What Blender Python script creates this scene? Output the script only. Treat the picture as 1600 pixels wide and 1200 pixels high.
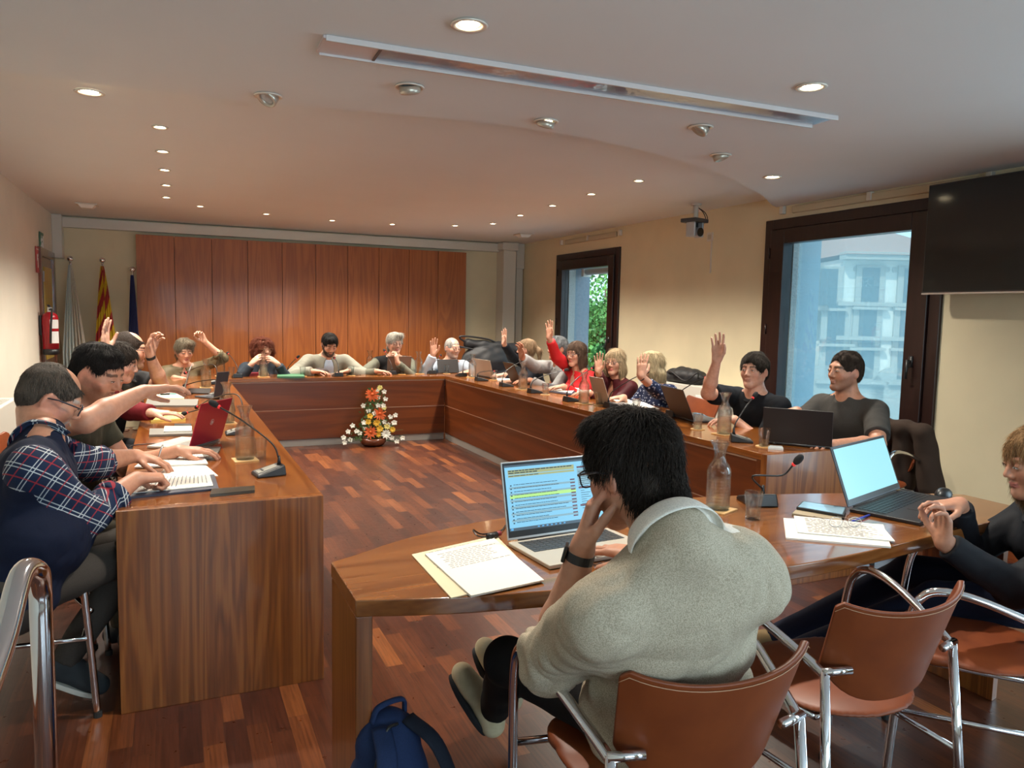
import bpy, bmesh, math, random
import numpy as np
from mathutils import Vector, Matrix
random.seed(7); np.random.seed(7)
for o in list(bpy.data.objects): bpy.data.objects.remove(o)
scene = bpy.context.scene
COL = scene.collection
PI = math.pi

# ------------------------------------------------------------------ camera
CAM = np.array([0.0, 0.0, 1.47]); FPX = 1180.2
CR = np.array([0.911571, -0.410650, 0.020111]); CU = np.array([0.019069, 0.091090, 0.995660]); CF = np.array([0.410700, 0.907232, -0.090866])
cam = bpy.data.cameras.new('camera'); cam.sensor_width = 36; cam.lens = FPX/1600*36; cam.clip_start = 0.05; cam.clip_end = 300
camo = bpy.data.objects.new('camera', cam); COL.objects.link(camo)
camo.matrix_world = Matrix(((CR[0], CU[0], -CF[0], CAM[0]), (CR[1], CU[1], -CF[1], CAM[1]), (CR[2], CU[2], -CF[2], CAM[2]), (0, 0, 0, 1)))
scene.camera = camo

def A(px, py, x=None, y=None, z=None, d=None):
    """world point seen at a photo pixel, on the plane x=, y= or z=, or at forward distance d"""
    ray = (px-800)/FPX*CR - (py-600)/FPX*CU + CF
    if d is None:
        ax, v = (0, x) if x is not None else (1, y) if y is not None else (2, z)
        d = (v-CAM[ax])/ray[ax]
    return CAM + ray*d

# ------------------------------------------------------------------ light and exposure
scene.view_settings.view_transform = 'Standard'; scene.view_settings.look = 'None'
scene.view_settings.exposure = 0.30; scene.view_settings.gamma = 1.0; scene.view_settings.use_curve_mapping = False
scene.cycles.max_bounces = 8; scene.cycles.diffuse_bounces = 4; scene.cycles.glossy_bounces = 4
scene.cycles.transmission_bounces = 8; scene.cycles.transparent_max_bounces = 12
scene.cycles.sample_clamp_indirect = 4.0; scene.cycles.caustics_reflective = False; scene.cycles.caustics_refractive = False
world = bpy.data.worlds.new('sky'); scene.world = world; world.use_nodes = True
wn = world.node_tree.nodes; wl = world.node_tree.links
bg = wn['Background']
sky = wn.new('ShaderNodeTexSky'); sky.sky_type = 'HOSEK_WILKIE'; sky.turbidity = 4.0; sky.sun_direction = (-0.6, -0.35, 0.7)
mixw = wn.new('ShaderNodeMix'); mixw.data_type = 'RGBA'; mixw.inputs[0].default_value = 0.55
mixw.inputs[7].default_value = (0.62, 0.85, 1.0, 1)
wl.new(sky.outputs[0], mixw.inputs[6]); wl.new(mixw.outputs[2], bg.inputs[0]); bg.inputs[1].default_value = 3.2

def add_light(name, kind, loc, energy, color=(1, 1, 1), **kw):
    l = bpy.data.lights.new(name, kind); l.energy = energy; l.color = color
    rot = kw.pop('rot', (0, 0, 0))
    for k, v in kw.items(): setattr(l, k, v)
    o = bpy.data.objects.new(name, l); o.location = loc; o.rotation_euler = rot; COL.objects.link(o)
    return o
sun = add_light('sun', 'SUN', (-5, -5, 12), 5.0, (1.0, 0.93, 0.82), angle=0.02, rot=(math.radians(45), 0, math.radians(-60)))

# ------------------------------------------------------------------ materials
MATS = {}
def mat(name, color=(0.8, 0.8, 0.8), rough=0.5, metal=0.0, **kw):
    if name in MATS: return MATS[name]
    m = bpy.data.materials.new(name); m.use_nodes = True; MATS[name] = m
    b = m.node_tree.nodes['Principled BSDF']
    b.inputs['Base Color'].default_value = (*color, 1); b.inputs['Roughness'].default_value = rough; b.inputs['Metallic'].default_value = metal
    for k, v in kw.items():
        b.inputs[k.replace('_', ' ')].default_value = v
    return m
def nd(m, t, **kw):
    n = m.node_tree.nodes.new(t)
    for k, v in kw.items(): setattr(n, k, v)
    return n
def lk(m, a, b): m.node_tree.links.new(a, b)
def bsdf(m): return m.node_tree.nodes['Principled BSDF']
def ramp(m, stops):
    r = nd(m, 'ShaderNodeValToRGB'); e = r.color_ramp.elements
    while len(e) < len(stops): e.new(0.5)
    for el, (p, c) in zip(e, stops): el.position = p; el.color = (*c, 1)
    return r
def mapping(m, scale=(1, 1, 1), coord='Object', rot=(0, 0, 0), rnd=False):
    tc = nd(m, 'ShaderNodeTexCoord'); mp = nd(m, 'ShaderNodeMapping'); mp.inputs['Scale'].default_value = scale; mp.inputs['Rotation'].default_value = rot
    lk(m, tc.outputs[coord], mp.inputs[0])
    if rnd:
        oi = nd(m, 'ShaderNodeObjectInfo'); mu = nd(m, 'ShaderNodeMath', operation='MULTIPLY'); mu.inputs[1].default_value = 37.0
        lk(m, oi.outputs['Random'], mu.inputs[0]); cb = nd(m, 'ShaderNodeCombineXYZ')
        for i in range(3): lk(m, mu.outputs[0], cb.inputs[i])
        lk(m, cb.outputs[0], mp.inputs['Location'])
    return mp.outputs[0]
def bump(m, height, strength=0.2, dist=0.01):
    b = nd(m, 'ShaderNodeBump'); b.inputs['Strength'].default_value = strength; b.inputs['Distance'].default_value = dist
    lk(m, height, b.inputs['Height']); lk(m, b.outputs[0], bsdf(m).inputs['Normal'])

def noise_mat(name, c1, c2, rough=0.6, scale=20, bstr=0.1, bdist=0.002, stretch=(1, 1, 1), detail=3, metal=0.0, **kw):
    if name in MATS: return MATS[name]
    m = mat(name, c1, rough, metal, **kw)
    v = mapping(m, stretch); n = nd(m, 'ShaderNodeTexNoise'); n.inputs['Scale'].default_value = scale; n.inputs['Detail'].default_value = detail
    lk(m, v, n.inputs[0]); r = ramp(m, [(0.3, c1), (0.7, c2)]); lk(m, n.outputs[0], r.inputs[0]); lk(m, r.outputs[0], bsdf(m).inputs['Base Color'])
    if bstr: bump(m, n.outputs[0], bstr, bdist)
    return m

def wood(name, cs, axis=2, rough=0.22, scale=1.0, coat=0.4, warp=1.2, fine=1.0):
    """figured veneer, grain running along the given axis"""
    if name in MATS: return MATS[name]
    m = mat(name, cs[1], rough); bsdf(m).inputs['Coat Weight'].default_value = coat; bsdf(m).inputs['Coat Roughness'].default_value = 0.08
    st = [9.0*scale]*3; st[axis] = 0.55*scale
    v = mapping(m, tuple(st), rnd=True)
    n1 = nd(m, 'ShaderNodeTexNoise'); n1.inputs['Scale'].default_value = 0.55; n1.inputs['Detail'].default_value = 2.5; n1.inputs['Distortion'].default_value = warp
    lk(m, v, n1.inputs[0])
    mu = nd(m, 'ShaderNodeMath', operation='MULTIPLY'); mu.inputs[1].default_value = 9.0; lk(m, n1.outputs[0], mu.inputs[0])
    sn = nd(m, 'ShaderNodeMath', operation='SINE'); mu.inputs[1].default_value = 34.0; lk(m, mu.outputs[0], sn.inputs[0]); fr = nd(m, 'ShaderNodeMapRange'); fr.inputs[1].default_value = -1; lk(m, sn.outputs[0], fr.inputs[0])
    st2 = [160.0*scale]*3; st2[axis] = 5.0*scale
    v2 = mapping(m, tuple(st2), rnd=True); n2 = nd(m, 'ShaderNodeTexNoise'); n2.inputs['Scale'].default_value = 0.7; n2.inputs['Detail'].default_value = 3
    lk(m, v2, n2.inputs[0])
    mx = nd(m, 'ShaderNodeMix'); mx.data_type = 'FLOAT'; mx.inputs[0].default_value = 0.55*fine
    lk(m, fr.outputs[0], mx.inputs[2]); lk(m, n2.outputs[0], mx.inputs[3])
    r = ramp(m, [(0.12, cs[0]), (0.5, cs[1]), (0.88, cs[2])]); lk(m, mx.outputs[0], r.inputs[0]); lk(m, r.outputs[0], bsdf(m).inputs['Base Color'])
    return m

# ------------------------------------------------------------------ mesh builder
def nrm(v):
    v = np.asarray(v, float); return v/max(np.linalg.norm(v), 1e-9)
def rotz(a): c, s = math.cos(a), math.sin(a); return np.array([[c, -s, 0], [s, c, 0], [0, 0, 1.0]])
def rotx(a): c, s = math.cos(a), math.sin(a); return np.array([[1.0, 0, 0], [0, c, -s], [0, s, c]])
def roty(a): c, s = math.cos(a), math.sin(a); return np.array([[c, 0, s], [0, 1.0, 0], [-s, 0, c]])
def smooth_path(pts, n=6):
    P = [np.array(p, float) for p in pts]; P = [2*P[0]-P[1]]+P+[2*P[-1]-P[-2]]; out = []
    for i in range(1, len(P)-2):
        for t in np.linspace(0, 1, n, endpoint=False):
            a, b, c, d = P[i-1:i+3]
            out.append(0.5*((2*b)+(-a+c)*t+(2*a-5*b+4*c-d)*t*t+(-a+3*b-3*c+d)*t**3))
    out.append(P[-2]); return out
class MB:
    def __init__(s): s.v = []; s.f = []; s.mi = []; s.cur = 0
    def add(s, vs, fs):
        o = len(s.v); s.v += [tuple(map(float, v)) for v in vs]; s.f += [tuple(o+i for i in f) for f in fs]; s.mi += [s.cur]*len(fs); return s
    def box(s, c, d, R=None):
        c = np.asarray(c, float); h = np.asarray(d, float)/2; R = np.eye(3) if R is None else R
        vs = [c+R@(h*np.array([x, y, z])) for x in (-1, 1) for y in (-1, 1) for z in (-1, 1)]
        return s.add(vs, [(0, 1, 3, 2), (4, 6, 7, 5), (0, 4, 5, 1), (2, 3, 7, 6), (0, 2, 6, 4), (1, 5, 7, 3)])
    def bb(s, x0, x1, y0, y1, z0, z1): return s.box(((x0+x1)/2, (y0+y1)/2, (z0+z1)/2), (x1-x0, y1-y0, z1-z0))
    def hexa(s, lo, hi):   # two loops of 4 points
        return s.add(list(lo)+list(hi), [(3, 2, 1, 0), (4, 5, 6, 7), (0, 1, 5, 4), (1, 2, 6, 5), (2, 3, 7, 6), (3, 0, 4, 7)])
    def tube(s, pts, r, n=10, flat=None, cap=True):
        P = [np.array(p, float) for p in pts]; rs = r if hasattr(r, '__len__') else [r]*len(P)
        T = [nrm(P[min(i+1, len(P)-1)]-P[max(i-1, 0)]) for i in range(len(P))]
        u = nrm(np.cross(T[0], [0, 0, 1.0]) if abs(T[0][2]) < 0.9 else np.cross(T[0], [1.0, 0, 0])); vs = []
        for i, p in enumerate(P):
            u = nrm(u-T[i]*np.dot(u, T[i])); w = np.cross(T[i], u)
            for k in range(n):
                a = 2*PI*k/n; vs.append(p+rs[i]*(u*math.cos(a)+w*math.sin(a)*(flat or 1)))
        fs = [(i*n+k, i*n+(k+1) % n, (i+1)*n+(k+1) % n, (i+1)*n+k) for i in range(len(P)-1) for k in range(n)]
        if cap: fs += [tuple(range(n-1, -1, -1)), tuple((len(P)-1)*n+k for k in range(n))]
        return s.add(vs, fs)
    def lathe(s, prof, c=(0, 0, 0), n=24, R=None, closed=False):
        c = np.asarray(c, float); vs = []; R = np.eye(3) if R is None else R
        for r, z in prof:
            for k in range(n):
                a = 2*PI*k/n; vs.append(c+R@np.array([r*math.cos(a), r*math.sin(a), z]))
        m = len(prof); fs = [(i*n+k, i*n+(k+1) % n, (i+1)*n+(k+1) % n, (i+1)*n+k) for i in range(m-1) for k in range(n)]
        if closed: fs += [((m-1)*n+k, (m-1)*n+(k+1) % n, (k+1) % n, k) for k in range(n)]
        else:
            if prof[0][0] > 1e-5: fs.append(tuple(range(n-1, -1, -1)))
            if prof[-1][0] > 1e-5: fs.append(tuple((m-1)*n+k for k in range(n)))
        return s.add(vs, fs)
    def prism(s, poly, z0, z1, R=None, c=(0, 0, 0)):
        n = len(poly); R = np.eye(3) if R is None else R; c = np.asarray(c, float)
        vs = [c+R@np.array([x, y, z0]) for x, y in poly]+[c+R@np.array([x, y, z1]) for x, y in poly]
        return s.add(vs, [tuple(range(n-1, -1, -1)), tuple(range(n, 2*n))]+[(i, (i+1) % n, n+(i+1) % n, n+i) for i in range(n)])
    def ball(s, c, r, n=12, m=8, R=None):
        r = np.array([r]*3 if not hasattr(r, '__len__') else r, float); c = np.asarray(c, float); R = np.eye(3) if R is None else R
        vs = []
        for i in range(m+1):
            t = PI*i/m
            for k in range(n):
                a = 2*PI*k/n; vs.append(c+R@(r*np.array([math.sin(t)*math.cos(a), math.sin(t)*math.sin(a), math.cos(t)])))
        return s.add(vs, [(i*n+k, (i+1)*n+k, (i+1)*n+(k+1) % n, i*n+(k+1) % n) for i in range(m) for k in range(n)])
    def build(s, name, m, parent=None, smooth=False, bevel=0, seg=2, merge=False):
        me = bpy.data.meshes.new(name); me.from_pydata(s.v, [], s.f)
        ms = m if isinstance(m, (list, tuple)) else [m]
        for q in ms: me.materials.append(q)
        if len(ms) > 1: me.polygons.foreach_set('material_index', s.mi)
        bm = bmesh.new(); bm.from_mesh(me)
        if merge: bmesh.ops.remove_doubles(bm, verts=bm.verts, dist=1e-5)
        bmesh.ops.recalc_face_normals(bm, faces=bm.faces); bm.to_mesh(me); bm.free()
        if smooth: me.polygons.foreach_set('use_smooth', [True]*len(me.polygons))
        me.update(); o = bpy.data.objects.new(name, me); COL.objects.link(o)
        if bevel:
            b = o.modifiers.new('bevel', 'BEVEL'); b.width = bevel; b.segments = seg; b.limit_method = 'ANGLE'; b.angle_limit = math.radians(40)
            for p in me.polygons: p.use_smooth = True
            w = o.modifiers.new('wn', 'WEIGHTED_NORMAL'); w.keep_sharp = True
        if parent is not None: o.parent = parent
        return o
def thing(name, label, cat, loc=(0, 0, 0), rz=0, group=None):
    o = bpy.data.objects.new(name, None); COL.objects.link(o); o.empty_display_size = 0.1
    o.location = [float(q) for q in loc]; o.rotation_euler = (0, 0, rz); o['label'] = label; o['category'] = cat
    if group: o['group'] = group
    return o
def tag(o, label, cat, group=None, kind=None):
    o['label'] = label; o['category'] = cat
    if group: o['group'] = group
    if kind: o['kind'] = kind
    return o
def struct(o, label=None):
    o['kind'] = 'structure'
    if label: o['label'] = label
    return o
def copy_tree(o, parent=None):
    c = o.copy(); COL.objects.link(c)
    if parent is not None: c.parent = parent
    for ch in list(o.children): copy_tree(ch, c)
    return c
def place(proto, used, loc, rz, label, group=None):
    o = proto if not used else copy_tree(proto)
    o.location = [float(q) for q in loc]; o.rotation_euler = (0, 0, rz); o['label'] = label
    if group: o['group'] = group
    return o
# ------------------------------------------------------------------ implicit surfaces
class SDF:
    def __init__(s): s.ops = []
    def cone(s, a, b, ra, rb, k=0.012, flat=False, op='u'):
        s.ops.append(('c', np.array(a, float), np.array(b, float), ra, rb, k, flat, op)); return s
    def ell(s, c, r, R=None, k=0.012, op='u'):
        s.ops.append(('e', np.array(c, float), np.array(r, float), np.eye(3) if R is None else R, k, op)); return s
    def cut(s, p, n, rad=9.0): s.ops.append(('p', np.array(p, float), nrm(n), rad)); return s
    def mesh(s, h, smooth=1):
        lo = np.array([9e9]*3); hi = -lo
        for o in s.ops:
            if o[0] == 'c' and o[7] == 'u':
                for q, r in ((o[1], o[3]), (o[2], o[4])): lo = np.minimum(lo, q-r); hi = np.maximum(hi, q+r)
            if o[0] == 'e' and o[5] == 'u': lo = np.minimum(lo, o[1]-o[2].max()); hi = np.maximum(hi, o[1]+o[2].max())
        lo -= 4*h; hi += 4*h; dims = np.ceil((hi-lo)/h).astype(int)+1
        D = np.full(dims, 0.5, np.float32); ax = [lo[i]+h*np.arange(dims[i]) for i in range(3)]
        def blk(l, u):
            i0 = np.clip(((l-lo)/h).astype(int)-1, 0, dims-1); i1 = np.clip(((u-lo)/h).astype(int)+2, 1, dims)
            return tuple(slice(a, b) for a, b in zip(i0, i1))
        for o in s.ops:
            if o[0] == 'p':
                _, p, n, rad = o
                sl = blk(p-rad, p+rad)
                X, Y, Z = [a[q].reshape([-1 if j == i else 1 for j in range(3)]) for i, (a, q) in enumerate(zip(ax, sl))]
                d = (X-p[0])*n[0]+(Y-p[1])*n[1]+(Z-p[2])*n[2]
                B = D[sl]; D[sl] = np.maximum(B, d) if rad > 8 else np.where((X-p[0])**2+(Y-p[1])**2+(Z-p[2])**2 < rad*rad, np.maximum(B, d), B)
                continue
            if o[0] == 'c':
                _, a, b, ra, rb, k, flat, op = o; m = max(ra, rb)+k+3*h
                sl = blk(np.minimum(a, b)-m, np.maximum(a, b)+m)
            else:
                _, c, r, R, k, op = o; m = r.max()+k+3*h; sl = blk(c-m, c+m)
            X, Y, Z = [q_[q].reshape([-1 if j == i else 1 for j in range(3)]) for i, (q_, q) in enumerate(zip(ax, sl))]
            if o[0] == 'c':
                ab = b-a; L2 = max(ab@ab, 1e-9); px, py, pz = X-a[0], Y-a[1], Z-a[2]
                t0 = (px*ab[0]+py*ab[1]+pz*ab[2])/L2; t = np.clip(t0, 0, 1)
                d = np.sqrt((px-t*ab[0])**2+(py-t*ab[1])**2+(pz-t*ab[2])**2)-(ra+(rb-ra)*t)
                if flat: L = math.sqrt(L2); d = np.maximum(d, (t0-1)*L)
                if flat == 2: d = np.maximum(d, -t0*L)
            else:
                q = [(X-c[0])*R[0, j]+(Y-c[1])*R[1, j]+(Z-c[2])*R[2, j] for j in range(3)]
                k0 = np.sqrt(sum((q[j]/r[j])**2 for j in range(3))); k1 = np.sqrt(sum((q[j]/r[j]**2)**2 for j in range(3)))+1e-9
                d = k0*(k0-1)/k1
            B = D[sl]
            if op == 'u': hh = np.maximum(k-np.abs(B-d), 0)/max(k, 1e-6); D[sl] = np.minimum(B, d)-hh*hh*k*0.25
            else: hh = np.maximum(k-np.abs(B+d), 0)/max(k, 1e-6); D[sl] = np.maximum(B, -d)+hh*hh*k*0.25
        S = D < 0; c8 = [(i, j, k) for i in (0, 1) for j in (0, 1) for k in (0, 1)]
        tot = sum(S[i:dims[0]-1+i, j:dims[1]-1+j, k:dims[2]-1+k].astype(np.int8) for i, j, k in c8)
        cells = np.argwhere((tot > 0) & (tot < 8)); idx = -np.ones(tuple(dims-1), np.int32); idx[tuple(cells.T)] = np.arange(len(cells))
        val = {c: D[cells[:, 0]+c[0], cells[:, 1]+c[1], cells[:, 2]+c[2]] for c in c8}
        acc = np.zeros((len(cells), 3)); cnt = np.zeros(len(cells))
        for a in c8:
            for j in range(3):
                if a[j]: continue
                b = tuple(1 if i == j else a[i] for i in range(3)); va, vb = val[a], val[b]; m = (va < 0) != (vb < 0)
                t = np.where(m, va/np.where(m, va-vb, 1), 0); p = np.tile(np.array(a, float), (len(cells), 1)); p[:, j] = t
                acc += p*m[:, None]; cnt += m
        V = lo+h*(cells+acc/cnt[:, None]); F = []
        for j in range(3):
            sh = [slice(1, -1)]*3; sh[j] = slice(0, -1); sh2 = list(sh); sh2[j] = slice(1, None)
            s0 = S[tuple(sh)]; s1 = S[tuple(sh2)]; e = np.argwhere(s0 != s1); up = s0[tuple(e.T)]
            off = np.ones(3, int); off[j] = 0; e = e+off; j1, j2 = [(1, 2), (2, 0), (0, 1)][j]; d1 = np.zeros(3, int); d1[j1] = 1; d2 = np.zeros(3, int); d2[j2] = 1
            q = np.stack([idx[tuple((e-d1-d2).T)], idx[tuple((e-d2).T)], idx[tuple(e.T)], idx[tuple((e-d1).T)]], 1)
            q[~up] = q[~up][:, ::-1]; F.append(q)
        F = np.concatenate(F); F = F[(F >= 0).all(1)]
        for _ in range(smooth):
            N = len(V); s_ = np.zeros((N, 3)); n_ = np.zeros(N)
            for a, b in ((0, 1), (1, 2), (2, 3), (3, 0)):
                for q1, q2 in ((a, b), (b, a)):
                    n_ += np.bincount(F[:, q1], minlength=N)
                    for i in range(3): s_[:, i] += np.bincount(F[:, q1], weights=V[F[:, q2], i], minlength=N)
            V = V*0.5+0.5*s_/np.maximum(n_, 1)[:, None]
        return V, F
def normals(V, F):
    n = np.cross(V[F[:, 2]]-V[F[:, 0]], V[F[:, 3]]-V[F[:, 1]]); N = np.zeros_like(V)
    for c in range(4):
        for i in range(3): N[:, i] += np.bincount(F[:, c], weights=n[:, i], minlength=len(V))
    return N/np.maximum(np.linalg.norm(N, axis=1), 1e-9)[:, None]
_rs = np.random.RandomState(3)
_K = _rs.normal(size=(10, 3)); _K /= np.linalg.norm(_K, axis=1)[:, None]; _PH = _rs.uniform(0, 6.28, 10)
def wob(P, f):
    o = 0
    for i in range(8): o = o+np.sin(f*(0.7+0.12*i)*(P@_K[i])+_PH[i]+1.3*np.sin(f*0.5*(P@_K[(i+3) % 10])+_PH[i]*2))
    return o/4
def vmesh(name, V, F, m, parent=None, cols=None, uvp=None, origin=(0, 0, 0)):
    me = bpy.data.meshes.new(name); V = V-np.asarray(origin)
    me.from_pydata(V.tolist(), [], F.tolist() if hasattr(F, 'tolist') else F); me.materials.append(m)
    me.polygons.foreach_set('use_smooth', [True]*len(me.polygons))
    if cols is not None:
        a = me.attributes.new('Col', 'FLOAT_COLOR', 'POINT'); a.data.foreach_set('color', np.concatenate([cols, np.ones((len(V), 1))], 1).ravel())
    if uvp is not None:
        a = me.attributes.new('uvp', 'FLOAT_VECTOR', 'POINT'); a.data.foreach_set('vector', uvp.ravel())
    me.update(); o = bpy.data.objects.new(name, me); COL.objects.link(o)
    if parent is not None: o.parent = parent
    return o

# ------------------------------------------------------------------ materials for people
def skin_mat():
    if 'skin' in MATS: return MATS['skin']
    m = mat('skin', (0.6, 0.35, 0.25), 0.48, Subsurface_Weight=0.08); bsdf(m).inputs['Subsurface Radius'].default_value = (0.01, 0.004, 0.002)
    a = nd(m, 'ShaderNodeAttribute', attribute_name='Col'); n = nd(m, 'ShaderNodeTexNoise'); n.inputs['Scale'].default_value = 60; n.inputs['Detail'].default_value = 4
    tc = nd(m, 'ShaderNodeTexCoord'); lk(m, tc.outputs['Object'], n.inputs[0])
    r = ramp(m, [(0.3, (0.9, 0.84, 0.82)), (0.7, (1.06, 1.04, 1.03))]); lk(m, n.outputs[0], r.inputs[0])
    mx = nd(m, 'ShaderNodeMix', data_type='RGBA', blend_type='MULTIPLY'); mx.inputs[0].default_value = 1
    lk(m, a.outputs['Color'], mx.inputs[6]); lk(m, r.outputs[0], mx.inputs[7]); lk(m, mx.outputs[2], bsdf(m).inputs['Base Color'])
    bump(m, n.outputs[0], 0.12, 0.001); return m
def hair_mat():
    if 'hair' in MATS: return MATS['hair']
    m = mat('hair', (0.05, 0.03, 0.02), 0.7); bsdf(m).inputs['Specular IOR Level'].default_value = 0.25
    a = nd(m, 'ShaderNodeAttribute', attribute_name='Col'); lk(m, a.outputs['Color'], bsdf(m).inputs['Base Color'])
    v = mapping(m, (260, 260, 55)); n = nd(m, 'ShaderNodeTexNoise'); n.inputs['Scale'].default_value = 1.0; n.inputs['Detail'].default_value = 3; n.inputs['Distortion'].default_value = 0.8; lk(m, v, n.inputs[0]); bump(m, n.outputs[0], 1.0, 0.006)
    return m
def cloth(name, c, kind='plain', c2=None, rough=0.85):
    if name in MATS: return MATS[name]
    m = mat(name, c, rough); bsdf(m).inputs['Specular IOR Level'].default_value = 0.22
    if kind == 'plain':
        v = mapping(m, (1, 1, 1)); n = nd(m, 'ShaderNodeTexNoise'); n.inputs['Scale'].default_value = 300; lk(m, v, n.inputs[0])
        d = tuple(x*0.82 for x in c); r = ramp(m, [(0.35, d), (0.65, c)]); lk(m, n.outputs[0], r.inputs[0]); lk(m, r.outputs[0], bsdf(m).inputs['Base Color']); bump(m, n.outputs[0], 0.15, 0.001)
    elif kind == 'melange':
        v = mapping(m, (1, 1, 1)); n = nd(m, 'ShaderNodeTexNoise'); n.inputs['Scale'].default_value = 420; n.inputs['Detail'].default_value = 5; lk(m, v, n.inputs[0])
        r = ramp(m, [(0.38, c2), (0.6, c)]); lk(m, n.outputs[0], r.inputs[0]); lk(m, r.outputs[0], bsdf(m).inputs['Base Color']); bump(m, n.outputs[0], 0.35, 0.001)
    elif kind in ('plaid', 'stripe'):
        a = nd(m, 'ShaderNodeAttribute', attribute_name='uvp'); sx = nd(m, 'ShaderNodeSeparateXYZ'); lk(m, a.outputs['Vector'], sx.inputs[0])
        prev = None; base = nd(m, 'ShaderNodeRGB'); base.outputs[0].default_value = (*c, 1); prev = base.outputs[0]
        spec = [(0, .075, 0.0, .0035, (.55, .6, .62)), (0, .075, .012, .0035, (.55, .6, .62)), (1, .075, 0.0, .0035, (.55, .6, .62)), (1, .075, .012, .0035, (.55, .6, .62)), (0, .075, .04, .004, (.35, .03, .04)), (1, .075, .04, .004, (.35, .03, .04))] if kind == 'plaid' else [(0, .012, 0, .003, c2)]
        for axx, per, off, wdt, colr in spec:
            ad = nd(m, 'ShaderNodeMath', operation='ADD'); ad.inputs[1].default_value = 10*per-off; lk(m, sx.outputs[axx], ad.inputs[0])
            mo = nd(m, 'ShaderNodeMath', operation='MODULO'); mo.inputs[1].default_value = per; lk(m, ad.outputs[0], mo.inputs[0])
            ls = nd(m, 'ShaderNodeMath', operation='LESS_THAN'); ls.inputs[1].default_value = wdt; lk(m, mo.outputs[0], ls.inputs[0])
            mu = nd(m, 'ShaderNodeMath', operation='MULTIPLY'); mu.inputs[1].default_value = 0.75; lk(m, ls.outputs[0], mu.inputs[0])
            mx = nd(m, 'ShaderNodeMix', data_type='RGBA'); lk(m, mu.outputs[0], mx.inputs[0]); lk(m, prev, mx.inputs[6]); mx.inputs[7].default_value = (*colr, 1); prev = mx.outputs[2]
        lk(m, prev, bsdf(m).inputs['Base Color'])
    elif kind == 'spots':
        v = mapping(m, (1, 1, 1)); n = nd(m, 'ShaderNodeTexVoronoi'); n.inputs['Scale'].default_value = 38; n.inputs['Randomness'].default_value = 0.6; lk(m, v, n.inputs[0])
        r = ramp(m, [(0.22, c2), (0.30, c)]); r.color_ramp.interpolation = 'CONSTANT'; lk(m, n.outputs[0], r.inputs[0]); lk(m, r.outputs[0], bsdf(m).inputs['Base Color'])
    return m
M_GLASSES = mat('spectacle_frame', (0.02, 0.025, 0.04), 0.35)
M_WHITE = mat('eye_white', (0.55, 0.52, 0.48), 0.3); M_IRIS = mat('eye_iris', (0.05, 0.03, 0.02), 0.2)

# ------------------------------------------------------------------ people
def frame(fwd, up):
    f = nrm(fwd); r = nrm(np.cross(f, up)); u = np.cross(r, f); return np.stack([r, f, u], 1)   # columns right, forward, up
def ik(S, W, l1, l2, pole):
    d = W-S; L = np.linalg.norm(d)
    if L > (l1+l2)*0.985: W = S+d/L*(l1+l2)*0.985; d = W-S; L = np.linalg.norm(d)
    a = (l1*l1-l2*l2+L*L)/(2*L); hh = math.sqrt(max(l1*l1-a*a, 0)); e = d/L; p = nrm(np.array(pole, float)-e*np.dot(pole, e))
    return S+e*a+p*hh, W
def add_hand(B, W, d, n, side, curl=0.3, spread=0.12, s=1.0, thumb=0.5, curls=None):
    d = nrm(d); n = nrm(n-d*np.dot(n, d)); t = np.cross(d, n)*(1 if side == 'R' else -1)
    w0 = W+d*0.012*s; tips = []
    lens = [(0.040, 0.026, 0.020), (0.044, 0.029, 0.021), (0.041, 0.027, 0.020), (0.032, 0.021, 0.018)]
    for i, (off, pl) in enumerate(((0.030, 0.090), (0.010, 0.094), (-0.010, 0.089), (-0.029, 0.081))):
        kn = W+d*pl*s+t*off*s-n*0.004*s*(1 if i in (0, 3) else 0)*-1
        B.cone(w0+t*off*0.55*s, kn, 0.0165*s, 0.0118*s, 0.016*s)
        a = (curls[i] if curls else curl); ang = a*0.55; p = kn; dd0 = nrm(d+t*spread*(1.2-0.8*i)); r = 0.0094*s if i < 3 else 0.0083*s
        for j, L in enumerate(lens[i]):
            dd = dd0*math.cos(ang)+n*math.sin(ang); q = p+dd*L*s; B.cone(p, q, r, r*0.92, 0.004*s); p = q; r *= 0.93; ang += a*(1.0 if j == 0 else 0.7)
        tips.append(p)
    tb = W+d*0.022*s+t*0.024*s+n*0.008*s; t1 = tb+nrm(t*0.75+d*(0.85)+n*(0.25+thumb*0.5))*0.042*s
    t2 = t1+nrm(t*(0.45-0.5*thumb)+d*1.0+n*(0.2+0.6*thumb))*0.032*s; t3 = t2+nrm(t*(0.2-0.7*thumb)+d*1.0+n*(0.25+0.5*thumb))*0.025*s
    B.cone(tb, t1, 0.0165*s, 0.0122*s, 0.014*s); B.cone(t1, t2, 0.0115*s, 0.0100*s, 0.004); B.cone(t2, t3, 0.0102*s, 0.0085*s, 0.003)
    return tips

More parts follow.
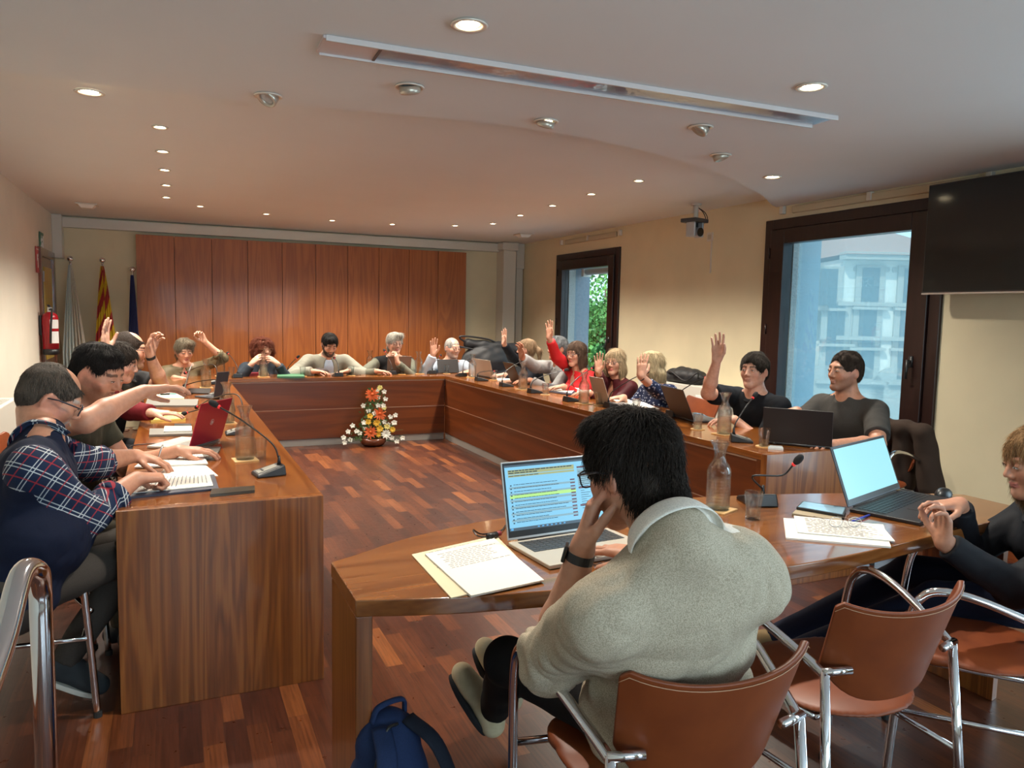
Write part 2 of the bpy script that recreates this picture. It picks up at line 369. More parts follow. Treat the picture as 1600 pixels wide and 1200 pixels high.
def strands(V, N, n, length, seed, flow, lift=0.2, w=0.0012, seg=4, curl=0.0, droop=0.3, jit=0.25):
    rs = np.random.RandomState(seed); ii = rs.randint(0, len(V), n); P0 = V[ii]-N[ii]*0.002; T = flow(V[ii]); T = T-N[ii]*np.sum(T*N[ii], 1)[:, None]
    T += rs.normal(size=T.shape)*jit; T = T-N[ii]*np.sum(T*N[ii], 1)[:, None]*0.8; T /= np.linalg.norm(T, axis=1)[:, None]+1e-9
    L = length*rs.uniform(0.5, 1.25, n); NN = N[ii]; dirn = T+NN*lift; ph = rs.uniform(0, 6.28, n)
    pts = []; P = P0
    for j in range(seg+1):
        pts.append(P); dirn = dirn-NN*(lift*0.75/seg)+np.array([0, 0, -droop/seg])
        if curl: dirn = dirn+curl*(np.cross(T, NN)*np.sin(ph+j*2.1)[:, None]+NN*np.cos(ph+j*2.1)[:, None])
        dirn = dirn/np.linalg.norm(dirn, axis=1)[:, None]; P = P+dirn*(L/seg)[:, None]
    vs = []; side = np.cross(T, NN)
    for j, P in enumerate(pts):
        wj = w*(1-(j/seg)**2*0.85)
        vs += [P+side*wj, P-side*wj, P+NN*wj*1.4]
    VV = np.stack(vs, 1).reshape(-1, 3); m = 3*(seg+1); base = np.arange(n)[:, None]*m
    q = []
    for j in range(seg):
        for a, b in ((0, 1), (1, 2), (2, 0)): q.append([3*j+a, 3*j+b, 3*j+3+b, 3*j+3+a])
    FF = (base[:, :, None]+np.array(q)[None]).reshape(-1, 4); cj = np.repeat(rs.uniform(0.6, 1.5, n), m)
    return VV, FF, cj

def head_sdf(B, c, R, s=1.0, fat=0.0, neckto=None, fem=False, mouth=0.0):
    T = lambda x, y, z: c+R@(np.array([x, y, z])*s)
    Rm = R
    jw = 0.92 if fem else 1.0
    B.ell(T(0, -0.014, 0.026), np.array([0.073, 0.092, 0.088])*s, Rm)
    B.ell(T(0, 0.018, -0.026), np.array([0.060+fat*.5, 0.070, 0.080])*s, Rm, 0.02)
    for x in (-1, 1):
        B.cone(T(x*(0.046+fat)*jw, -0.004, -0.048), T(x*0.012, 0.064, -0.094), 0.022*s, 0.018*s, 0.03)
        B.ell(T(x*(0.037+fat), 0.054, -0.022), np.array([0.024, 0.024, 0.026])*s, Rm, 0.025)
        B.ell(T(x*0.060, -0.005, -0.012), np.array([0.014, 0.03, 0.04])*s, Rm, 0.02)
    B.cone(T(-0.034, 0.070, 0.027), T(0.034, 0.070, 0.027), 0.012*s, 0.012*s, 0.022)
    B.ell(T(0, 0.072, -0.096), np.array([0.019, 0.016, 0.014])*s, Rm, 0.02)
    if fat: B.ell(T(0, 0.03, -0.100), np.array([0.045, 0.04, 0.03])*s, Rm, 0.03)
    for x in (-1, 1): B.ell(T(x*0.031, 0.092, 0.004), np.array([0.018, 0.018, 0.0105])*s, Rm, 0.012, op='s')
    B.cone(T(0, 0.082, 0.014), T(0, 0.103, -0.024), 0.0075*s, 0.0100*s, 0.012)
    for x in (-1, 1): B.ell(T(x*0.0115, 0.092, -0.030), np.array([0.0085, 0.011, 0.0075])*s, Rm, 0.006)
    for x in (-1, 1): B.ell(T(x*0.0315, 0.0755, 0.004), np.array([0.0145, 0.0135, 0.0135])*s, Rm, 0.003)
    B.ell(T(0, 0.087, -0.056), np.array([0.020, 0.0075, 0.0042])*s, Rm, 0.006)
    B.ell(T(0, 0.085, -0.066), np.array([0.018, 0.0078, 0.0052])*s, Rm, 0.006)
    for x in (-1, 1):
        Re = Rm@rotz(x*0.35)@rotx(-0.2)
        B.ell(T(x*0.078, -0.010, -0.008), np.array([0.0075, 0.019, 0.031])*s, Re, 0.006)
        B.ell(T(x*0.087, -0.004, -0.006), np.array([0.007, 0.011, 0.018])*s, Re, 0.004, op='s')
    return T

def hair_sdf(style, T, R, s):
    Hs = SDF(); E = lambda c, r, k=0.015, op='u', Rr=None: Hs.ell(T(*c), np.array(r)*s, R if Rr is None else R@Rr, k, op)
    if style in ('short', 'buzz', 'balding', 'crop'):
        g = {'short': 0.010, 'crop': 0.007, 'buzz': 0.005, 'balding': 0.004}[style]
        E((0, -0.016, 0.029), (0.075+g, 0.094+g, 0.088+g)); E((0, -0.045, -0.01), (0.066+g, 0.058+g, 0.065))
        E((0, 0.117, -0.028 if style != 'crop' else -0.014), (0.085, 0.072 if style != 'crop' else 0.078, 0.098), 0.01, 's')
        for x in (-1, 1): E((x*0.085, 0.035, -0.055), (0.04, 0.042, 0.055), 0.008, 's')
        for x in (-1, 1): E((x*0.080, -0.008, -0.012), (0.016, 0.022, 0.032), 0.006, 's')
        if style == 'balding': E((0, 0.070, 0.125), (0.058, 0.085, 0.062), 0.012, 's')
    elif style == 'quiff':
        E((0, -0.016, 0.031), (0.079, 0.098, 0.092)); E((0, -0.045, -0.01), (0.069, 0.061, 0.065)); E((0.01, 0.035, 0.096), (0.050, 0.038, 0.020), 0.02)
        E((0, 0.118, -0.016), (0.085, 0.074, 0.098), 0.01, 's')
        for x in (-1, 1): E((x*0.085, 0.035, -0.055), (0.04, 0.042, 0.055), 0.008, 's')
        for x in (-1, 1): E((x*0.083, -0.008, -0.014), (0.016, 0.022, 0.032), 0.006, 's')
    elif style == 'messy':
        E((0, -0.016, 0.034), (0.083, 0.101, 0.096)); E((0, -0.054, -0.045), (0.068, 0.056, 0.088)); E((0.0, 0.03, 0.095), (0.068, 0.055, 0.030), 0.02)
        E((0, 0.120, -0.035), (0.090, 0.066, 0.090), 0.01, 's')
        for x in (-1, 1): E((x*0.095, 0.035, -0.055), (0.045, 0.045, 0.055), 0.008, 's')
    elif style == 'swept':
        E((0, -0.020, 0.036), (0.086, 0.104, 0.097)); E((0, -0.060, -0.035), (0.070, 0.055, 0.080)); E((-0.03, 0.045, 0.095), (0.05, 0.05, 0.035), 0.02)
        E((0, 0.118, -0.035), (0.085, 0.068, 0.090), 0.01, 's')
    elif style == 'curly':
        E((0, -0.025, 0.025), (0.115, 0.115, 0.105)); E((-0.07, -0.01, -0.03), (0.055, 0.07, 0.07)); E((0.07, -0.01, -0.03), (0.055, 0.07, 0.07)); E((0, -0.06, -0.05), (0.08, 0.06, 0.06))
        E((0, 0.125, -0.045), (0.064, 0.085, 0.098), 0.01, 's')
    elif style in ('bob', 'long', 'bangs'):
        dn = {'bob': -0.075, 'long': -0.085, 'bangs': -0.095}[style]
        E((0, -0.018, 0.031), (0.086, 0.105, 0.096)); E((0, -0.060, -0.040), (0.080, 0.050, 0.095))
        for x in (-1, 1): E((x*0.074, 0.004, dn*0.75), (0.024, 0.050, 0.095), 0.02); E((x*0.060, -0.040, dn), (0.032, 0.045, 0.070), 0.02)
        E((0, 0.125, -0.030), (0.060, 0.078, 0.085 if style != 'bangs' else 0.066), 0.012, 's')
    elif style == 'ponytail':
        E((0, -0.018, 0.030), (0.081, 0.101, 0.094)); E((0, -0.050, -0.01), (0.070, 0.056, 0.060)); E((0, 0.115, -0.032), (0.085, 0.072, 0.088), 0.01, 's')
        for x in (-1, 1): E((x*0.083, -0.004, -0.022), (0.016, 0.022, 0.036), 0.006, 's')
        Hs.cone(T(0, -0.105, 0.03), T(0, -0.150, -0.02), 0.022*s, 0.030*s, 0.015); Hs.cone(T(0, -0.150, -0.02), T(0, -0.150, -0.13), 0.030*s, 0.012*s, 0.015)
    return Hs

def brighter(c, f): return np.clip(np.array(c)*f, 0, 1)
def person(label, head, face, look=None, roll=0.0, lean=0.14, hip=0.52, sex='m', skin=(0.52, 0.27, 0.17), hair='short', hairc=(0.03, 0.018, 0.012),
           arms=(), top=None, topm=None, sleeve='long', trm=None, res=0.0055, s=1.0, fat=0.0, belly=0.0, beard=None, beardc=None, glasses=None,
           collar=None, inner=None, legs=None, nstr=1400, strl=0.045, shoe=None, sw=None, seed=1, vneck=False, extra=None, sock=None, slen=None, side_off=0.0, lips=None, hang=0.0, neckdrop=0.0, Npos=None, Ppos=None, shoeM2=None, tw=1.0, trap=-0.012, fold=0.004):
    """head = world head centre, face = horizontal facing of the torso, look = gaze direction, arms = list of dicts"""
    H = np.array(head, float); f = nrm([face[0], face[1], 0]); upz = np.array([0, 0, 1.0]); r = nrm(np.cross(f, upz))
    lk_ = nrm(look if look is not None else [f[0], f[1], -0.15]); R = frame(lk_, upz)@roty(roll)
    sw = sw or (0.185 if sex == 'm' else 0.165); sw *= s
    N = H-R[:, 2]*0.105*s-upz*0.065*s-R[:, 1]*0.018-f*0.02-upz*neckdrop
    if Npos is not None: N = np.array(Npos, float)
    P = np.array([N[0], N[1], hip])-f*lean+r*side_off if Ppos is None else np.array(Ppos, float); sp = nrm(N-P); ls = np.linalg.norm(N-P); fb = nrm(np.cross(sp, r))*1.0
    if fb@f < 0: fb = -fb
    Rb = np.stack([r, fb, sp], 1)
    org = np.array([P[0], P[1], 0.0])
    root = thing('person', label, 'person', org)
    # skeleton
    A_ = []
    for a in arms:
        sgn = 1 if a['side'] == 'R' else -1; W = np.array(a['W'], float)
        S = N-sp*0.055*s+r*sw*sgn; up_ = np.clip((W[2]-S[2])/0.45, 0, 1); S = S+upz*0.045*up_-r*sgn*0.02*up_
        if a.get('fw'): S = S+f*a['fw']
        S = S-upz*a.get('drop', 0.0)
        E_, W = ik(S, W, 0.285*s, 0.255*s, a.get('pole', -upz+r*sgn*0.4-f*0.1)); A_.append((a, sgn, S, E_, W))
    B = SDF()
    def torso(Q, g=0.0, k=0.03):
        Q.cone(P-r*0.075*s, P+r*0.075*s, 0.105*s*tw+g, 0.105*s*tw+g, k)
        Q.ell(P+sp*ls*0.34+fb*belly*0.4, np.array([(0.145 if sex == 'm' else 0.13)*s*tw+belly*0.5+g, (0.105+belly*0.6)*s+g, ls*0.36]), Rb, 0.05)
        Q.ell(P+sp*ls*0.70, np.array([(0.165 if sex == 'm' else 0.145)*s*tw+g, 0.110*s+g, ls*0.33]), Rb, 0.04)
        if sex == 'f':
            for x in (-1, 1): Q.ell(P+sp*ls*0.63+r*x*0.07+fb*0.085, np.array([0.06, 0.055, 0.06])*s+g, Rb, 0.03)
        for a, sgn, S, E_, W in A_:
            Q.cone(N-sp*0.075*s, S, 0.062*s+g, 0.050*s+g, 0.045); Q.cone(N+sp*(0.03 if g == 0 else trap)*s, S+(N-S)*0.25, 0.045*s+g*0.7, 0.036*s+g*0.7, 0.05)
    torso(B)
    hb = H+R@np.array([0, -0.022, -0.06])*s
    B.cone(N-sp*0.03, hb, (0.060 if sex == 'm' else 0.050)*s+fat*0.3, (0.056 if sex == 'm' else 0.047)*s+fat*0.3, 0.03)
    T = head_sdf(B, H, R, s, fat, fem=(sex == 'f'))
    af = 1.12 if sex == 'm' else 0.9
    for a, sgn, S, E_, W in A_:
        B.cone(S, E_, 0.047*s*af, 0.038*s*af, 0.02); B.cone(E_, E_+(W-E_)*0.35, 0.038*s*af, 0.040*s*af, 0.015); B.cone(E_+(W-E_)*0.35, W, 0.040*s*af, 0.0265*s, 0.015)
        d = np.array(a.get('d', W-E_), float); n = np.array(a.get('n', f), float)
        hs = s*(1.0 if sex == 'm' else 0.92); add_hand(B, W, d, n, a['side'], a.get('curl', 0.3), a.get('spread', 0.12), hs, a.get('thumb', 0.4), a.get('curls'))
        B.cone(E_+(W-E_)*0.8, W+nrm(d)*0.02, 0.027*s, 0.019*s, 0.01)
    V, F = B.mesh(res); col = np.tile(np.array(skin, float), (len(V), 1))
    L = (V-H)@R/s; near = np.linalg.norm(L, axis=1) < 0.16
    def paint(mask, c, k): col[mask] = col[mask]*(1-k)+np.array(c)*k
    face_ = near & (L[:, 1] > 0.02)
    paint(face_ & (np.abs(L[:, 0]) < 0.021) & (np.abs(L[:, 2]+0.061) < 0.0095) & (L[:, 1] > 0.076), lips or ((0.42, 0.18, 0.13) if sex == 'm' else (0.46, 0.14, 0.12)), 0.55 if sex == 'm' else 0.8)
    br = face_ & (np.abs(L[:, 2]-0.0245-0.1*(0.03-np.abs(np.abs(L[:, 0])-0.03))) < (0.0062 if sex == 'm' else 0.0042)) & (np.abs(np.abs(L[:, 0])-0.031) < 0.020) & (L[:, 1] > 0.05)
    paint(br, np.array(beardc or hairc), 0.75)
    paint(near & (np.abs(L[:, 0]) > 0.035) & (L[:, 2] > -0.05) & (L[:, 2] < -0.01) & (L[:, 1] > 0.03), (0.62, 0.22, 0.16), 0.16)
    paint(near & (np.abs(L[:, 0]) > 0.068) & (np.abs(L[:, 2]) < 0.045), (0.62, 0.2, 0.14), 0.3)
    if beard:
        top_ = np.where(np.abs(L[:, 0]) < 0.030, -0.040, np.where(np.abs(L[:, 0]) < 0.055, -0.052+0.6*(np.abs(L[:, 0])-0.030), -0.035+1.6*np.maximum(0, np.abs(L[:, 0])-0.057)))
        kk = np.clip((top_-L[:, 2])/0.014, 0, 1)*np.clip((L[:, 2]+0.135)/0.02, 0, 1)*np.clip((L[:, 1]+0.012)/0.015, 0, 1)*near
        kk = np.where((np.abs(L[:, 0]) < 0.019) & (np.abs(L[:, 2]+0.061) < 0.0085), 0, kk)
        if beard == 'goatee': kk = kk*(np.abs(L[:, 0]) < 0.042)*(L[:, 1] > 0.03)
        bm_ = kk > 0.4; kk = (kk*{'stubble': 0.40, 'full': 0.85, 'goatee': 0.7}[beard])[:, None]; col = col*(1-kk)+np.array(beardc or hairc)*kk
    vmesh('body', V, F, skin_mat(), root, cols=col, origin=org)
    if beard in ('full', 'goatee'):
        Nn = normals(V, F); sel = np.where(bm_)[0]
        if len(sel) > 20:
            SV, SF, cj = strands(V[sel], Nn[sel], 900 if beard == 'full' else 500, 0.014*s, seed+5, lambda q: np.tile(-R[:, 2]+R[:, 1]*0.3, (len(q), 1)), 0.5, 0.0009, 2)
            vmesh('beard', SV, SF, hair_mat(), root, cols=np.clip(np.array(beardc or hairc)[None]*cj[:, None], 0, 1), origin=org)
    # eyes
    for x in (-1, 1):
        ev = MB(); lid = 0.6 if lk_[2] < -0.3 else 1.0
        ev.cur = 0; ev.ball(T(x*0.0315, 0.0865, 0.0022)-org, np.array([0.0112, 0.0050, 0.0036*lid])*s, 12, 8, R@rotz(-x*0.18))
        ev.cur = 1; ev.ball(T(x*0.0312, 0.0897, 0.0024)-org, np.array([0.0044, 0.0026, 0.0035*lid])*s, 10, 6, R)
        ev.build('eye', [M_WHITE, M_IRIS], root, smooth=True)
        el = MB(); el.tube([T(x*0.0195, 0.0885, 0.004)-org, T(x*0.0315, 0.0925, 0.0085*lid+0.0005)-org, T(x*0.0435, 0.0855, 0.0035)-org], 0.0013*s, 5); el.build('eyelash', M_IRIS, root, smooth=True)
    # hair
    if hair:
        Hs = hair_sdf(hair, T, R, s); HV, HF = Hs.mesh(0.005 if res < 0.005 else 0.006)
        amp = {'buzz': 0.0008, 'balding': 0.0012, 'short': 0.0045, 'crop': 0.004, 'quiff': 0.005, 'curly': 0.011, 'messy': 0.007}.get(hair, 0.003)
        Nn = normals(HV, HF); crown = T(0, -0.05, 0.12)
        HV = HV+Nn*(amp*wob(HV*(1, 1, 0.6), 110 if hair == 'curly' else 90))[:, None]
        hc = np.array(hairc, float); cj0 = 1+0.25*wob(HV*(1, 1, 0.25), 260); allV, allF, allC = [HV], [HF], [np.clip(hc[None]*cj0[:, None], 0, 1)]
        def flow(q):
            v = q-crown; v = v/np.linalg.norm(v, axis=1)[:, None]; fw = np.tile(R[:, 1]*0.4-R[:, 2]*0.5, (len(q), 1)) if hair in ('short', 'buzz', 'balding', 'messy', 'crop') else np.tile(-R[:, 2]*0.9, (len(q), 1))
            return v+fw
        if nstr:
            SV, SF, cj = strands(HV, Nn, nstr, strl, seed, flow, {'messy': 0.55, 'curly': 0.8, 'quiff': 0.5, 'swept': 0.45, 'short': 0.4, 'crop': 0.45}.get(hair, 0.15), 0.0011 if res > 0.005 else 0.0009, 4, 0.6 if hair == 'curly' else (0.25 if hair == 'messy' else 0.05), 0.25, 0.35 if hair in ('messy', 'curly') else 0.2)
            allV.append(SV); allF.append(SF+len(HV)); allC.append(np.clip(hc[None]*cj[:, None], 0, 1))
        vmesh('hair', np.concatenate(allV), np.concatenate(allF), hair_mat(), root, cols=np.concatenate(allC), origin=org)
    # clothing
    def bones_uv(V):
        segs = [(P, N, 0.17)]+[(S, E_, 0.06) for a, sgn, S, E_, W in A_]+[(E_, W, 0.045) for a, sgn, S, E_, W in A_]
        D_ = []
        for a, b, rr in segs:
            ab = b-a; t = np.clip(((V-a)@ab)/(ab@ab), 0, 1); D_.append(np.linalg.norm(V-(a+t[:, None]*ab), axis=1)-rr)
        k = np.argmin(np.array(D_), 0); out = np.zeros_like(V)
        for i, (a, b, rr) in enumerate(segs):
            m = k == i; ab = nrm(b-a); u_ = nrm(np.cross(ab, [0.3, 0.2, 1.0])); w_ = np.cross(ab, u_); q = V[m]-a
            out[m, 0] = q@w_+q@ab*0.25; out[m, 1] = q@ab*0.85+q@u_*0.8; out[m, 2] = i
        if len(segs): m = k == 0; q = V[m]-P; out[m, 0] = q@r; out[m, 1] = q@sp
        return out
    def garment(name, m, g, sleeve, vneck=False, wr=0.004, cutz=None, h=0.009, noarm=False):
        Q = SDF(); torso(Q, g, 0.03)
        for a, sgn, S, E_, W in A_:
            if sleeve == 'none': continue
            if sleeve == 'short':
                fr = slen or 0.62; Q.cone(S, S+(E_-S)*fr, 0.053*s*af+g, 0.051*s*af+g, 0.025, flat=True)
            else:
                Q.cone(S, E_, 0.056*s*af+g, 0.048*s*af+g, 0.03)
                fr = {'long': 0.93, 'rolled': 0.30, 'three': 0.55}[sleeve]; fr = a.get('cuff', fr)
                Q.cone(E_, E_+(W-E_)*fr, 0.048*s*af+g, (0.047-0.014*fr)*s*af+g, 0.015, flat=True)
                if sleeve == 'rolled': Q.cone(E_+(W-E_)*(fr-0.14), E_+(W-E_)*(fr+0.01), 0.050*s*af+g, 0.050*s*af+g, 0.003, flat=2)
        if not (inner and name != 'shirt'): Q.cone(N-sp*0.05*s, N+nrm(hb-N)*(0.025 if collar is None else 0.005)*s, 0.072*s+g*.4, 0.062*s+g*.3, 0.03, flat=True)
        Q.cone(N-sp*0.01, hb+(hb-N)*0.5, 0.058*s, 0.062*s, 0.004, op='s')
        if vneck:
            Q.ell(N+fb*0.115*s-sp*(0.05 if vneck is True else vneck)*s, np.array([0.036, 0.06, 0.13] if vneck is True else [0.055, 0.07, 0.20])*s, Rb, 0.004, 's')
        else: Q.ell(N+fb*0.072*s+sp*0.030*s, np.array([0.044, 0.038, 0.032])*s, Rb, 0.006, 's')
        if sleeve == 'none':
            pass
        Q.cut(P-sp*0.10-upz*hang, -sp)
        V, F = Q.mesh(h if res > 0.005 else h*0.72); Nn = normals(V, F)
        if wr:
            el = np.zeros(len(V))
            for a, sgn, S, E_, W in A_: el += np.exp(-(np.linalg.norm(V-E_, axis=1)/0.11)**2)
            wv = wob(V*(1, 1, 1.6), 26)*wr*0.8+np.abs(wob(V@np.array([[1, .4, .2], [-.3, 1, .5], [.2, -.5, 1]]), 55))*wr*(0.5+1.2*np.minimum(el, 1))
            V = V+Nn*(wv-wr*0.3)[:, None]
        return vmesh(name, V, F, m, root, uvp=bones_uv(V), origin=org), V
    if inner: garment('shirt', inner['m'], 0.010, inner.get('sleeve', 'long'), inner.get('vneck', False), 0.003)
    if topm is not None: garment(top or 'shirt', topm, 0.018 if inner else 0.012, sleeve, vneck, fold)
    if collar is not None:   # folded shirt collar standing round the neck
        cm, cz = collar[:2]; cdz = collar[2] if len(collar) > 2 else 0.0; chz = collar[3] if len(collar) > 3 else 1.0; ax_ = nrm(hb-N); ux = nrm(r-ax_*np.dot(r, ax_)); uy = np.cross(ax_, ux)
        if uy@f < 0: uy = -uy
        nn = 40; vs = []; fs = []; base = N+ax_*(0.004+cdz)
        prof = [(0.068, -0.006), (0.066, 0.022), (0.070, 0.034), (0.078, 0.030), (0.092, 0.000), (0.088, -0.002), (0.075, 0.020)]
        for i in range(nn+1):
            a = -PI/2+0.24+(2*PI-0.48)*i/nn
            w_ = 1+0.25*max(0, math.cos(a+PI/2))**4*0
            for pr, pz in prof:
                fo = max(0.0, -math.cos(a-PI/2))   # towards the throat
                rr = (pr+cz)*s; zz = pz*chz-0.045*max(0, (math.cos(a+PI/2)))*1.0
                zz -= 0.0
                vs.append(base+ux*math.cos(a)*rr-uy*(math.sin(a))*rr*1.02*1.0+ax_*zz-org)
        m_ = len(prof)
        for i in range(nn):
            for j in range(m_): fs.append((i*m_+j, i*m_+(j+1) % m_, (i+1)*m_+(j+1) % m_, (i+1)*m_+j))
        fs += [tuple(range(m_)), tuple(nn*m_+j for j in range(m_-1, -1, -1))]
        q = MB(); q.add(vs, fs); co = q.build('collar', cm, root, smooth=True)
        sb = co.modifiers.new('sub', 'SUBSURF'); sb.levels = 1; sb.render_levels = 1
        a_ = co.data.attributes.new('uvp', 'FLOAT_VECTOR', 'POINT'); cc = np.array([v.co[:] for v in co.data.vertices])*1.0; a_.data.foreach_set('vector', cc.astype(np.float32).ravel())
    elif topm is not None and sleeve != 'none' and not vneck:   # ribbed neckline
        ax_ = nrm(hb-N); ux = nrm(r-ax_*np.dot(r, ax_)); uy = np.cross(ax_, ux)
        if uy@f < 0: uy = -uy
        rp = [N+ax_*(0.014-0.040*max(0, math.sin(2*PI*i/32)))*s+ux*math.cos(2*PI*i/32)*0.069*s+uy*(math.sin(2*PI*i/32)*0.070+0.012*max(0, math.sin(2*PI*i/32)))*s-org for i in range(33)]
        q = MB(); q.tube(rp, 0.0085*s, 8, cap=False); q.build('neckband', topm, root, smooth=True)
    # legs
    tm = trm or cloth('trousers_dark', (0.03, 0.03, 0.035)); Q = SDF(); Q.cone(P-r*0.075*s, P+r*0.075*s, 0.118*s*tw, 0.118*s*tw, 0.02); Q.cut(P+sp*0.09, sp)
    for i, sgn in enumerate((-1, 1)):
        hipj = P+r*sgn*0.085*s-upz*0.01
        if legs: K, An, foot = [np.array(q, float) for q in legs[i]]
        else: K = hipj+f*0.40+r*sgn*0.04; K[2] = 0.49; An = K+f*0.03; An[2] = 0.10; foot = f*1.0
        Q.cone(hipj, K, 0.088*s, 0.062*s, 0.03); Q.cone(K, An, 0.060*s, 0.047*s, 0.015, flat=True)
        fd = nrm(foot); up2 = nrm(upz-fd*np.dot(upz, fd)) if abs(fd[2]) < .95 else -f
        if legs and len(legs[i]) > 3: pass
        side = np.cross(fd, up2); toe = An+fd*0.155-up2*0.045; heel = An-fd*0.045-up2*0.05
        Sh = SDF(); Sh.cone(An+up2*0.0, heel+up2*0.012, 0.040, 0.036, 0.02); Sh.cone(heel+up2*0.010, toe+up2*0.01, 0.036, 0.030, 0.02); Sh.cone(An+fd*0.03, toe+up2*0.008, 0.036, 0.030, 0.02)
        Sh.ell(An+fd*0.115-up2*0.042, np.array([0.048, 0.065, 0.028]), np.stack([side, fd, up2], 1), 0.02); Sh.cut(An-up2*0.075, -up2); Sh.cut(An+up2*0.03, up2, 0.07)
        sv, sf = Sh.mesh(0.009 if res > 0.005 else 0.006); so = vmesh('shoe', sv, sf, shoe or mat('shoe_black', (0.02, 0.02, 0.022), 0.5), root, origin=org)
        if shoeM2:
            sq = MB(); out = []
            for k_ in range(24):
                a = 2*PI*k_/24; ca, sa = math.cos(a), math.sin(a); w_ = 0.043+0.010*max(0, ca); out.append((sa*w_, 0.052+ca*(0.118)))
            Rf = np.stack([side, fd, up2], 1); sq.prism(out, -0.083, -0.064, R=Rf, c=An-org); sq.build('sole', shoeM2, so, bevel=0.004)
            sl = MB()
            for k_ in range(5):
                c_ = An+fd*(0.035+0.018*k_)-up2*(0.002+0.009*k_)+up2*0.012
                sl.tube([c_-side*0.026, c_+up2*0.008, c_+side*0.026], 0.0028, 6)
            sl.v = [tuple(np.array(v)-org) for v in sl.v]; sl.build('lace', mat('lace', (0.45, 0.42, 0.33), 0.9), so, smooth=True)
    V, F = Q.mesh(0.010 if res > 0.005 else 0.008); Nn = normals(V, F); V = V+Nn*(0.004*wob(V, 30))[:, None]
    vmesh('trousers', V, F, tm, root, origin=org)
    if glasses:
        g = MB(); gm = glasses if not isinstance(glasses, bool) else M_GLASSES; rr = 0.0016*s if res > 0.005 else 0.0019*s
        for x in (-1, 1):
            pts = []
            for k_ in range(17):
                a = 2*PI*k_/16; ca, sa = math.cos(a), math.sin(a); rd = 1/(abs(ca)**4+abs(sa)**4)**0.25
                pts.append(T(x*0.033+0.0235*ca*rd*0.95, 0.101-0.10*abs(0.0235*ca*rd*0.95+0)**1*0.3*0-0.12*abs(x*0.033+0.0235*ca)**1*0.6+0.0, 0.001+0.0175*sa*rd)-org)
            g.tube(pts, rr, 6, cap=False)
            g.tube([T(x*0.056, 0.098, 0.010)-org, T(x*0.076, 0.080, 0.012)-org, T(x*0.083, 0.02, 0.010)-org, T(x*0.084, -0.015, 0.002)-org], rr*1.3, 6)
        g.tube([T(-0.010, 0.101, 0.004)-org, T(0, 0.105, 0.007)-org, T(0.010, 0.101, 0.004)-org], rr, 6); g.build('glasses', gm, root, smooth=True)
    for a, sgn, S, E_, W in A_:
        if a.get('watch'):
            c_ = E_+(W-E_)*0.93-org; ax_ = nrm(W-E_); u_ = nrm(np.cross(ax_, [0.1, 0.2, 1])); w_ = np.cross(ax_, u_)
            Rw = np.stack([u_, w_, ax_], 1); wm = MB(); rw = 0.030*s*(1.0 if sex == 'm' else 0.92); wm.lathe([(rw-0.003, -0.010), (rw, -0.010), (rw, 0.010), (rw-0.003, 0.010)], c_, 24, Rw, closed=True)
            wt = wm.build('wristwatch', mat('strap', (0.02, 0.02, 0.022), 0.5), root, smooth=False)
            if a['watch'] == 2:
                nv = nrm(-np.array(a.get('n', f), float)); nv = nrm(nv-ax_*np.dot(nv, ax_)); cw = MB(); sd = np.cross(nv, ax_)
                cw.box(c_+nv*(rw+0.003), (0.036, 0.038, 0.009), np.stack([sd, ax_, nv], 1)); cw.build('watch_case', mat('watch_case', (0.015, 0.015, 0.015), 0.15), wt, bevel=0.003)
    root['_E'] = 0; del root['_E']
    return dict(root=root, org=org, N=N, P=P, A=A_, T=T, R=R)
# ------------------------------------------------------------------ the room
XL, XR, YB, YR = -1.22, 4.78, 10.36, -3.2
ZN, ZF = 2.44, 2.52            # near and far ceiling heights
def plaster(name, c, sc=3.0, dark=0.93):
    m = mat(name, c, 0.85); v = mapping(m); n = nd(m, 'ShaderNodeTexNoise'); n.inputs['Scale'].default_value = sc; n.inputs['Detail'].default_value = 4; lk(m, v, n.inputs[0])
    r = ramp(m, [(0.3, tuple(x*dark for x in c)), (0.7, c)]); lk(m, n.outputs[0], r.inputs[0]); lk(m, r.outputs[0], bsdf(m).inputs['Base Color'])
    n2 = nd(m, 'ShaderNodeTexNoise'); n2.inputs['Scale'].default_value = 180; lk(m, v, n2.inputs[0]); bump(m, n2.outputs[0], 0.08, 0.001); return m
M_WALL = plaster('wall_plaster', (0.71, 0.62, 0.42)); M_WALLW = plaster('wall_plaster_pale', (0.74, 0.69, 0.58)); M_CEIL = plaster('ceiling_paint', (0.76, 0.79, 0.80), 1.5, 0.97)
M_TRIMW = mat('trim_white', (0.62, 0.59, 0.52), 0.5)
M_MAHOG = noise_mat('mahogany_frame', (0.014, 0.005, 0.004), (0.025, 0.009, 0.007), 0.32, 3, 0.05, 0.001, (12, 12, 1))
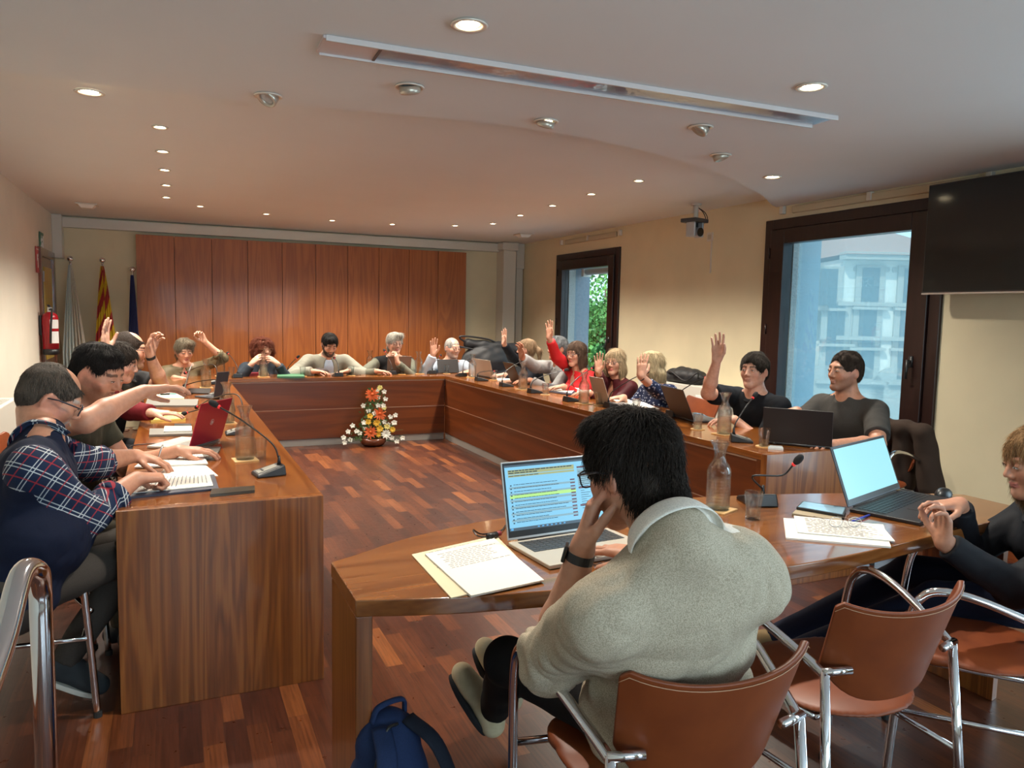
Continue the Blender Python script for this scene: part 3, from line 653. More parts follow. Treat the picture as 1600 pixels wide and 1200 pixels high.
def parquet():
    m = mat('parquet', (0.2, 0.05, 0.02), 0.24); m2 = m
    tc = nd(m, 'ShaderNodeTexCoord'); sx = nd(m, 'ShaderNodeSeparateXYZ'); lk(m, tc.outputs['Object'], sx.inputs[0])
    def M(op, a, b=None, c=None):
        n = nd(m, 'ShaderNodeMath', operation=op)
        for i, q in enumerate((a, b, c)):
            if q is None: continue
            if isinstance(q, (int, float)): n.inputs[i].default_value = q
            else: lk(m, q, n.inputs[i])
        return n.outputs[0]
    row = M('FLOOR', M('DIVIDE', sx.outputs[0], 0.072)); w1 = nd(m, 'ShaderNodeTexWhiteNoise', noise_dimensions='1D'); lk(m, row, w1.inputs['W'])
    ly = M('ADD', M('DIVIDE', sx.outputs[1], 0.40), M('MULTIPLY', w1.outputs[0], 97.3)); idx = M('FLOOR', ly)
    w2 = nd(m, 'ShaderNodeTexWhiteNoise', noise_dimensions='2D'); cb = nd(m, 'ShaderNodeCombineXYZ'); lk(m, row, cb.inputs[0]); lk(m, idx, cb.inputs[1]); lk(m, cb.outputs[0], w2.inputs['Vector'])
    r = ramp(m, [(0.0, (0.050, 0.013, 0.007)), (0.4, (0.078, 0.021, 0.009)), (0.75, (0.108, 0.030, 0.011)), (0.93, (0.16, 0.047, 0.015)), (1.0, (0.27, 0.088, 0.024))]); lk(m, w2.outputs[0], r.inputs[0])
    mp = nd(m, 'ShaderNodeMapping'); mp.inputs['Scale'].default_value = (90, 3.5, 1); lk(m, tc.outputs['Object'], mp.inputs[0])
    ad = nd(m, 'ShaderNodeVectorMath', operation='ADD'); lk(m, mp.outputs[0], ad.inputs[0]); cb2 = nd(m, 'ShaderNodeCombineXYZ'); lk(m, M('MULTIPLY', w2.outputs[0], 50.0), cb2.inputs[0]); lk(m, M('MULTIPLY', w2.outputs[0], 31.0), cb2.inputs[1]); lk(m, cb2.outputs[0], ad.inputs[1])
    n = nd(m, 'ShaderNodeTexNoise'); n.inputs['Scale'].default_value = 1.2; n.inputs['Detail'].default_value = 5; n.inputs['Distortion'].default_value = 0.6; lk(m, ad.outputs[0], n.inputs[0])
    g = ramp(m, [(0.3, (0.55, 0.5, 0.5)), (0.65, (1.15, 1.12, 1.1))]); lk(m, n.outputs[0], g.inputs[0])
    mx = nd(m, 'ShaderNodeMix', data_type='RGBA', blend_type='MULTIPLY'); mx.inputs[0].default_value = 1; lk(m, r.outputs[0], mx.inputs[6]); lk(m, g.outputs[0], mx.inputs[7])
    fx = M('FRACT', M('DIVIDE', sx.outputs[0], 0.072)); fy = M('FRACT', ly)
    gap = M('MAXIMUM', M('LESS_THAN', fx, 0.02), M('LESS_THAN', fy, 0.004)); mg = nd(m, 'ShaderNodeMix', data_type='RGBA'); lk(m, M('MULTIPLY', gap, 0.7), mg.inputs[0]); lk(m, mx.outputs[2], mg.inputs[6]); mg.inputs[7].default_value = (0.02, 0.008, 0.005, 1)
    lk(m, mg.outputs[2], bsdf(m).inputs['Base Color'])
    n3 = nd(m, 'ShaderNodeTexNoise'); n3.inputs['Scale'].default_value = 26; n3.inputs['Detail'].default_value = 4; lk(m, tc.outputs['Object'], n3.inputs[0])
    rr = nd(m, 'ShaderNodeMapRange'); rr.inputs[3].default_value = 0.22; rr.inputs[4].default_value = 0.40; lk(m, n3.outputs[0], rr.inputs[0]); lk(m, rr.outputs[0], bsdf(m).inputs['Roughness'])
    bump(m, n3.outputs[0], 0.05, 0.004); bsdf(m).inputs['Coat Weight'].default_value = 0.15; bsdf(m).inputs['Coat Roughness'].default_value = 0.3; return m
struct(MB().bb(XL-0.3, XR+0.6, YR-0.3, YB+0.3, -0.12, 0).build('floor', parquet()))
# walls
struct(MB().bb(XL-0.2, XL, YR, YB+0.2, 0, 2.6).build('wall_left', M_WALLW))
struct(MB().bb(XL-0.2, XR+0.2, YB, YB+0.2, 0, 2.6).build('wall_back', M_WALL))
DAY_FILL = 52.0
W1 = (3.50, 5.20, 0.04, 2.33); W2 = (7.565, 9.14, 0.04, 2.285); W3 = (0.2, 1.9, 0.04, 2.33); W4 = (-2.4, -0.7, 0.04, 2.33)
w = MB(); TH = 0.17; ys = [YR]
for (y0, y1, z0, z1) in (W4, W3, W1, W2):
    w.bb(XR, XR+TH, ys[-1], y0, 0, 2.6); w.bb(XR, XR+TH, y0, y1, z1, 2.6); w.bb(XR, XR+TH, y0, y1, 0, z0); ys.append(y1)
w.bb(XR, XR+TH, ys[-1], YB+0.2, 0, 2.6); struct(w.build('wall_right', M_WALL))
w = MB(); w.bb(XL-0.2, -0.4, YR-0.2, YR, 0, 2.6); w.bb(3.6, XR+0.2, YR-0.2, YR, 0, 2.6); w.bb(-0.4, 3.6, YR-0.2, YR, 0, 0.7); w.bb(-0.4, 3.6, YR-0.2, YR, 2.2, 2.6); struct(w.build('wall_rear', M_WALLW))
# ceilings: a deep plane over the tables, and a lower one over the entrance with a curved edge
struct(MB().bb(XL-0.2, XR+0.6, YR-0.2, YB+0.2, ZF, ZF+0.12).build('ceiling', M_CEIL))
edge = [(4.95, 5.16), (4.70, 5.06), (4.25, 4.70), (3.75, 4.36), (3.38, 4.14), (2.80, 3.90), (2.2, 3.72), (1.6, 3.66), (1.0, 3.72), (0.5, 3.82), (0.0, 3.86), (-0.6, 3.86), (-1.3, 3.84)]
ep = [(p[0], p[1]) for p in smooth_path([(x, y, 0) for x, y in edge], 5)]
struct(MB().prism([(-1.4, YR-0.1), (4.95, YR-0.1)]+ep, ZN, ZF+0.02).build('ceiling.001', M_CEIL))
# baseboards
M_BASE = wood('baseboard_wood', [(0.14, 0.035, 0.012), (0.22, 0.06, 0.02), (0.3, 0.09, 0.03)], 1)
struct(MB().bb(XL, XL+0.015, YR, 9.1, 0, 0.08).build('baseboard_left', M_BASE)); struct(MB().bb(XR-0.015, XR, 5.25, 7.5, 0, 0.08).build('baseboard_right', M_BASE)); struct(MB().bb(XR-0.015, XR, 1.95, 3.45, 0, 0.08).build('baseboard_right.001', M_BASE))
# back wall services: boxed beam, pilasters
b = MB(); b.bb(XL, 4.42, YB-0.10, YB, 2.385, 2.50); struct(b.build('trim_1', M_TRIMW, bevel=0.004), 'pale boxed beam running along the top of the back wall')
b = MB(); b.bb(4.40, 4.60, YB-0.26, YB, 0, 2.40); struct(b.build('trim_2', M_TRIMW, bevel=0.01), 'cream square column in the far corner')
b = MB(); b.bb(4.37, 4.63, YB-0.29, YB, 2.40, ZF-0.002); struct(b.build('trim_3', M_TRIMW, bevel=0.02), 'rounded cap on the corner column')
b = MB(); b.bb(4.66, 4.77, YB-0.14, YB, 0, 2.30); b.bb(4.65, 4.78, YB-0.16, YB, 2.15, ZF-0.002); struct(b.build('trim_4', M_TRIMW, bevel=0.008), 'narrow boxed pipe beside the corner column')
b = MB(); b.bb(XL, XL+0.10, YB-0.20, YB, 2.02, ZF-0.002); struct(b.build('trim_5', M_TRIMW, bevel=0.006), 'boxed duct hanging in the left back corner')
# wood panelling in ten boards
cherry = [(0.24, 0.060, 0.009), (0.32, 0.088, 0.014), (0.38, 0.11, 0.02)]
M_CHERRY = wood('cherry_panel', cherry, 2, rough=0.45, scale=0.9, coat=0.1, warp=2.4)
pan = thing('wall_panelling', 'tall reddish cherry wood panelling standing against the back wall', 'wall panelling', (0, YB-0.12, 0))
px0, px1 = A(211.5, 366, y=YB-0.13)[0], A(729, 395, y=YB-0.13)[0]
for i in range(10):
    a = px0+(px1-px0)*i/10; c = px0+(px1-px0)*(i+1)/10
    MB().bb(a+0.0025, c-0.0025, -0.012, 0.012, 0.02, 2.345).build('panel', M_CHERRY, pan, bevel=0.0015)
MB().bb(px0+0.004, px1-0.004, 0.013, 0.075, 0.02, 2.335).build('backing_frame', mat('dark_wood', (0.045, 0.012, 0.005), 0.5), pan)
# door in the left wall
d = MB(); d.bb(XL-0.01, XL+0.03, 9.08, 9.18, 0, 2.07); d.bb(XL-0.01, XL+0.03, 10.02, 10.12, 0, 2.07); d.bb(XL-0.01, XL+0.03, 9.1802, 10.0198, 1.98, 2.07)
dr = struct(d.build('door_1', wood('door_wood', [(0.10, 0.03, 0.012), (0.16, 0.05, 0.02), (0.2, 0.07, 0.03)], 2), bevel=0.004), 'brown framed door with a yellow reeded pane in the left wall')
MB().bb(XL-0.005, XL+0.012, 9.18, 10.02, 0.01, 1.98).build('door_leaf', wood('door_wood', cherry, 2), dr)
pm = noise_mat('amber_pane', (0.42, 0.27, 0.03), (0.62, 0.42, 0.06), 0.25, 3, 0.2, 0.002, (1, 30, 0.6)); MB().bb(XL+0.012, XL+0.020, 9.34, 9.90, 0.9, 1.88).build('pane', pm, dr)
MB().bb(XL+0.012, XL+0.03, 9.22, 9.27, 1.72, 1.83).build('hinge', mat('steel', (0.55, 0.55, 0.55), 0.3, 1.0), dr)
# windows
def facing(m, lo, hi, p=4.0):
    lw = nd(m, 'ShaderNodeLayerWeight'); lw.inputs[0].default_value = 0.5; a = nd(m, 'ShaderNodeMath', operation='POWER'); a.inputs[1].default_value = p; lk(m, lw.outputs['Facing'], a.inputs[0])
    r = nd(m, 'ShaderNodeMapRange'); r.inputs[3].default_value = lo; r.inputs[4].default_value = hi; lk(m, a.outputs[0], r.inputs[0]); return r.outputs[0]
def thin_glass():
    m = bpy.data.materials.new('window_glass'); m.use_nodes = True; MATS['window_glass'] = m; n = m.node_tree.nodes; n.remove(n['Principled BSDF'])
    t = nd(m, 'ShaderNodeBsdfTransparent'); t.inputs[0].default_value = (0.93, 0.98, 0.98, 1); g = nd(m, 'ShaderNodeBsdfGlossy'); g.inputs['Roughness'].default_value = 0.01
    x = nd(m, 'ShaderNodeMixShader'); lk(m, facing(m, 0.05, 0.7), x.inputs[0]); lk(m, t.outputs[0], x.inputs[1]); lk(m, g.outputs[0], x.inputs[2]); lk(m, x.outputs[0], n['Material Output'].inputs[0]); return m
M_GLASS = thin_glass(); M_STEEL = mat('steel', (0.55, 0.55, 0.55), 0.3, 1.0)
def window(n, W, gl, label):
    y0, y1, z0, z1 = W; g0, g1 = gl; gz = z1-0.21; f = MB()
    for a, c, e, h in ((y0, y0+0.085, z0, z1), (y1-0.085, y1, z0, z1), (y0+0.0852, y1-0.0852, z1-0.085, z1), (y0+0.0852, y1-0.0852, z0, z0+0.07)): f.bb(XR-0.025, XR+0.10, a, c, e, h)
    o = struct(f.build('window_%d' % n, M_MAHOG, bevel=0.006), label); s = MB(); a0, a1 = y0+0.088, y1-0.088
    for a, c, e, h in ((a0, g0, z0+0.07, z1-0.088), (g1, a1, z0+0.07, z1-0.088), (g0+0.0002, g1-0.0002, gz, z1-0.088), (g0+0.0002, g1-0.0002, z0+0.07, z0+0.2)): s.bb(XR-0.045, XR+0.06, a, c, e, h)
    so = s.build('sash', M_MAHOG, o, bevel=0.006); MB().bb(XR+0.01, XR+0.016, g0, g1, z0+0.2, gz).build('glass', M_GLASS, so)
    h = MB(); hy = g0-0.07; h.tube([(XR-0.045, hy, 1.20), (XR-0.085, hy, 1.20)], 0.010, 8); h.tube([(XR-0.085, hy, 1.215), (XR-0.09, hy, 1.08)], 0.010, 8); h.box((XR-0.05, hy, 1.2), (0.01, 0.03, 0.08)); h.build('handle', mat('black_handle', (0.02, 0.02, 0.02), 0.3), so, smooth=True)
    for zz in (0.4, 1.35, 2.0):
        MB().tube([(XR-0.05, a1+0.002, zz), (XR-0.05, a1+0.002, zz+0.09)], 0.009, 8).build('hinge', M_MAHOG, o, smooth=True)
    return o
window(1, W1, (3.745, 4.955), 'large dark mahogany window behind the man in grey')
window(2, W2, (7.775, 8.935), 'small dark mahogany window on the far right')
window(3, W3, (0.42, 1.68), 'dark window beside the entrance'); window(4, W4, (-2.2, -0.9), 'dark window at the rear')
o = MB(); 
for a, c, e, h in ((-0.4, 3.6, 0.7, 0.78), (-0.4, 3.6, 2.12, 2.2), (-0.4, -0.32, 0.7, 2.2), (3.52, 3.6, 0.7, 2.2), (1.56, 1.64, 0.7, 2.2)): o.bb(a, c, YR-0.12, YR-0.04, e, h)
o = struct(o.build('window_5', M_MAHOG, bevel=0.004)); MB().bb(-0.33, 3.53, YR-0.09, YR-0.084, 0.76, 2.14).build('glass', M_GLASS, o)
# outside reveals and sunscreen
M_PIER_SHADE = noise_mat('pier_shaded', (0.26, 0.34, 0.42), (0.31, 0.39, 0.47), 0.9, 30, 0.2, 0.01)  # grey-blue darkened to carry the shade on the pier's inner side
M_CONC = noise_mat('outer_render', (0.40, 0.44, 0.46), (0.52, 0.56, 0.57), 0.9, 60, 0.5, 0.01)
for k, (y0, y1, z0, z1) in enumerate((W1, W2)):
    y1g = y1-0.245 if k == 0 else y1-0.205; dx = 0.42 if k == 0 else 0.40
    MB().bb(XR+0.07, XR+0.168, y1g, y1-0.002, 0.06, z1-0.002).build('wall_reveal_%s' % ('near', 'far')[k], M_CONC)['kind'] = 'structure'; dx = 0.39
    pq = MB().bb(XR+0.171, XR+dx, y1g+0.004, y1g+0.5, 0, 2.9).build('wall_pier_%s' % ('near', 'far')[k], M_PIER_SHADE); pq['kind'] = 'structure'
    b = MB(); b.bb(XR+0.17, XR+dx, y0-0.3, y0+0.12, 0, 2.9); b.bb(XR+0.17, XR+dx, y0+0.12, y1g, -0.1, 0.05); b.bb(XR+0.17, XR+dx, y0+0.12, y1g, z1+0.05, 2.9)
    struct(b.build('wall_outer_%s' % ('near', 'far')[k], M_CONC))
scr = bpy.data.materials.new('sun_screen'); scr.use_nodes = True; scr.node_tree.nodes.remove(scr.node_tree.nodes['Principled BSDF'])
t = nd(scr, 'ShaderNodeBsdfTransparent'); t.inputs[0].default_value = (0.85, 0.92, 0.95, 1); df = nd(scr, 'ShaderNodeBsdfTranslucent'); df.inputs[0].default_value = (0.45, 0.62, 0.68, 1); x = nd(scr, 'ShaderNodeMixShader')
sc_tc = nd(scr, 'ShaderNodeTexCoord'); wv = nd(scr, 'ShaderNodeTexNoise'); mp_ = nd(scr, 'ShaderNodeMapping'); mp_.inputs['Scale'].default_value = (1, 160, 6); lk(scr, sc_tc.outputs['Object'], mp_.inputs[0]); lk(scr, mp_.outputs[0], wv.inputs[0]); mr = nd(scr, 'ShaderNodeMapRange'); mr.inputs[3].default_value = 0.20; mr.inputs[4].default_value = 0.36; lk(scr, wv.outputs[0], mr.inputs[0])
lk(scr, mr.outputs[0], x.inputs[0]); lk(scr, t.outputs[0], x.inputs[1]); lk(scr, df.outputs[0], x.inputs[2]); lk(scr, x.outputs[0], scr.node_tree.nodes['Material Output'].inputs[0])
rs_ = thing('roller_screen', 'pale see-through sunscreen lowered outside the large window', 'roller blind', (XR+0.13, 4.35, 0))
MB().bb(-0.001, 0.001, -0.74, 0.60, 0.56, 2.28).build('fabric', scr, rs_); MB().bb(-0.012, 0.012, -0.74, 0.60, 0.535, 0.56).build('bottom_bar', mat('alu', (0.5, 0.5, 0.5), 0.4, 0.8), rs_)
rt = thing('roller_blind', 'rolled-up white blind tube at the top of the far small window', 'roller blind', (XR+0.28, 8.35, 2.06)); MB().tube([(0, -0.70, 0), (0, 0.52, 0)], 0.045, 14).build('roll', mat('blind_white', (0.75, 0.76, 0.74), 0.6), rt, smooth=True); MB().box((0, 0.50, 0), (0.13, 0.06, 0.13)).build('bracket', mat('blind_white', (0.75, 0.76, 0.74), 0.6), rt, bevel=0.01)
# blind rails above the windows, inside
for k, (ya, yb_, zz, lab) in enumerate(((7.55, 9.05, 2.44, 'cream rail with brackets on the wall over the small far window'), (3.2, 5.05, 2.40, 'cream rail with brackets on the wall over the large window'))):
    t = thing('curtain_rail', lab, 'rail', (XR-0.02, (ya+yb_)/2, zz)); L = (yb_-ya)/2
    MB().bb(-0.012, 0.018, -L+0.1, L-0.15, -0.035, 0.025).build('rail', mat('rail_cream', (0.5, 0.44, 0.30), 0.6), t, bevel=0.01)
    for q in (-L+0.02, 0, L-0.04): MB().bb(-0.022, 0.018, q-0.02, q+0.02, -0.03, 0.035).build('bracket', M_TRIMW, t, bevel=0.004)
# sky portals at two windows; added area lamps brighten through the unseen ones
for k, (y0, y1, z0, z1) in enumerate((W1, W2)):
    l = add_light('window_portal', 'AREA', (XR+0.6, (y0+y1)/2, (z0+z1)/2), 1, rot=(0, PI/2, 0), shape='RECTANGLE', size=2.3, size_y=1.7); l.data.cycles.is_portal = True
for (y0, y1, z0, z1) in (W3, W4): add_light('window_fill_lamp', 'AREA', (XR+0.35, (y0+y1)/2, 1.25), DAY_FILL, (0.72, 0.86, 1.0), rot=(0, PI/2, 0), shape='RECTANGLE', size=2.2, size_y=1.5)
add_light('window_fill_lamp', 'AREA', (1.6, YR-0.35, 1.45), DAY_FILL*2.2, (0.80, 0.90, 1.0), rot=(PI/2, 0, 0), shape='RECTANGLE', size=3.9, size_y=1.4)

# ------------------------------------------------------------------ ceiling lamps
M_RING = mat('lamp_ring', (0.75, 0.70, 0.62), 0.35, 0.3); M_CUP = mat('lamp_cup', (0.55, 0.50, 0.42), 0.3, 0.6)
M_BULB = mat('lamp_glow', (1, 0.9, 0.7), 0.4); bsdf(M_BULB).inputs['Emission Color'].default_value = (1.0, 0.82, 0.52, 1); bsdf(M_BULB).inputs['Emission Strength'].default_value = 26
M_LENS = mat('lamp_lens_off', (0.5, 0.5, 0.5), 0.15)
def mk_lamp(lit=True, tilt=0, az=0, small=False):
    q = 0.72 if small else 1.0
    t = thing('ceiling_lamp', '', 'ceiling lamp')
    MB().lathe([(0.042*q, 0.0), (0.060*q, 0.0), (0.064*q, -0.004), (0.060*q, -0.008), (0.046*q, -0.006)], n=28, closed=True).build('ring', M_RING, t, smooth=True)
    R = rotz(az)@rotx(tilt)
    if tilt: MB().lathe([(0.046, 0.01), (0.046, -0.02), (0.040, -0.026), (0.030, -0.012), (0.030, 0.01)], (0, 0, -0.004), 24, R, closed=True).build('gimbal', M_CUP, t, smooth=True); MB().lathe([(0.0, -0.012), (0.031, -0.012), (0.031, 0.004), (0, 0.004)], (0, 0, -0.004), 20, R).build('bulb', M_BULB if lit else M_LENS, t, smooth=False)
    else: MB().lathe([(0.0, -0.0035), (0.030*q, -0.0035), (0.036*q, 0.0), (0, 0.0)], n=24).build('bulb', M_BULB, t)
    return t
near_lit = [(140, 143, 'nearest the left wall'), (733, 38, 'nearest the camera'), (1268, 135, 'beyond the end of the plastic strip'), (1207, 276, 'above the large window')]
gim = [(419, 149, 35, 2.2, 0, 'leftmost of the tilting spotlights'), (640, 135, 25, -0.6, 0, 'between the strip and the left tilting one'), (853, 189, 25, 0.2, 1, 'glowing inside its tilted cup in mid ceiling'), (1095, 198, 35, 1.2, 0, 'right under the plastic strip'), (1126, 242, 20, -2.2, 0, 'by the curved ceiling edge')]
far_px = [(250, 198), (254, 236), (257, 265), (260, 289), (260, 308), (313, 322), (416, 334), (519, 344), (613, 350), (711, 352), (770, 349), (813, 336), (863, 321), (924, 303), (998, 282)]
far_lab = ['nearest of the left row', 'second from the near end of the left row', 'middle one of the left row', 'fourth from the near end of the left row', 'far end of the left row', 'first of the back row, by the left row', 'over the olive blouse woman side of the back row', 'over the curly-haired woman side of the back row', 'in mid back row above the panelling', 'above the right end of the panelling', 'at the corner of the back and right rows', 'far end of the right row', 'second from the far end of the right row', 'third from the far end of the right row', 'nearest of the right row']
def lamp_light(p, e, name='lamp_light', dirn=None, col=(1.0, 0.92, 0.79)):
    l = add_light(name, 'SPOT', (p[0], p[1], p[2]-0.03), e, col, spot_size=math.radians(135), spot_blend=0.9, shadow_soft_size=0.035)
    if dirn is not None: l.rotation_euler = Vector(dirn).to_track_quat('-Z', 'Y').to_euler()
LE = 118.0
proto = mk_lamp(); used = False
for px_, py_, lb in near_lit:
    p = A(px_, py_, z=ZN-0.001); place(proto, used, p, 0, 'round recessed ceiling lamp shining, '+lb, 'lit recessed lamps in the lower ceiling'); used = True; lamp_light(p, LE)
for px_, py_, ti, az, lit, lb in gim:
    p = A(px_, py_, z=ZN-0.001); t = mk_lamp(bool(lit), math.radians(ti), az); t.location = p.tolist(); t['label'] = 'swivelling recessed spotlight, '+lb; t['group'] = 'swivelling spotlights'
proto = mk_lamp(small=True); used = False
for (px_, py_), lb in zip(far_px, far_lab):
    p = A(px_, py_, z=ZF-0.001); place(proto, used, p, 0, 'small recessed lamp shining, '+lb, 'small lamps following the tables'); used = True; lamp_light(p, LE*0.9)
for px_, py_, lb in ((136, 319, 'square frosted ceiling diffuser near the left wall'), (818, 366, 'square ceiling diffuser in the far right corner')):
    p = A(px_, py_, z=ZF-0.001); t = thing('ceiling_diffuser', lb, 'ceiling fitting', p); MB().bb(-0.10, 0.10, -0.10, 0.10, -0.012, 0).build('frame', M_TRIMW, t, bevel=0.003)
    MB().hexa([(-0.08, -0.08, -0.012), (0.08, -0.08, -0.012), (0.08, 0.08, -0.012), (-0.08, 0.08, -0.012)], [(-0.05, -0.05, -0.045), (0.05, -0.05, -0.045), (0.05, 0.05, -0.045), (-0.05, 0.05, -0.045)]).build('diffuser', mat('frost', (0.8, 0.8, 0.76), 0.3), t, bevel=0.004)
# transparent strip on the ceiling
stp = bpy.data.materials.new('clear_plastic'); stp.use_nodes = True; stp.node_tree.nodes.remove(stp.node_tree.nodes['Principled BSDF'])
t = nd(stp, 'ShaderNodeBsdfTransparent'); t.inputs[0].default_value = (0.90, 0.90, 0.93, 1); g = nd(stp, 'ShaderNodeBsdfGlossy'); g.inputs['Roughness'].default_value = 0.06; x = nd(stp, 'ShaderNodeMixShader')
nz = nd(stp, 'ShaderNodeTexNoise'); nz.inputs['Scale'].default_value = 9; bmp = nd(stp, 'ShaderNodeBump'); bmp.inputs['Strength'].default_value = 0.25; bmp.inputs['Distance'].default_value = 0.02; tcc = nd(stp, 'ShaderNodeTexCoord'); lk(stp, tcc.outputs['Object'], nz.inputs[0]); lk(stp, nz.outputs[0], bmp.inputs['Height']); lk(stp, bmp.outputs[0], g.inputs['Normal'])
lk(stp, facing(stp, 0.05, 0.6), x.inputs[0]); lk(stp, t.outputs[0], x.inputs[1]); lk(stp, g.outputs[0], x.inputs[2]); lk(stp, x.outputs[0], stp.node_tree.nodes['Material Output'].inputs[0])
s = thing('plastic_strip', 'long clear plastic strip fixed across the lower ceiling', 'plastic strip', (1.7, 2.84, ZN), math.radians(-1.6))
MB().bb(-1.18, 1.20, -0.082, 0.082, -0.010, -0.006).build('sheet', stp, s)
for q in (-1, 1): MB().bb(-1.18, 1.20, q*0.082-0.006, q*0.082+0.006, -0.022, -0.001).build('edge_profile', mat('clear_edge', (0.66, 0.62, 0.62), 0.15), s, bevel=0.002)
MB().bb(-1.19, -0.98, -0.085, 0.085, -0.014, -0.002).build('end_plate', mat('plate_mauve', (0.62, 0.55, 0.55), 0.3), s, bevel=0.003); MB().bb(-0.985, -0.975, -0.07, 0.07, -0.018, -0.006).build('clip', mat('clip_dark', (0.08, 0.07, 0.07), 0.4), s)

# ------------------------------------------------------------------ the tables
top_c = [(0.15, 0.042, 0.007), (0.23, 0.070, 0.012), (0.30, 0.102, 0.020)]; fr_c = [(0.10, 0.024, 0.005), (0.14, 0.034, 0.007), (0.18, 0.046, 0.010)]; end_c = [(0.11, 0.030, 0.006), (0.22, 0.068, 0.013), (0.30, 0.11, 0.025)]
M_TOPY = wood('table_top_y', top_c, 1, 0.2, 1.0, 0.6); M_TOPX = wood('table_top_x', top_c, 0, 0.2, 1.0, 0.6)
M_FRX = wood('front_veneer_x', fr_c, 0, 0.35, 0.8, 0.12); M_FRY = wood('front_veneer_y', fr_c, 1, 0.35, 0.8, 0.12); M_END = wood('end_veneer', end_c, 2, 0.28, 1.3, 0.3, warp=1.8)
M_PLINTH = mat('plinth_grey', (0.34, 0.32, 0.29), 0.4, 0.2); M_GROOVE = mat('groove_pale', (0.55, 0.36, 0.25), 0.4)
ZT = 0.75; D1 = dict(x0=-0.19, x1=0.535, y0=2.955); D3 = dict(x0=2.905, x1=3.63, y0=3.08); YI, YO = 8.33, 9.03
t = thing('council_table', 'long glossy wooden table run along the left wall side', 'table', (0.17, 5.6, 0)); ox, oy = 0.17, 5.6
def part(x0, x1, y0, y1, z0, z1, nm, m, bev=0.002): return MB().bb(x0-ox, x1-ox, y0-oy, y1-oy, z0, z1).build(nm, m, t, bevel=bev)
part(D1['x0'], D1['x1'], D1['y0']+0.046, YI-0.012, 0.712, ZT, 'tabletop', M_TOPY, 0.003)
part(D1['x0'], D1['x1'], D1['y0'], D1['y0']+0.045, 0, ZT, 'end_panel', M_END)
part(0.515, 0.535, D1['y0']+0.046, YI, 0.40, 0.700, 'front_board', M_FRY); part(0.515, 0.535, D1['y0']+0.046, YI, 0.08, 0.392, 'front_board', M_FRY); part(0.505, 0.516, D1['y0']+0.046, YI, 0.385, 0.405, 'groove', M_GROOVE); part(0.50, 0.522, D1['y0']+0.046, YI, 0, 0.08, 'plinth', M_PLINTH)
part(-0.17, -0.13, 5.6, 5.64, 0, 0.71, 'support_panel', M_END)
t = thing('council_table', 'wooden table section across the back, in front of the panelling', 'table', (1.7, 8.6, 0)); ox, oy = 1.7, 8.6
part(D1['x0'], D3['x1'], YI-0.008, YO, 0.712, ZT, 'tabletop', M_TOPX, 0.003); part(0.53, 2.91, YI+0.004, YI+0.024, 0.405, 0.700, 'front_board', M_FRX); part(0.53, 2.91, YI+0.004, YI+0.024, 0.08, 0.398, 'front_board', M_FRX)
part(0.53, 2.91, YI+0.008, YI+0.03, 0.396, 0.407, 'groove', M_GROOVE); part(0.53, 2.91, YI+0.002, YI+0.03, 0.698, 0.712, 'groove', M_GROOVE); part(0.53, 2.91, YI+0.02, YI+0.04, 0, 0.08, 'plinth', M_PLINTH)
t = thing('council_table', 'wooden table run along the window side with a figured end', 'table', (3.27, 5.6, 0)); ox, oy = 3.27, 5.6
part(D3['x0'], D3['x1'], D3['y0']+0.046, YI-0.01, 0.712, ZT, 'tabletop', M_TOPY, 0.003); part(D3['x0'], D3['x1'], D3['y0'], D3['y0']+0.045, 0, ZT, 'end_panel', M_END)
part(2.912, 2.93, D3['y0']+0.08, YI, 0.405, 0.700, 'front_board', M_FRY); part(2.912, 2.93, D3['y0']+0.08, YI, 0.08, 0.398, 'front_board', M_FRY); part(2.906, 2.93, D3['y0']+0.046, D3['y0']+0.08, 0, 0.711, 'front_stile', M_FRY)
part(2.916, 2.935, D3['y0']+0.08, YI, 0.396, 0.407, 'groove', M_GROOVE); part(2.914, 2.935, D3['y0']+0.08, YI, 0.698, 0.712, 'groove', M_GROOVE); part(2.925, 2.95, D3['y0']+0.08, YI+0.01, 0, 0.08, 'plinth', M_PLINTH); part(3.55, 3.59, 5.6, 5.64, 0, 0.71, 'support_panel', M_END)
# press table in front
back = [(0.409, 2.146), (0.50, 2.195), (0.64, 2.278), (0.84, 2.358), (1.05, 2.41), (1.4, 2.45), (1.85, 2.44), (2.28, 2.36), (2.60, 2.27), (2.90, 2.16), (3.06, 2.08)]
front = [(3.06, 1.80), (2.90, 1.765), (2.71, 1.745), (2.35, 1.70), (2.0, 1.655), (1.65, 1.635), (1.25, 1.66), (0.85, 1.72), (0.63, 1.762), (0.41, 1.83)]
back = [tuple(p[:2]) for p in smooth_path([(x, y, 0) for x, y in back], 3)]; front = [tuple(p[:2]) for p in smooth_path([(x, y, 0) for x, y in front], 3)]
t = thing('press_table', 'curved glossy wooden desk with thick top in the foreground', 'table', (1.7, 2.0, 0))
poly = [(x-1.7, y-2.0) for x, y in (back+front)][::-1]
M_TOPD = wood('press_top', [(0.14, 0.042, 0.010), (0.22, 0.074, 0.018), (0.30, 0.112, 0.031)], 0, 0.16, 1.0, 0.8, warp=2.0)
MB().prism(poly, 0.705, ZT).build('tabletop', M_TOPD, t, bevel=0.004)
MB().prism([(x-1.7, y-2.0) for x, y in ((0.411, 2.144), (0.411, 1.833), (0.453, 1.826), (0.453, 2.165))], 0, 0.7045).build('leg', M_END, t, bevel=0.003)
MB().prism([(x-1.7, y-2.0) for x, y in ((2.905, 1.80), (2.95, 1.81), (2.95, 2.12), (2.905, 2.14))], 0, 0.7045).build('leg', M_END, t, bevel=0.003)
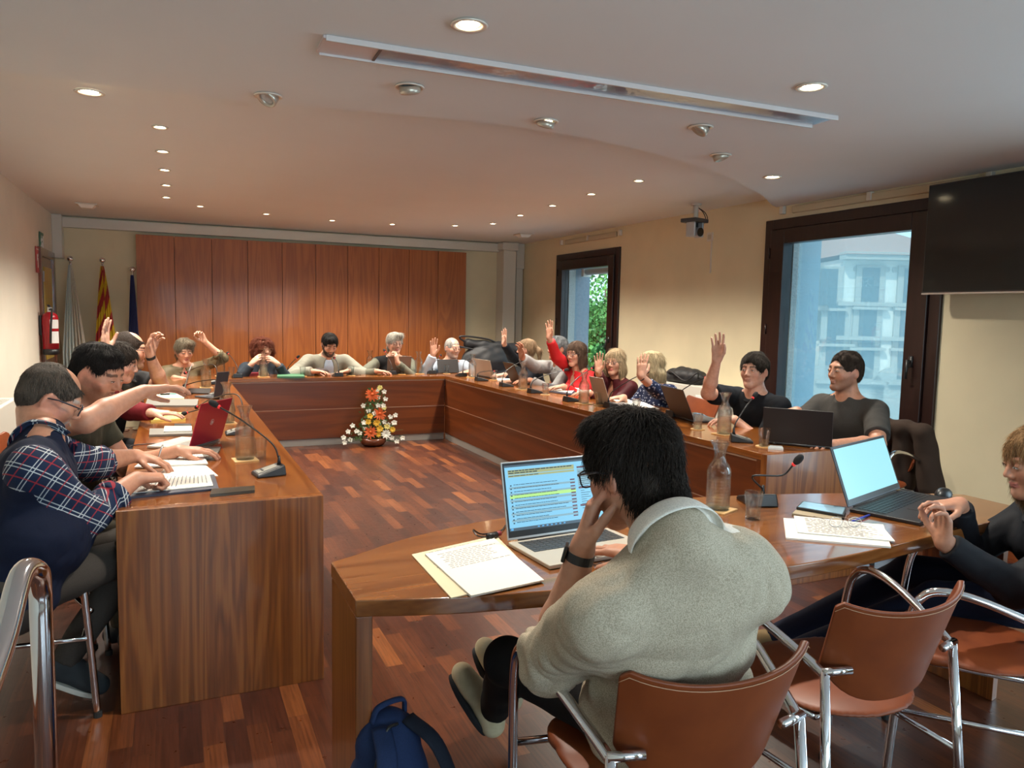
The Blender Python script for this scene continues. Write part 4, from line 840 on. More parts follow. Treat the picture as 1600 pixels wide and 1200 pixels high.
# ------------------------------------------------------------------ small materials
M_CHROME = mat('chrome', (0.78, 0.78, 0.80), 0.10, 1.0); M_BLACK = mat('black_plastic', (0.012, 0.012, 0.013), 0.38); M_DGREY = mat('dark_grey_plastic', (0.045, 0.047, 0.05), 0.4)
M_SILVER = mat('laptop_silver', (0.50, 0.50, 0.50), 0.35, 0.7); M_PAPER = mat('paper', (0.78, 0.75, 0.68), 0.8); M_INK = mat('ink', (0.12, 0.12, 0.14), 0.8); M_CORK = wood('coaster_wood', [(0.52, 0.30, 0.11), (0.60, 0.36, 0.14), (0.66, 0.42, 0.18)], 0, 0.5, 2.0, 0.0)
M_LEATHER = noise_mat('tan_leather', (0.165, 0.034, 0.008), (0.225, 0.051, 0.012), 0.45, 9, 0.06, 0.002); M_STITCH = mat('stitching', (0.55, 0.33, 0.2), 0.7); M_RUBBER = mat('rubber', (0.02, 0.02, 0.02), 0.8)
M_LED = mat('red_led', (0.6, 0.02, 0.02), 0.4); bsdf(M_LED).inputs['Emission Color'].default_value = (1, 0.05, 0.05, 1); bsdf(M_LED).inputs['Emission Strength'].default_value = 0.25
def glassmat(name, c, ior=1.45, tr=0.35):
    m = bpy.data.materials.new(name); m.use_nodes = True; MATS[name] = m; m.node_tree.nodes.remove(m.node_tree.nodes['Principled BSDF'])
    g = nd(m, 'ShaderNodeBsdfGlass'); g.inputs['Color'].default_value = (*c, 1); g.inputs['IOR'].default_value = ior; g.inputs['Roughness'].default_value = 0.0
    t = nd(m, 'ShaderNodeBsdfTransparent'); t.inputs[0].default_value = (*c, 1); x = nd(m, 'ShaderNodeMixShader'); x.inputs[0].default_value = tr+0.33; lk(m, g.outputs[0], x.inputs[1]); lk(m, t.outputs[0], x.inputs[2]); lk(m, x.outputs[0], m.node_tree.nodes['Material Output'].inputs[0]); return m
M_CGLASS = glassmat('carafe_glass', (0.96, 0.98, 0.98), 1.45, 0.35); M_WATER = glassmat('water', (0.95, 0.98, 0.98), 1.2, 0.4)

# ------------------------------------------------------------------ carafes, glasses, coasters
def mk_carafe(level=0.105, n=36):
    t = thing('water_carafe', '', 'carafe'); out = [(0.0, 0.0), (0.040, 0.0), (0.043, 0.004)]
    for i in range(11):
        z = 0.010+i*0.0118; out += [(0.0440, z), (0.0458, z+0.0035), (0.0440, z+0.008)]
    out += [(0.0455, 0.142), (0.0440, 0.152), (0.0375, 0.168), (0.027, 0.182), (0.0215, 0.195), (0.0205, 0.207), (0.0225, 0.222), (0.0285, 0.240), (0.0365, 0.254), (0.0385, 0.258)]
    inn = [(0.0365, 0.2585), (0.0350, 0.254), (0.0268, 0.240), (0.0208, 0.222), (0.0188, 0.207), (0.0198, 0.194), (0.0253, 0.180), (0.0358, 0.166), (0.0420, 0.151), (0.0430, 0.14), (0.0425, 0.01), (0.038, 0.007), (0.0, 0.007)]
    MB().lathe(out+inn, n=n).build('glass_body', M_CGLASS, t, smooth=True)
    MB().lathe([(0.0, 0.0073), (0.0375, 0.0075), (0.0421, 0.011), (0.0424, level), (0.0, level)], n=n).build('water', M_WATER, t, smooth=True); return t
def mk_glass(level=0.03):
    t = thing('drinking_glass', '', 'glass'); out = [(0, 0), (0.026, 0), (0.0275, 0.004), (0.0265, 0.02), (0.028, 0.05), (0.0320, 0.078), (0.0335, 0.090), (0.0325, 0.102), (0.0315, 0.1025), (0.0310, 0.101), (0.0318, 0.090), (0.0303, 0.078), (0.0263, 0.05), (0.0250, 0.014), (0.022, 0.010), (0, 0.010)]
    MB().lathe(out, n=28).build('glass_body', M_CGLASS, t, smooth=True)
    if level: MB().lathe([(0, 0.0103), (0.0218, 0.0103), (0.0248, 0.0145), (0.0253, level), (0, level)], n=28).build('water', M_WATER, t, smooth=True)
    return t
def mk_coaster(rnd=False):
    if rnd: o = MB().lathe([(0, 0), (0.045, 0), (0.045, 0.004), (0, 0.004)], n=28).build('coaster', M_CORK)
    else: o = MB().bb(-0.055, 0.055, -0.055, 0.055, 0, 0.006).build('coaster', M_CORK, bevel=0.001)
    o['category'] = 'coaster'; return o
cp, cu = mk_carafe(), False; c2p, c2u = mk_carafe(0.135), False; gp, gu = mk_glass(0.035), False; kp, ku = mk_coaster(), False; krp, kru = mk_coaster(True), False
GC = 'ribbed glass water carafes on the tables'; GG = 'drinking glasses on the tables'; GK = 'wooden coasters under the carafes and glasses'
def carafe(px, py, lab, co=True, full=False, rz=0.1):
    # co: stands on a square coaster
    global cu, c2u, ku
    p = A(px, py, z=ZT)
    if co: place(kp, ku, p, rz, 'square wooden coaster, '+lab.replace('one ', 'under the carafe '), GK); ku = True; p = p+np.array([0, 0, 0.006])
    else: p = p+np.array([0, 0, 0.0])
    if full: place(c2p, c2u, p, 0, 'ribbed glass carafe of water, '+lab, GC); c2u = True
    else: place(cp, cu, p, 0, 'ribbed glass carafe half filled, '+lab, GC); cu = True
def tumbler(px, py, lab, co=True):
    global gu, kru
    p = A(px, py, z=ZT)
    if co: place(krp, kru, p, 0, 'round wooden coaster, '+lab.replace('one ', 'under the glass '), GK); kru = True; p = p+np.array([0, 0, 0.004])
    place(gp, gu, p, 0, 'small drinking glass, '+lab, GG); gu = True
carafe(383, 719, 'one nearest on the left table'); carafe(355, 662, 'one behind the red laptop'); carafe(322, 606, 'one in front of the woman in the olive blouse'); carafe(345, 588, 'one at the left back corner of the tables')
carafe(412, 589, 'one before the curly-haired woman', full=True); carafe(578, 582, 'one between the bearded man and the grey-haired person', full=True); carafe(654, 584, 'one between the grey-haired person and the man in pale blue', full=True); carafe(738, 590, 'one at the right back corner of the tables', full=True)
carafe(817, 609, 'one before the man in the grey shirt'); carafe(912, 631, 'one before the woman in burgundy'); carafe(1131, 679, 'one before the young person in black polo'); carafe(1121, 797, 'one on the press desk', rz=0.4)
tumbler(407, 716, 'one behind the nearest desk microphone', False); tumbler(473, 588, 'one by the green book'); tumbler(549, 587, 'one right of the bearded man'); tumbler(628, 585, 'one in front of the brown laptop'); tumbler(698, 584, 'one in front of the black tablet'); tumbler(771, 594, 'one by the pale gold laptop'); tumbler(852, 617, 'one before the woman in red'); tumbler(936, 633, 'one beside the grey laptop'); tumbler(994, 645, 'one beyond the dark curly head'); tumbler(1090, 671, 'one left of the black polo'); tumbler(1193, 698, 'one in front of the large black laptop'); tumbler(1176, 811, 'one on the press desk', False)
tumbler(362, 588, 'one beside the left corner carafe', False)

# ------------------------------------------------------------------ desk microphones
def microphone(px, py, head, rz, lab, bend=None, basez=ZT, sc=1.0, grp=True):
    """base centre at pixel, head at world point; rz turns the base, its low front looking at the speaker"""
    p = A(px, py, z=basez); t = thing('desk_microphone', 'black gooseneck desk microphone, '+lab, 'microphone', p, rz, 'gooseneck microphones' if grp else None)
    lo = [(-0.060, -0.065, 0), (0.060, -0.065, 0), (0.052, 0.065, 0), (-0.052, 0.065, 0)]; hi = [(-0.056, -0.061, 0.014), (0.056, -0.061, 0.014), (0.044, 0.060, 0.048), (-0.044, 0.060, 0.048)]
    MB().hexa([np.array(q)*sc for q in lo], [np.array(q)*sc for q in hi]).build('base', M_BLACK, t, bevel=0.007, seg=3)
    sl = lambda y: 0.014+(y+0.061)*0.034/0.121
    MB().hexa([(-0.030, -0.052, sl(-0.052)-0.002), (0.030, -0.052, sl(-0.052)-0.002), (0.026, 0.030, sl(0.030)-0.002), (-0.026, 0.030, sl(0.030)-0.002)], [(-0.030, -0.052, sl(-0.052)+0.002), (0.030, -0.052, sl(-0.052)+0.002), (0.026, 0.030, sl(0.030)+0.002), (-0.026, 0.030, sl(0.030)+0.002)]).build('key_plate', mat('key_plate', (0.22, 0.21, 0.17), 0.4), t, bevel=0.001)
    for q in (-0.012, 0.012): MB().lathe([(0, 0.0), (0.006, 0.0), (0.005, 0.003), (0, 0.003)], (q, -0.03, sl(-0.03)+0.002), 14).build('button', M_DGREY, t, smooth=False)
    h = rotz(-rz)@(np.asarray(head)-p); s0 = np.array([0, 0.045, 0.045]); L = np.linalg.norm(h-s0)
    MB().lathe([(0.010, 0), (0.007, 0.02), (0.005, 0.04)], s0-np.array([0, 0, 0.003]), 12).build('neck_socket', M_BLACK, t, smooth=True)
    mid = s0+(h-s0)*0.12+np.array([0, 0, 1.0])*L*0.17 if bend is None else rotz(-rz)@(np.asarray(bend)-p); pts = smooth_path([s0+np.array([0, 0, 0.02]), mid, s0+(h-s0)*0.62+np.array([0, 0, 1])*L*(0.10 if bend is None else 0.02), h], 6)
    MB().tube(pts, 0.0038, 8).build('gooseneck', M_BLACK, t, smooth=True); dr = nrm(pts[-1]-pts[-2]); ux = nrm(np.cross(dr, [0.1, 0.3, 1])); R = np.stack([ux, np.cross(dr, ux), dr], 1)
    MB().lathe([(0.0075, -0.003), (0.0085, 0.0), (0.0085, 0.004), (0.0075, 0.006)], h, 16, R).build('led_ring', M_LED, t, smooth=True)
    MB().lathe([(0.0, 0.006), (0.009, 0.008), (0.0135, 0.018), (0.0145, 0.030), (0.0125, 0.044), (0.007, 0.052), (0.0, 0.054)], h, 18, R).build('foam_head', mat('foam', (0.010, 0.010, 0.011), 0.95), t, smooth=True); return t
rl, rr_, rb = PI/2*-1, PI/2, PI   # base orientation: slope front (-y local) toward the speaker
rL = -PI/2; rR = PI/2; rB = PI
microphone(420, 742, A(343, 636, x=0.19), rL+0.15, 'nearest one on the left table')
microphone(370, 678, A(309, 635, x=0.16), rL, 'one reaching over the red laptop')
microphone(338, 618, A(292, 601, z=0.81), rL, 'one with its red ring over the silver laptop')
microphone(333, 600, A(291, 582, x=0.14), rL, 'farthest one leaning from the left table')
microphone(352, 642, A(292, 645, z=0.79), rL, 'one lying low behind the red laptop', bend=A(340, 636, z=0.84))
microphone(371, 590, A(357, 553, y=8.75), rB, 'one left of the curly-haired woman')
microphone(449, 584, A(463, 560, y=8.8), rB, 'one before the curly-haired woman by the green book')
microphone(528, 588, A(523, 560, y=8.72), rB, 'one under the bearded man')
microphone(611, 585, A(602, 550, y=8.75), rB, 'one before the grey-haired person')
microphone(674, 584, A(687, 557, y=8.75), rB, 'one left of the black tablet')
microphone(721, 588, A(737, 562, y=8.7), rB, 'one right of the black tablet')
microphone(752, 595, A(772, 580, x=3.25), rR, 'one before the pale gold laptop')
microphone(791, 604, A(825, 560, x=3.4), rR, 'one before the ponytailed woman')
microphone(836, 614, A(880, 579, x=3.35), rR, 'one before the man in the grey shirt')
microphone(893, 627, A(924, 576, x=3.35), rR, 'one before the woman in burgundy')
microphone(958, 637, A(1005, 584, x=3.35), rR, 'one before the blonde woman')
microphone(1056, 650, A(1102, 590, x=3.35), rR, 'one left of the black polo')
microphone(1158, 690, A(1176, 622, x=3.2), rR-0.6, 'one right of the black polo')
microphone(1184, 786, A(1240, 726, z=0.93), rR+1.2, 'one on the press desk', bend=A(1176, 744, z=0.88), sc=1.1)

# ------------------------------------------------------------------ laptops
def keys(m, w, y0, y1, nr=6, nc=15, z=0.0):
    dw = (w-0.03)/nc; dh = (y1-y0)/nr
    for r in range(nr):
        for c in range(nc): m.bb(-w/2+0.015+c*dw+0.0012, -w/2+0.015+(c+1)*dw-0.0012, y0+r*dh+0.0012, y0+(r+1)*dh-0.0012, z, z+0.0016)
def laptop(lab, p0, p1, tilt, shell, deck=None, depth=0.22, hgt=0.215, disp=None, logo=None, keym=None, flip=1, z0=ZT, tall=None):
    """p0, p1: hinge ends as the user sees them, left then right; lid leans back by tilt"""
    p0 = np.array(p0, float); p1 = np.array(p1, float); w = np.linalg.norm((p1-p0)[:2]); c = (p0+p1)/2; ang = math.atan2(p1[1]-p0[1], p1[0]-p0[0])
    t = thing('laptop', lab, 'laptop', (c[0], c[1], z0), ang, 'open laptops'); deck = deck or shell
    MB().bb(-w/2, w/2, -depth, 0, 0.001, 0.014).build('base', deck, t, bevel=0.003)
    km = MB(); keys(km, w*0.96, -depth*0.50, -0.018, z=0.0138); kb = km.build('keyboard', keym or M_DGREY, t); MB().bb(-w*0.16, w*0.16, -depth*0.93, -depth*0.58, 0.0138, 0.0146).build('touchpad', deck, t)
    R = rotx(-tilt); T3 = lambda x, y, z: R@np.array([x, y, z])+np.array([0, 0.004, 0.012])
    MB().box(T3(0, 0, hgt/2+0.004), (w, 0.006, hgt), R).build('lid', shell, t, bevel=0.0025)
    sc = MB().box(T3(0, -0.0035, hgt/2+0.006), (w*0.975, 0.001, hgt*0.95), R).build('bezel', mat('bezel', (0.012, 0.012, 0.014), 0.3), t)
    ds = MB().box(T3(0, -0.0042, hgt/2+0.012), (w*0.945, 0.0006, hgt*0.84), R).build('display', disp or mat('display_dim', (0.03, 0.04, 0.05), 0.15), sc)
    MB().tube([(-w*0.4, 0.004, 0.012), (w*0.4, 0.004, 0.012)], 0.005, 8).build('hinge', M_DGREY, t, smooth=True)
    if logo:   # round maker's mark on the lid back
        lg = MB(); k = 28; c0 = T3(0, 0.0036, hgt*0.52)
        ring = [(0.0165, 0), (0.0165, 0.0006), (0.0145, 0.0006), (0.0145, 0)]; Rl = R@rotx(-PI/2)
        lg.lathe(ring, c0, k, Rl, closed=True)
        for q, (a, b_) in enumerate((((-0.0075, -0.011), (-0.0015, 0.013)), ((-0.0045, 0.003), (0.001, 0.003)), ((0.001, 0.003), (-0.0012, -0.0065)), ((0.0025, 0.004), (-0.0010+0.001, -0.012)), ((0.0028, 0.0035), (0.0078, 0.0035)), ((0.0078, 0.0035), (0.0060, -0.0065)), ((0.0060, -0.0065), (0.0012, -0.0065)))):
            lg.tube([c0+R@np.array([-a[0], 0.0005, a[1]]), c0+R@np.array([-b_[0], 0.0005, b_[1]])], 0.0009, 5)
        lg.build('maker_emblem', logo, t)
    return t, R, T3, w, hgt
M_RED = mat('laptop_red', (0.30, 0.008, 0.028), 0.3, 0.3); M_BRNZ = mat('laptop_bronze', (0.22, 0.16, 0.13), 0.4, 0.5); M_PALE = mat('laptop_pale_gold', (0.48, 0.42, 0.36), 0.4, 0.3); M_LBLK = mat('laptop_black', (0.014, 0.010, 0.010), 0.45); M_LCHAR = mat('laptop_charcoal', (0.05, 0.055, 0.065), 0.4)
M_EMB = mat('emblem_silver', (0.6, 0.6, 0.6), 0.3, 0.6)
g = lambda px, py: A(px, py, z=ZT+0.01)
laptop('bright red laptop half open on the left table', g(344, 686), g(294, 701), 0.30, M_RED, mat('deck_silver', (0.42, 0.38, 0.34), 0.45, 0.3), 0.23, 0.235, logo=M_EMB, keym=mat('keys_grey', (0.30, 0.28, 0.25), 0.5))
laptop('dark charcoal laptop standing open beyond the red one', A(352, 622, z=ZT), A(333, 624, z=ZT), 0.22, M_LCHAR, M_LCHAR, 0.22, 0.21)
laptop('silver laptop of the man in the charcoal polo', A(290, 606, z=ZT), A(285, 619, z=ZT), 0.25, M_SILVER, M_SILVER, 0.22, 0.20, keym=mat('keys_grey', (0.30, 0.28, 0.25), 0.5))
laptop('brown laptop in front of the grey-haired person', A(641, 580, y=8.72), A(604, 580, y=8.72), 0.25, M_BRNZ, None, 0.22, 0.20)
laptop('pale gold laptop at the right back corner', A(772, 586, x=3.30), A(744, 586, y=8.25), 0.25, M_PALE, None, 0.22, 0.20)
laptop('black laptop before the ponytailed woman', A(816, 600, x=3.33), A(799, 594, x=3.33), 0.45, M_LBLK, None, 0.22, 0.23)
laptop('grey laptop before the blonde woman', A(955, 628, x=3.22), A(933, 619, x=3.22), 0.35, M_PALE, M_SILVER, 0.22, 0.23)
laptop('dark laptop half closed beside the blonde woman', A(1086, 661, z=ZT), A(1050, 650, z=ZT), 0.42, M_LBLK, M_LCHAR, 0.22, 0.235)
laptop('large black laptop before the man in grey', A(1300, 700, z=ZT+0.01), A(1192, 690, z=ZT+0.01), 0.16, M_LBLK, M_LBLK, 0.24, 0.205)
# the tablet on its stand
t = thing('tablet', 'black tablet standing in its cover before the man in pale blue', 'tablet', A(700, 583, z=ZT), PI); MB().box((0, 0, 0.085), (0.27, 0.008, 0.17), rotx(0.3)).build('screen', M_LBLK, t, bevel=0.003); MB().bb(-0.13, 0.13, -0.16, -0.0, 0, 0.006).build('cover', M_BLACK, t, bevel=0.002)

# the two laptops on the press desk
def emis(name, c, s=1.0):
    m = mat(name, (0.01, 0.01, 0.01), 0.25); bsdf(m).inputs['Emission Color'].default_value = (*c, 1); bsdf(m).inputs['Emission Strength'].default_value = s; return m
M_SCR = emis('screen_blue', (0.22, 0.55, 0.78), 0.95)
t, R, T3, w, hg = laptop('silver laptop showing a web page, before the man in the grey sweater', A(794, 849, z=ZT+0.01), A(950, 826, z=ZT+0.01), 0.24, M_SILVER, mat('deck_warm', (0.55, 0.50, 0.42), 0.4, 0.3), 0.245, 0.245, disp=M_SCR)
dd = [o for o in t.children if o.name.startswith('bezel')][0].children[0]
W_, H_ = w*0.945, hg*0.84; zc = hg/2+0.012
def scr(m, u0, u1, v0, v1): m.box(T3((u0+u1-1)/2*W_, -0.0047-0.0002*scr.k, zc+(0.5-(v0+v1)/2)*H_), ((u1-u0)*W_, 0.0003, (v1-v0)*H_), R)
scr.k = 0
b = MB(); scr(b, 0, 1, 0, 0.03); scr(b, 0.0, 1, 0.955, 1.0); b.build('page_bars', emis('screen_bar', (0.10, 0.16, 0.22), 0.6), dd)
b = MB(); scr(b, 0.03, 0.72, 0.075, 0.145); scr(b, 0.03, 0.72, 0.155, 0.185); b.build('page_banner', emis('screen_gold', (0.42, 0.46, 0.22), 0.8), dd)
b = MB(); scr(b, 0.03, 0.72, 0.46, 0.515); b.build('page_highlight', emis('screen_green', (0.45, 0.80, 0.25), 0.9), dd)
b = MB(); [scr(b, 0.03, 0.72, 0.335+i*0.1, 0.365+i*0.1) for i in range(6)]; scr(b, 0.75, 1, 0.15, 0.42); b.build('page_rows', emis('screen_pale', (0.26, 0.46, 0.56), 0.8), dd)
scr.k = 1; rs2 = random.Random(4); b = MB()
for v, hh in ((0.083, .016), (0.115, .016), (0.163, .010)):
    u = 0.035
    while u < (0.66 if v < 0.1 else 0.3): l_ = rs2.uniform(0.02, 0.06); scr(b, u, u+l_, v, v+hh); u += l_+0.006
for i in range(12):
    v = 0.30+i*0.052; u = 0.075; e = rs2.uniform(0.4, 0.62); scr(b, 0.04, 0.055, v+0.004, v+0.022)
    while u < e: l_ = rs2.uniform(0.012, 0.045); scr(b, u, u+l_, v, v+0.009); u += l_+0.004
for i in range(9): scr(b, 0.76, 0.76+rs2.uniform(0.05, 0.15), 0.19+i*0.03, 0.197+i*0.03); scr(b, 0.77, 0.77+rs2.uniform(0.04, 0.12), 0.5+i*0.035, 0.507+i*0.035)
b.build('page_text', emis('screen_ink', (0.03, 0.07, 0.12), 0.5), dd)
b = MB()
for i in range(12): scr(b, 0.665, 0.715, 0.30+i*0.052, 0.32+i*0.052)
for v in (0.11, 0.44, 0.72): scr(b, 0.75, 0.99, v, v+0.028)
b.build('page_buttons', emis('screen_maroon', (0.22, 0.08, 0.12), 0.5), dd)
b = MB(); [scr(b, 0.28+i*0.045, 0.30+i*0.045, 0.965, 0.985) for i in range(7)]; scr(b, 0.01, 0.035, 0.96, 0.99); b.build('task_icons', emis('screen_icons', (0.12, 0.45, 0.85), 0.8), dd)
t, R, T3, w, hg = laptop('open black laptop with a bright empty screen, before the woman in black', A(1327, 796, z=ZT+0.01), A(1408, 766, z=ZT+0.01), 0.36, M_LCHAR, M_LBLK, 0.25, 0.235, disp=emis('screen_bright', (0.30, 0.68, 0.78), 1.0), keym=M_BLACK)

# ------------------------------------------------------------------ papers and other things on the tables
_pm = {}
def sheet(name, lab, cat, quad, m, th=0.003, z0=ZT, lines=None, grp=None, ink=M_INK, cover=None, parent=None):
    """quad: four photo pixels on the table top, round the outline; first edge is the head of the page"""
    Q = [A(x, y, z=ZT) for x, y in quad]; c = sum(Q)/4; c[2] = z0
    t = thing(name, lab, cat, c, 0, grp); lo = [q-c for q in Q]; lo = [np.array([q[0], q[1], 0.0005]) for q in lo]; hi = [q+np.array([0, 0, th]) for q in lo]
    MB().hexa(lo, hi).build({'notebook': 'cover', 'folder': 'board'}.get(name, 'sheets'), m, t)
    if lines:
        n, wdt, l0, l1 = lines; b = MB(); rs_l = random.Random(n+int(quad[0][0])); e = lambda u, v: (hi[0]*(1-u)+hi[1]*u)*(1-v)+(hi[3]*(1-u)+hi[2]*u)*v
        for i in range(n):
            v = l0+(l1-l0)*i/max(n-1, 1); u = 0.12+rs_l.choice([0, 0, 0.05]); end = wdt*rs_l.uniform(0.75, 1.0)
            while u < end:
                s_ = rs_l.uniform(0.03, 0.09); q = [e(u, v), e(min(u+s_, end), v), e(min(u+s_, end), v+0.012), e(u, v+0.012)]; q = [x+np.array([0, 0, 0.0003]) for x in q]; b.hexa(q, [x+np.array([0, 0, 0.0002]) for x in q]); u += s_+0.02
        b.build('writing', ink, t)
    return t
GP = 'papers on the tables'
M_FGREY = mat('folder_grey', (0.16, 0.15, 0.13), 0.6); M_YEL = mat('pad_yellow', (0.72, 0.58, 0.14), 0.7); M_GREEN = mat('book_green', (0.05, 0.16, 0.08), 0.6); M_BURG = mat('folder_burgundy', (0.22, 0.02, 0.03), 0.5)
M_SPINE = mat('navy_board', (0.02, 0.025, 0.05), 0.5)
# left table
fo = sheet('folder', 'dark folder open under the printed sheets of the man in plaid', 'folder', [(335, 744), (342, 766), (193, 781), (212, 751)], M_SPINE, 0.008)
sheet('paper_stack', 'printed sheets lying on the dark folder by the plaid sleeve', 'paper', [(327, 744), (333, 763), (197, 776), (222, 748)], M_PAPER, 0.003, ZT+0.009, (16, 0.9, 0.06, 0.88), GP)
sheet('paper_stack', 'blank pale sheets between the folder and the written pages on the left table', 'paper', [(322, 728), (341, 744), (240, 750), (262, 728)], M_PAPER, 0.002, ZT, None, GP)
sheet('paper_stack', 'thick stack of pages under the writing hand on the left table', 'paper', [(311, 705), (325, 727), (210, 733), (238, 709)], M_PAPER, 0.007, ZT+0.003, (10, 0.8, 0.1, 0.8), GP, mat('ink_faint', (0.5, 0.47, 0.42), 0.8))
sheet('folder', 'grey folder lying in front of the red laptop', 'folder', [(345, 700), (336, 718), (290, 720), (270, 701)], M_FGREY, 0.008)
sheet('notebook', 'grey box file with a white label left of the red laptop', 'notebook', [(300, 672), (301, 681), (233, 683), (234, 673)], M_FGREY, 0.012, ZT+0.001)
sheet('notebook', 'white spiral notebook on the grey box file', 'notebook', [(300, 671), (299, 678), (256, 679), (257, 671)], M_PAPER, 0.006, ZT+0.014)
sheet('notepad', 'yellow notepad in the middle of the left table', 'notepad', [(284, 647), (290, 657), (236, 659), (226, 650)], M_YEL, 0.012, ZT, (6, 0.8, 0.2, 0.8), None, mat('ink_faint', (0.5, 0.47, 0.42), 0.8))
sheet('folder', 'wide dark grey folder beyond the yellow notepad', 'folder', [(310, 626), (308, 636), (227, 636), (230, 626)], M_FGREY, 0.012)
sheet('notepad', 'cream notepad on the wide dark grey folder', 'notepad', [(285, 619), (288, 626), (230, 626), (233, 619)], mat('pad_cream', (0.70, 0.64, 0.45), 0.7), 0.008, ZT+0.012)
sheet('tablet_computer', 'flat black tablet beside the cream notepad', 'tablet', [(330, 608), (327, 616), (291, 615), (296, 608)], M_BLACK, 0.008)
sheet('mobile_phone', 'black phone lying left of the red laptop', 'phone', [(299, 664), (298, 668), (272, 668), (273, 664)], M_BLACK, 0.008)
ph = sheet('mobile_phone', 'black phone in a case at the near corner of the left table', 'phone', [(398, 763), (398, 770), (328, 777), (331, 768)], mat('phone_case', (0.03, 0.025, 0.015), 0.3), 0.011)
k = thing('key_bunch', 'black keys with a turquoise cord on the cream notepad', 'keys', A(258, 621, z=ZT)+np.array([0, 0, 0.021])); MB().box((0, 0, 0.008), (0.07, 0.03, 0.014)).build('fob', M_BLACK, k, bevel=0.004); MB().tube(smooth_path([(-0.03, 0, 0.006), (-0.06, 0.03, 0.005), (-0.02, 0.05, 0.005), (0.05, 0.03, 0.005), (0.08, 0.0, 0.005)], 5), 0.004, 6).build('cord', mat('turquoise', (0.05, 0.35, 0.38), 0.6), k, smooth=True)
pn = thing('pen', 'silver pen in the hand of the man in plaid', 'pen', A(249, 712, z=ZT)+np.array([0, 0, 0.02])); 
# back table
sheet('paper_stack', 'white pages by the burgundy folder on the back table', 'paper', [(388, 578), (418, 578), (420, 583), (386, 583)], M_PAPER, 0.012, ZT, None, GP)
sheet('folder', 'burgundy folder left of the curly-haired woman', 'folder', [(393, 581), (404, 580), (404, 587), (388, 588)], M_BURG, 0.03)
sheet('notebook', 'green book in front of the curly-haired woman', 'book', [(434, 586), (474, 586), (476, 591), (433, 591)], M_GREEN, 0.02)
sheet('paper_stack', 'pages under the hands of the bearded man', 'paper', [(505, 577), (538, 577), (540, 584), (503, 584)], M_PAPER, 0.008, ZT, (6, 0.9, 0.1, 0.9), GP)
sheet('paper_stack', 'white pages left of the grey-haired person', 'paper', [(568, 578), (596, 578), (598, 583), (566, 583)], M_PAPER, 0.012, ZT, (5, 0.9, 0.1, 0.9), GP)
sheet('mobile_phone', 'black phone right of the bearded man', 'phone', [(551, 584), (563, 583), (563, 586), (551, 586)], M_BLACK, 0.01)
bd = thing('leather_pouch', 'crumpled dark pouch left of the bearded man', 'pouch', A(494, 586, z=ZT)); q = SDF(); q.cone((-0.10, 0, 0.03), (0.10, 0.01, 0.035), 0.03, 0.038, 0.01); q.ell((0.02, 0, 0.045), (0.07, 0.05, 0.035)); q.cut((0, 0, 0.001), (0, 0, -1)); v_, f_ = q.mesh(0.008); v_ += normals(v_, f_)*(0.005*wob(v_, 70))[:, None]; v_[:, 2] = np.maximum(v_[:, 2], 0.0); vmesh('pouch_body', v_, f_, mat('pouch', (0.035, 0.022, 0.022), 0.6), bd)
# right table
sheet('paper_stack', 'bluish white pages before the ponytailed woman', 'paper', [(771, 586), (800, 586), (803, 594), (778, 596)], M_PAPER, 0.012, ZT, None, GP)
sheet('tablet_computer', 'flat black laptop or tablet before the man in the grey shirt', 'tablet', [(846, 602), (878, 603), (877, 608), (850, 608)], M_LCHAR, 0.014)
sheet('folder', 'open black folder before the woman in red', 'folder', [(872, 605), (902, 607), (896, 618), (858, 613)], M_SPINE, 0.006)
sheet('paper_stack', 'white pages on the black folder before the woman in red', 'paper', [(876, 606), (900, 608), (893, 616), (862, 612)], M_PAPER, 0.005, ZT+0.007, (6, 0.9, 0.1, 0.9), GP)
sheet('paper_stack', 'pages before the woman in burgundy', 'paper', [(893, 603), (922, 607), (926, 616), (902, 613)], M_PAPER, 0.008, ZT, None, GP)
sheet('paper_stack', 'pages under the forearm of the blonde woman', 'paper', [(955, 622), (1000, 627), (1030, 640), (968, 633)], M_PAPER, 0.006, ZT, None, GP)
sheet('mobile_phone', 'white phone at the near end of the window side table', 'phone', [(1203, 699), (1222, 700), (1224, 704), (1200, 702)], mat('phone_white', (0.55, 0.6, 0.63), 0.3), 0.012)
k = thing('key_bunch', 'small black keys behind the white phone', 'keys', A(1212, 694, z=ZT)); MB().box((0, 0, 0.008), (0.05, 0.025, 0.014)).build('fob', M_BLACK, k, bevel=0.004); MB().tube([(0.03+0.014*math.cos(a/8*PI*2), 0.014*math.sin(a/8*PI*2), 0.003) for a in range(9)], 0.0015, 5).build('ring', M_STEEL, k, smooth=True)
# press desk
sheet('paper_stack', 'lower cream pages on the left end of the press desk', 'paper', [(643, 868), (775, 838), (840, 905), (705, 936)], mat('paper_cream', (0.72, 0.62, 0.42), 0.8), 0.003, ZT, (5, 0.8, 0.05, 0.4), GP)
sheet('paper_stack', 'top handwritten pages on the left end of the press desk', 'paper', [(664, 870), (772, 845), (850, 911), (736, 936)], M_PAPER, 0.005, ZT+0.0035, (10, 0.95, 0.08, 0.42), GP, mat('ink_pencil', (0.35, 0.33, 0.3), 0.8))
sheet('paper_stack', 'stack of printed pages beside the black laptop', 'paper', [(1224, 812), (1380, 822), (1392, 857), (1228, 843)], M_PAPER, 0.006, ZT, None, GP)
sheet('paper_stack', 'top printed page beside the black laptop', 'paper', [(1240, 810), (1376, 824), (1398, 850), (1246, 836)], M_PAPER, 0.003, ZT+0.007, (22, 0.92, 0.08, 0.92), GP)
sheet('folder', 'pale brown card folder under the phone', 'folder', [(1246, 797), (1316, 806), (1314, 816), (1237, 805)], mat('card_brown', (0.35, 0.28, 0.18), 0.5), 0.006)
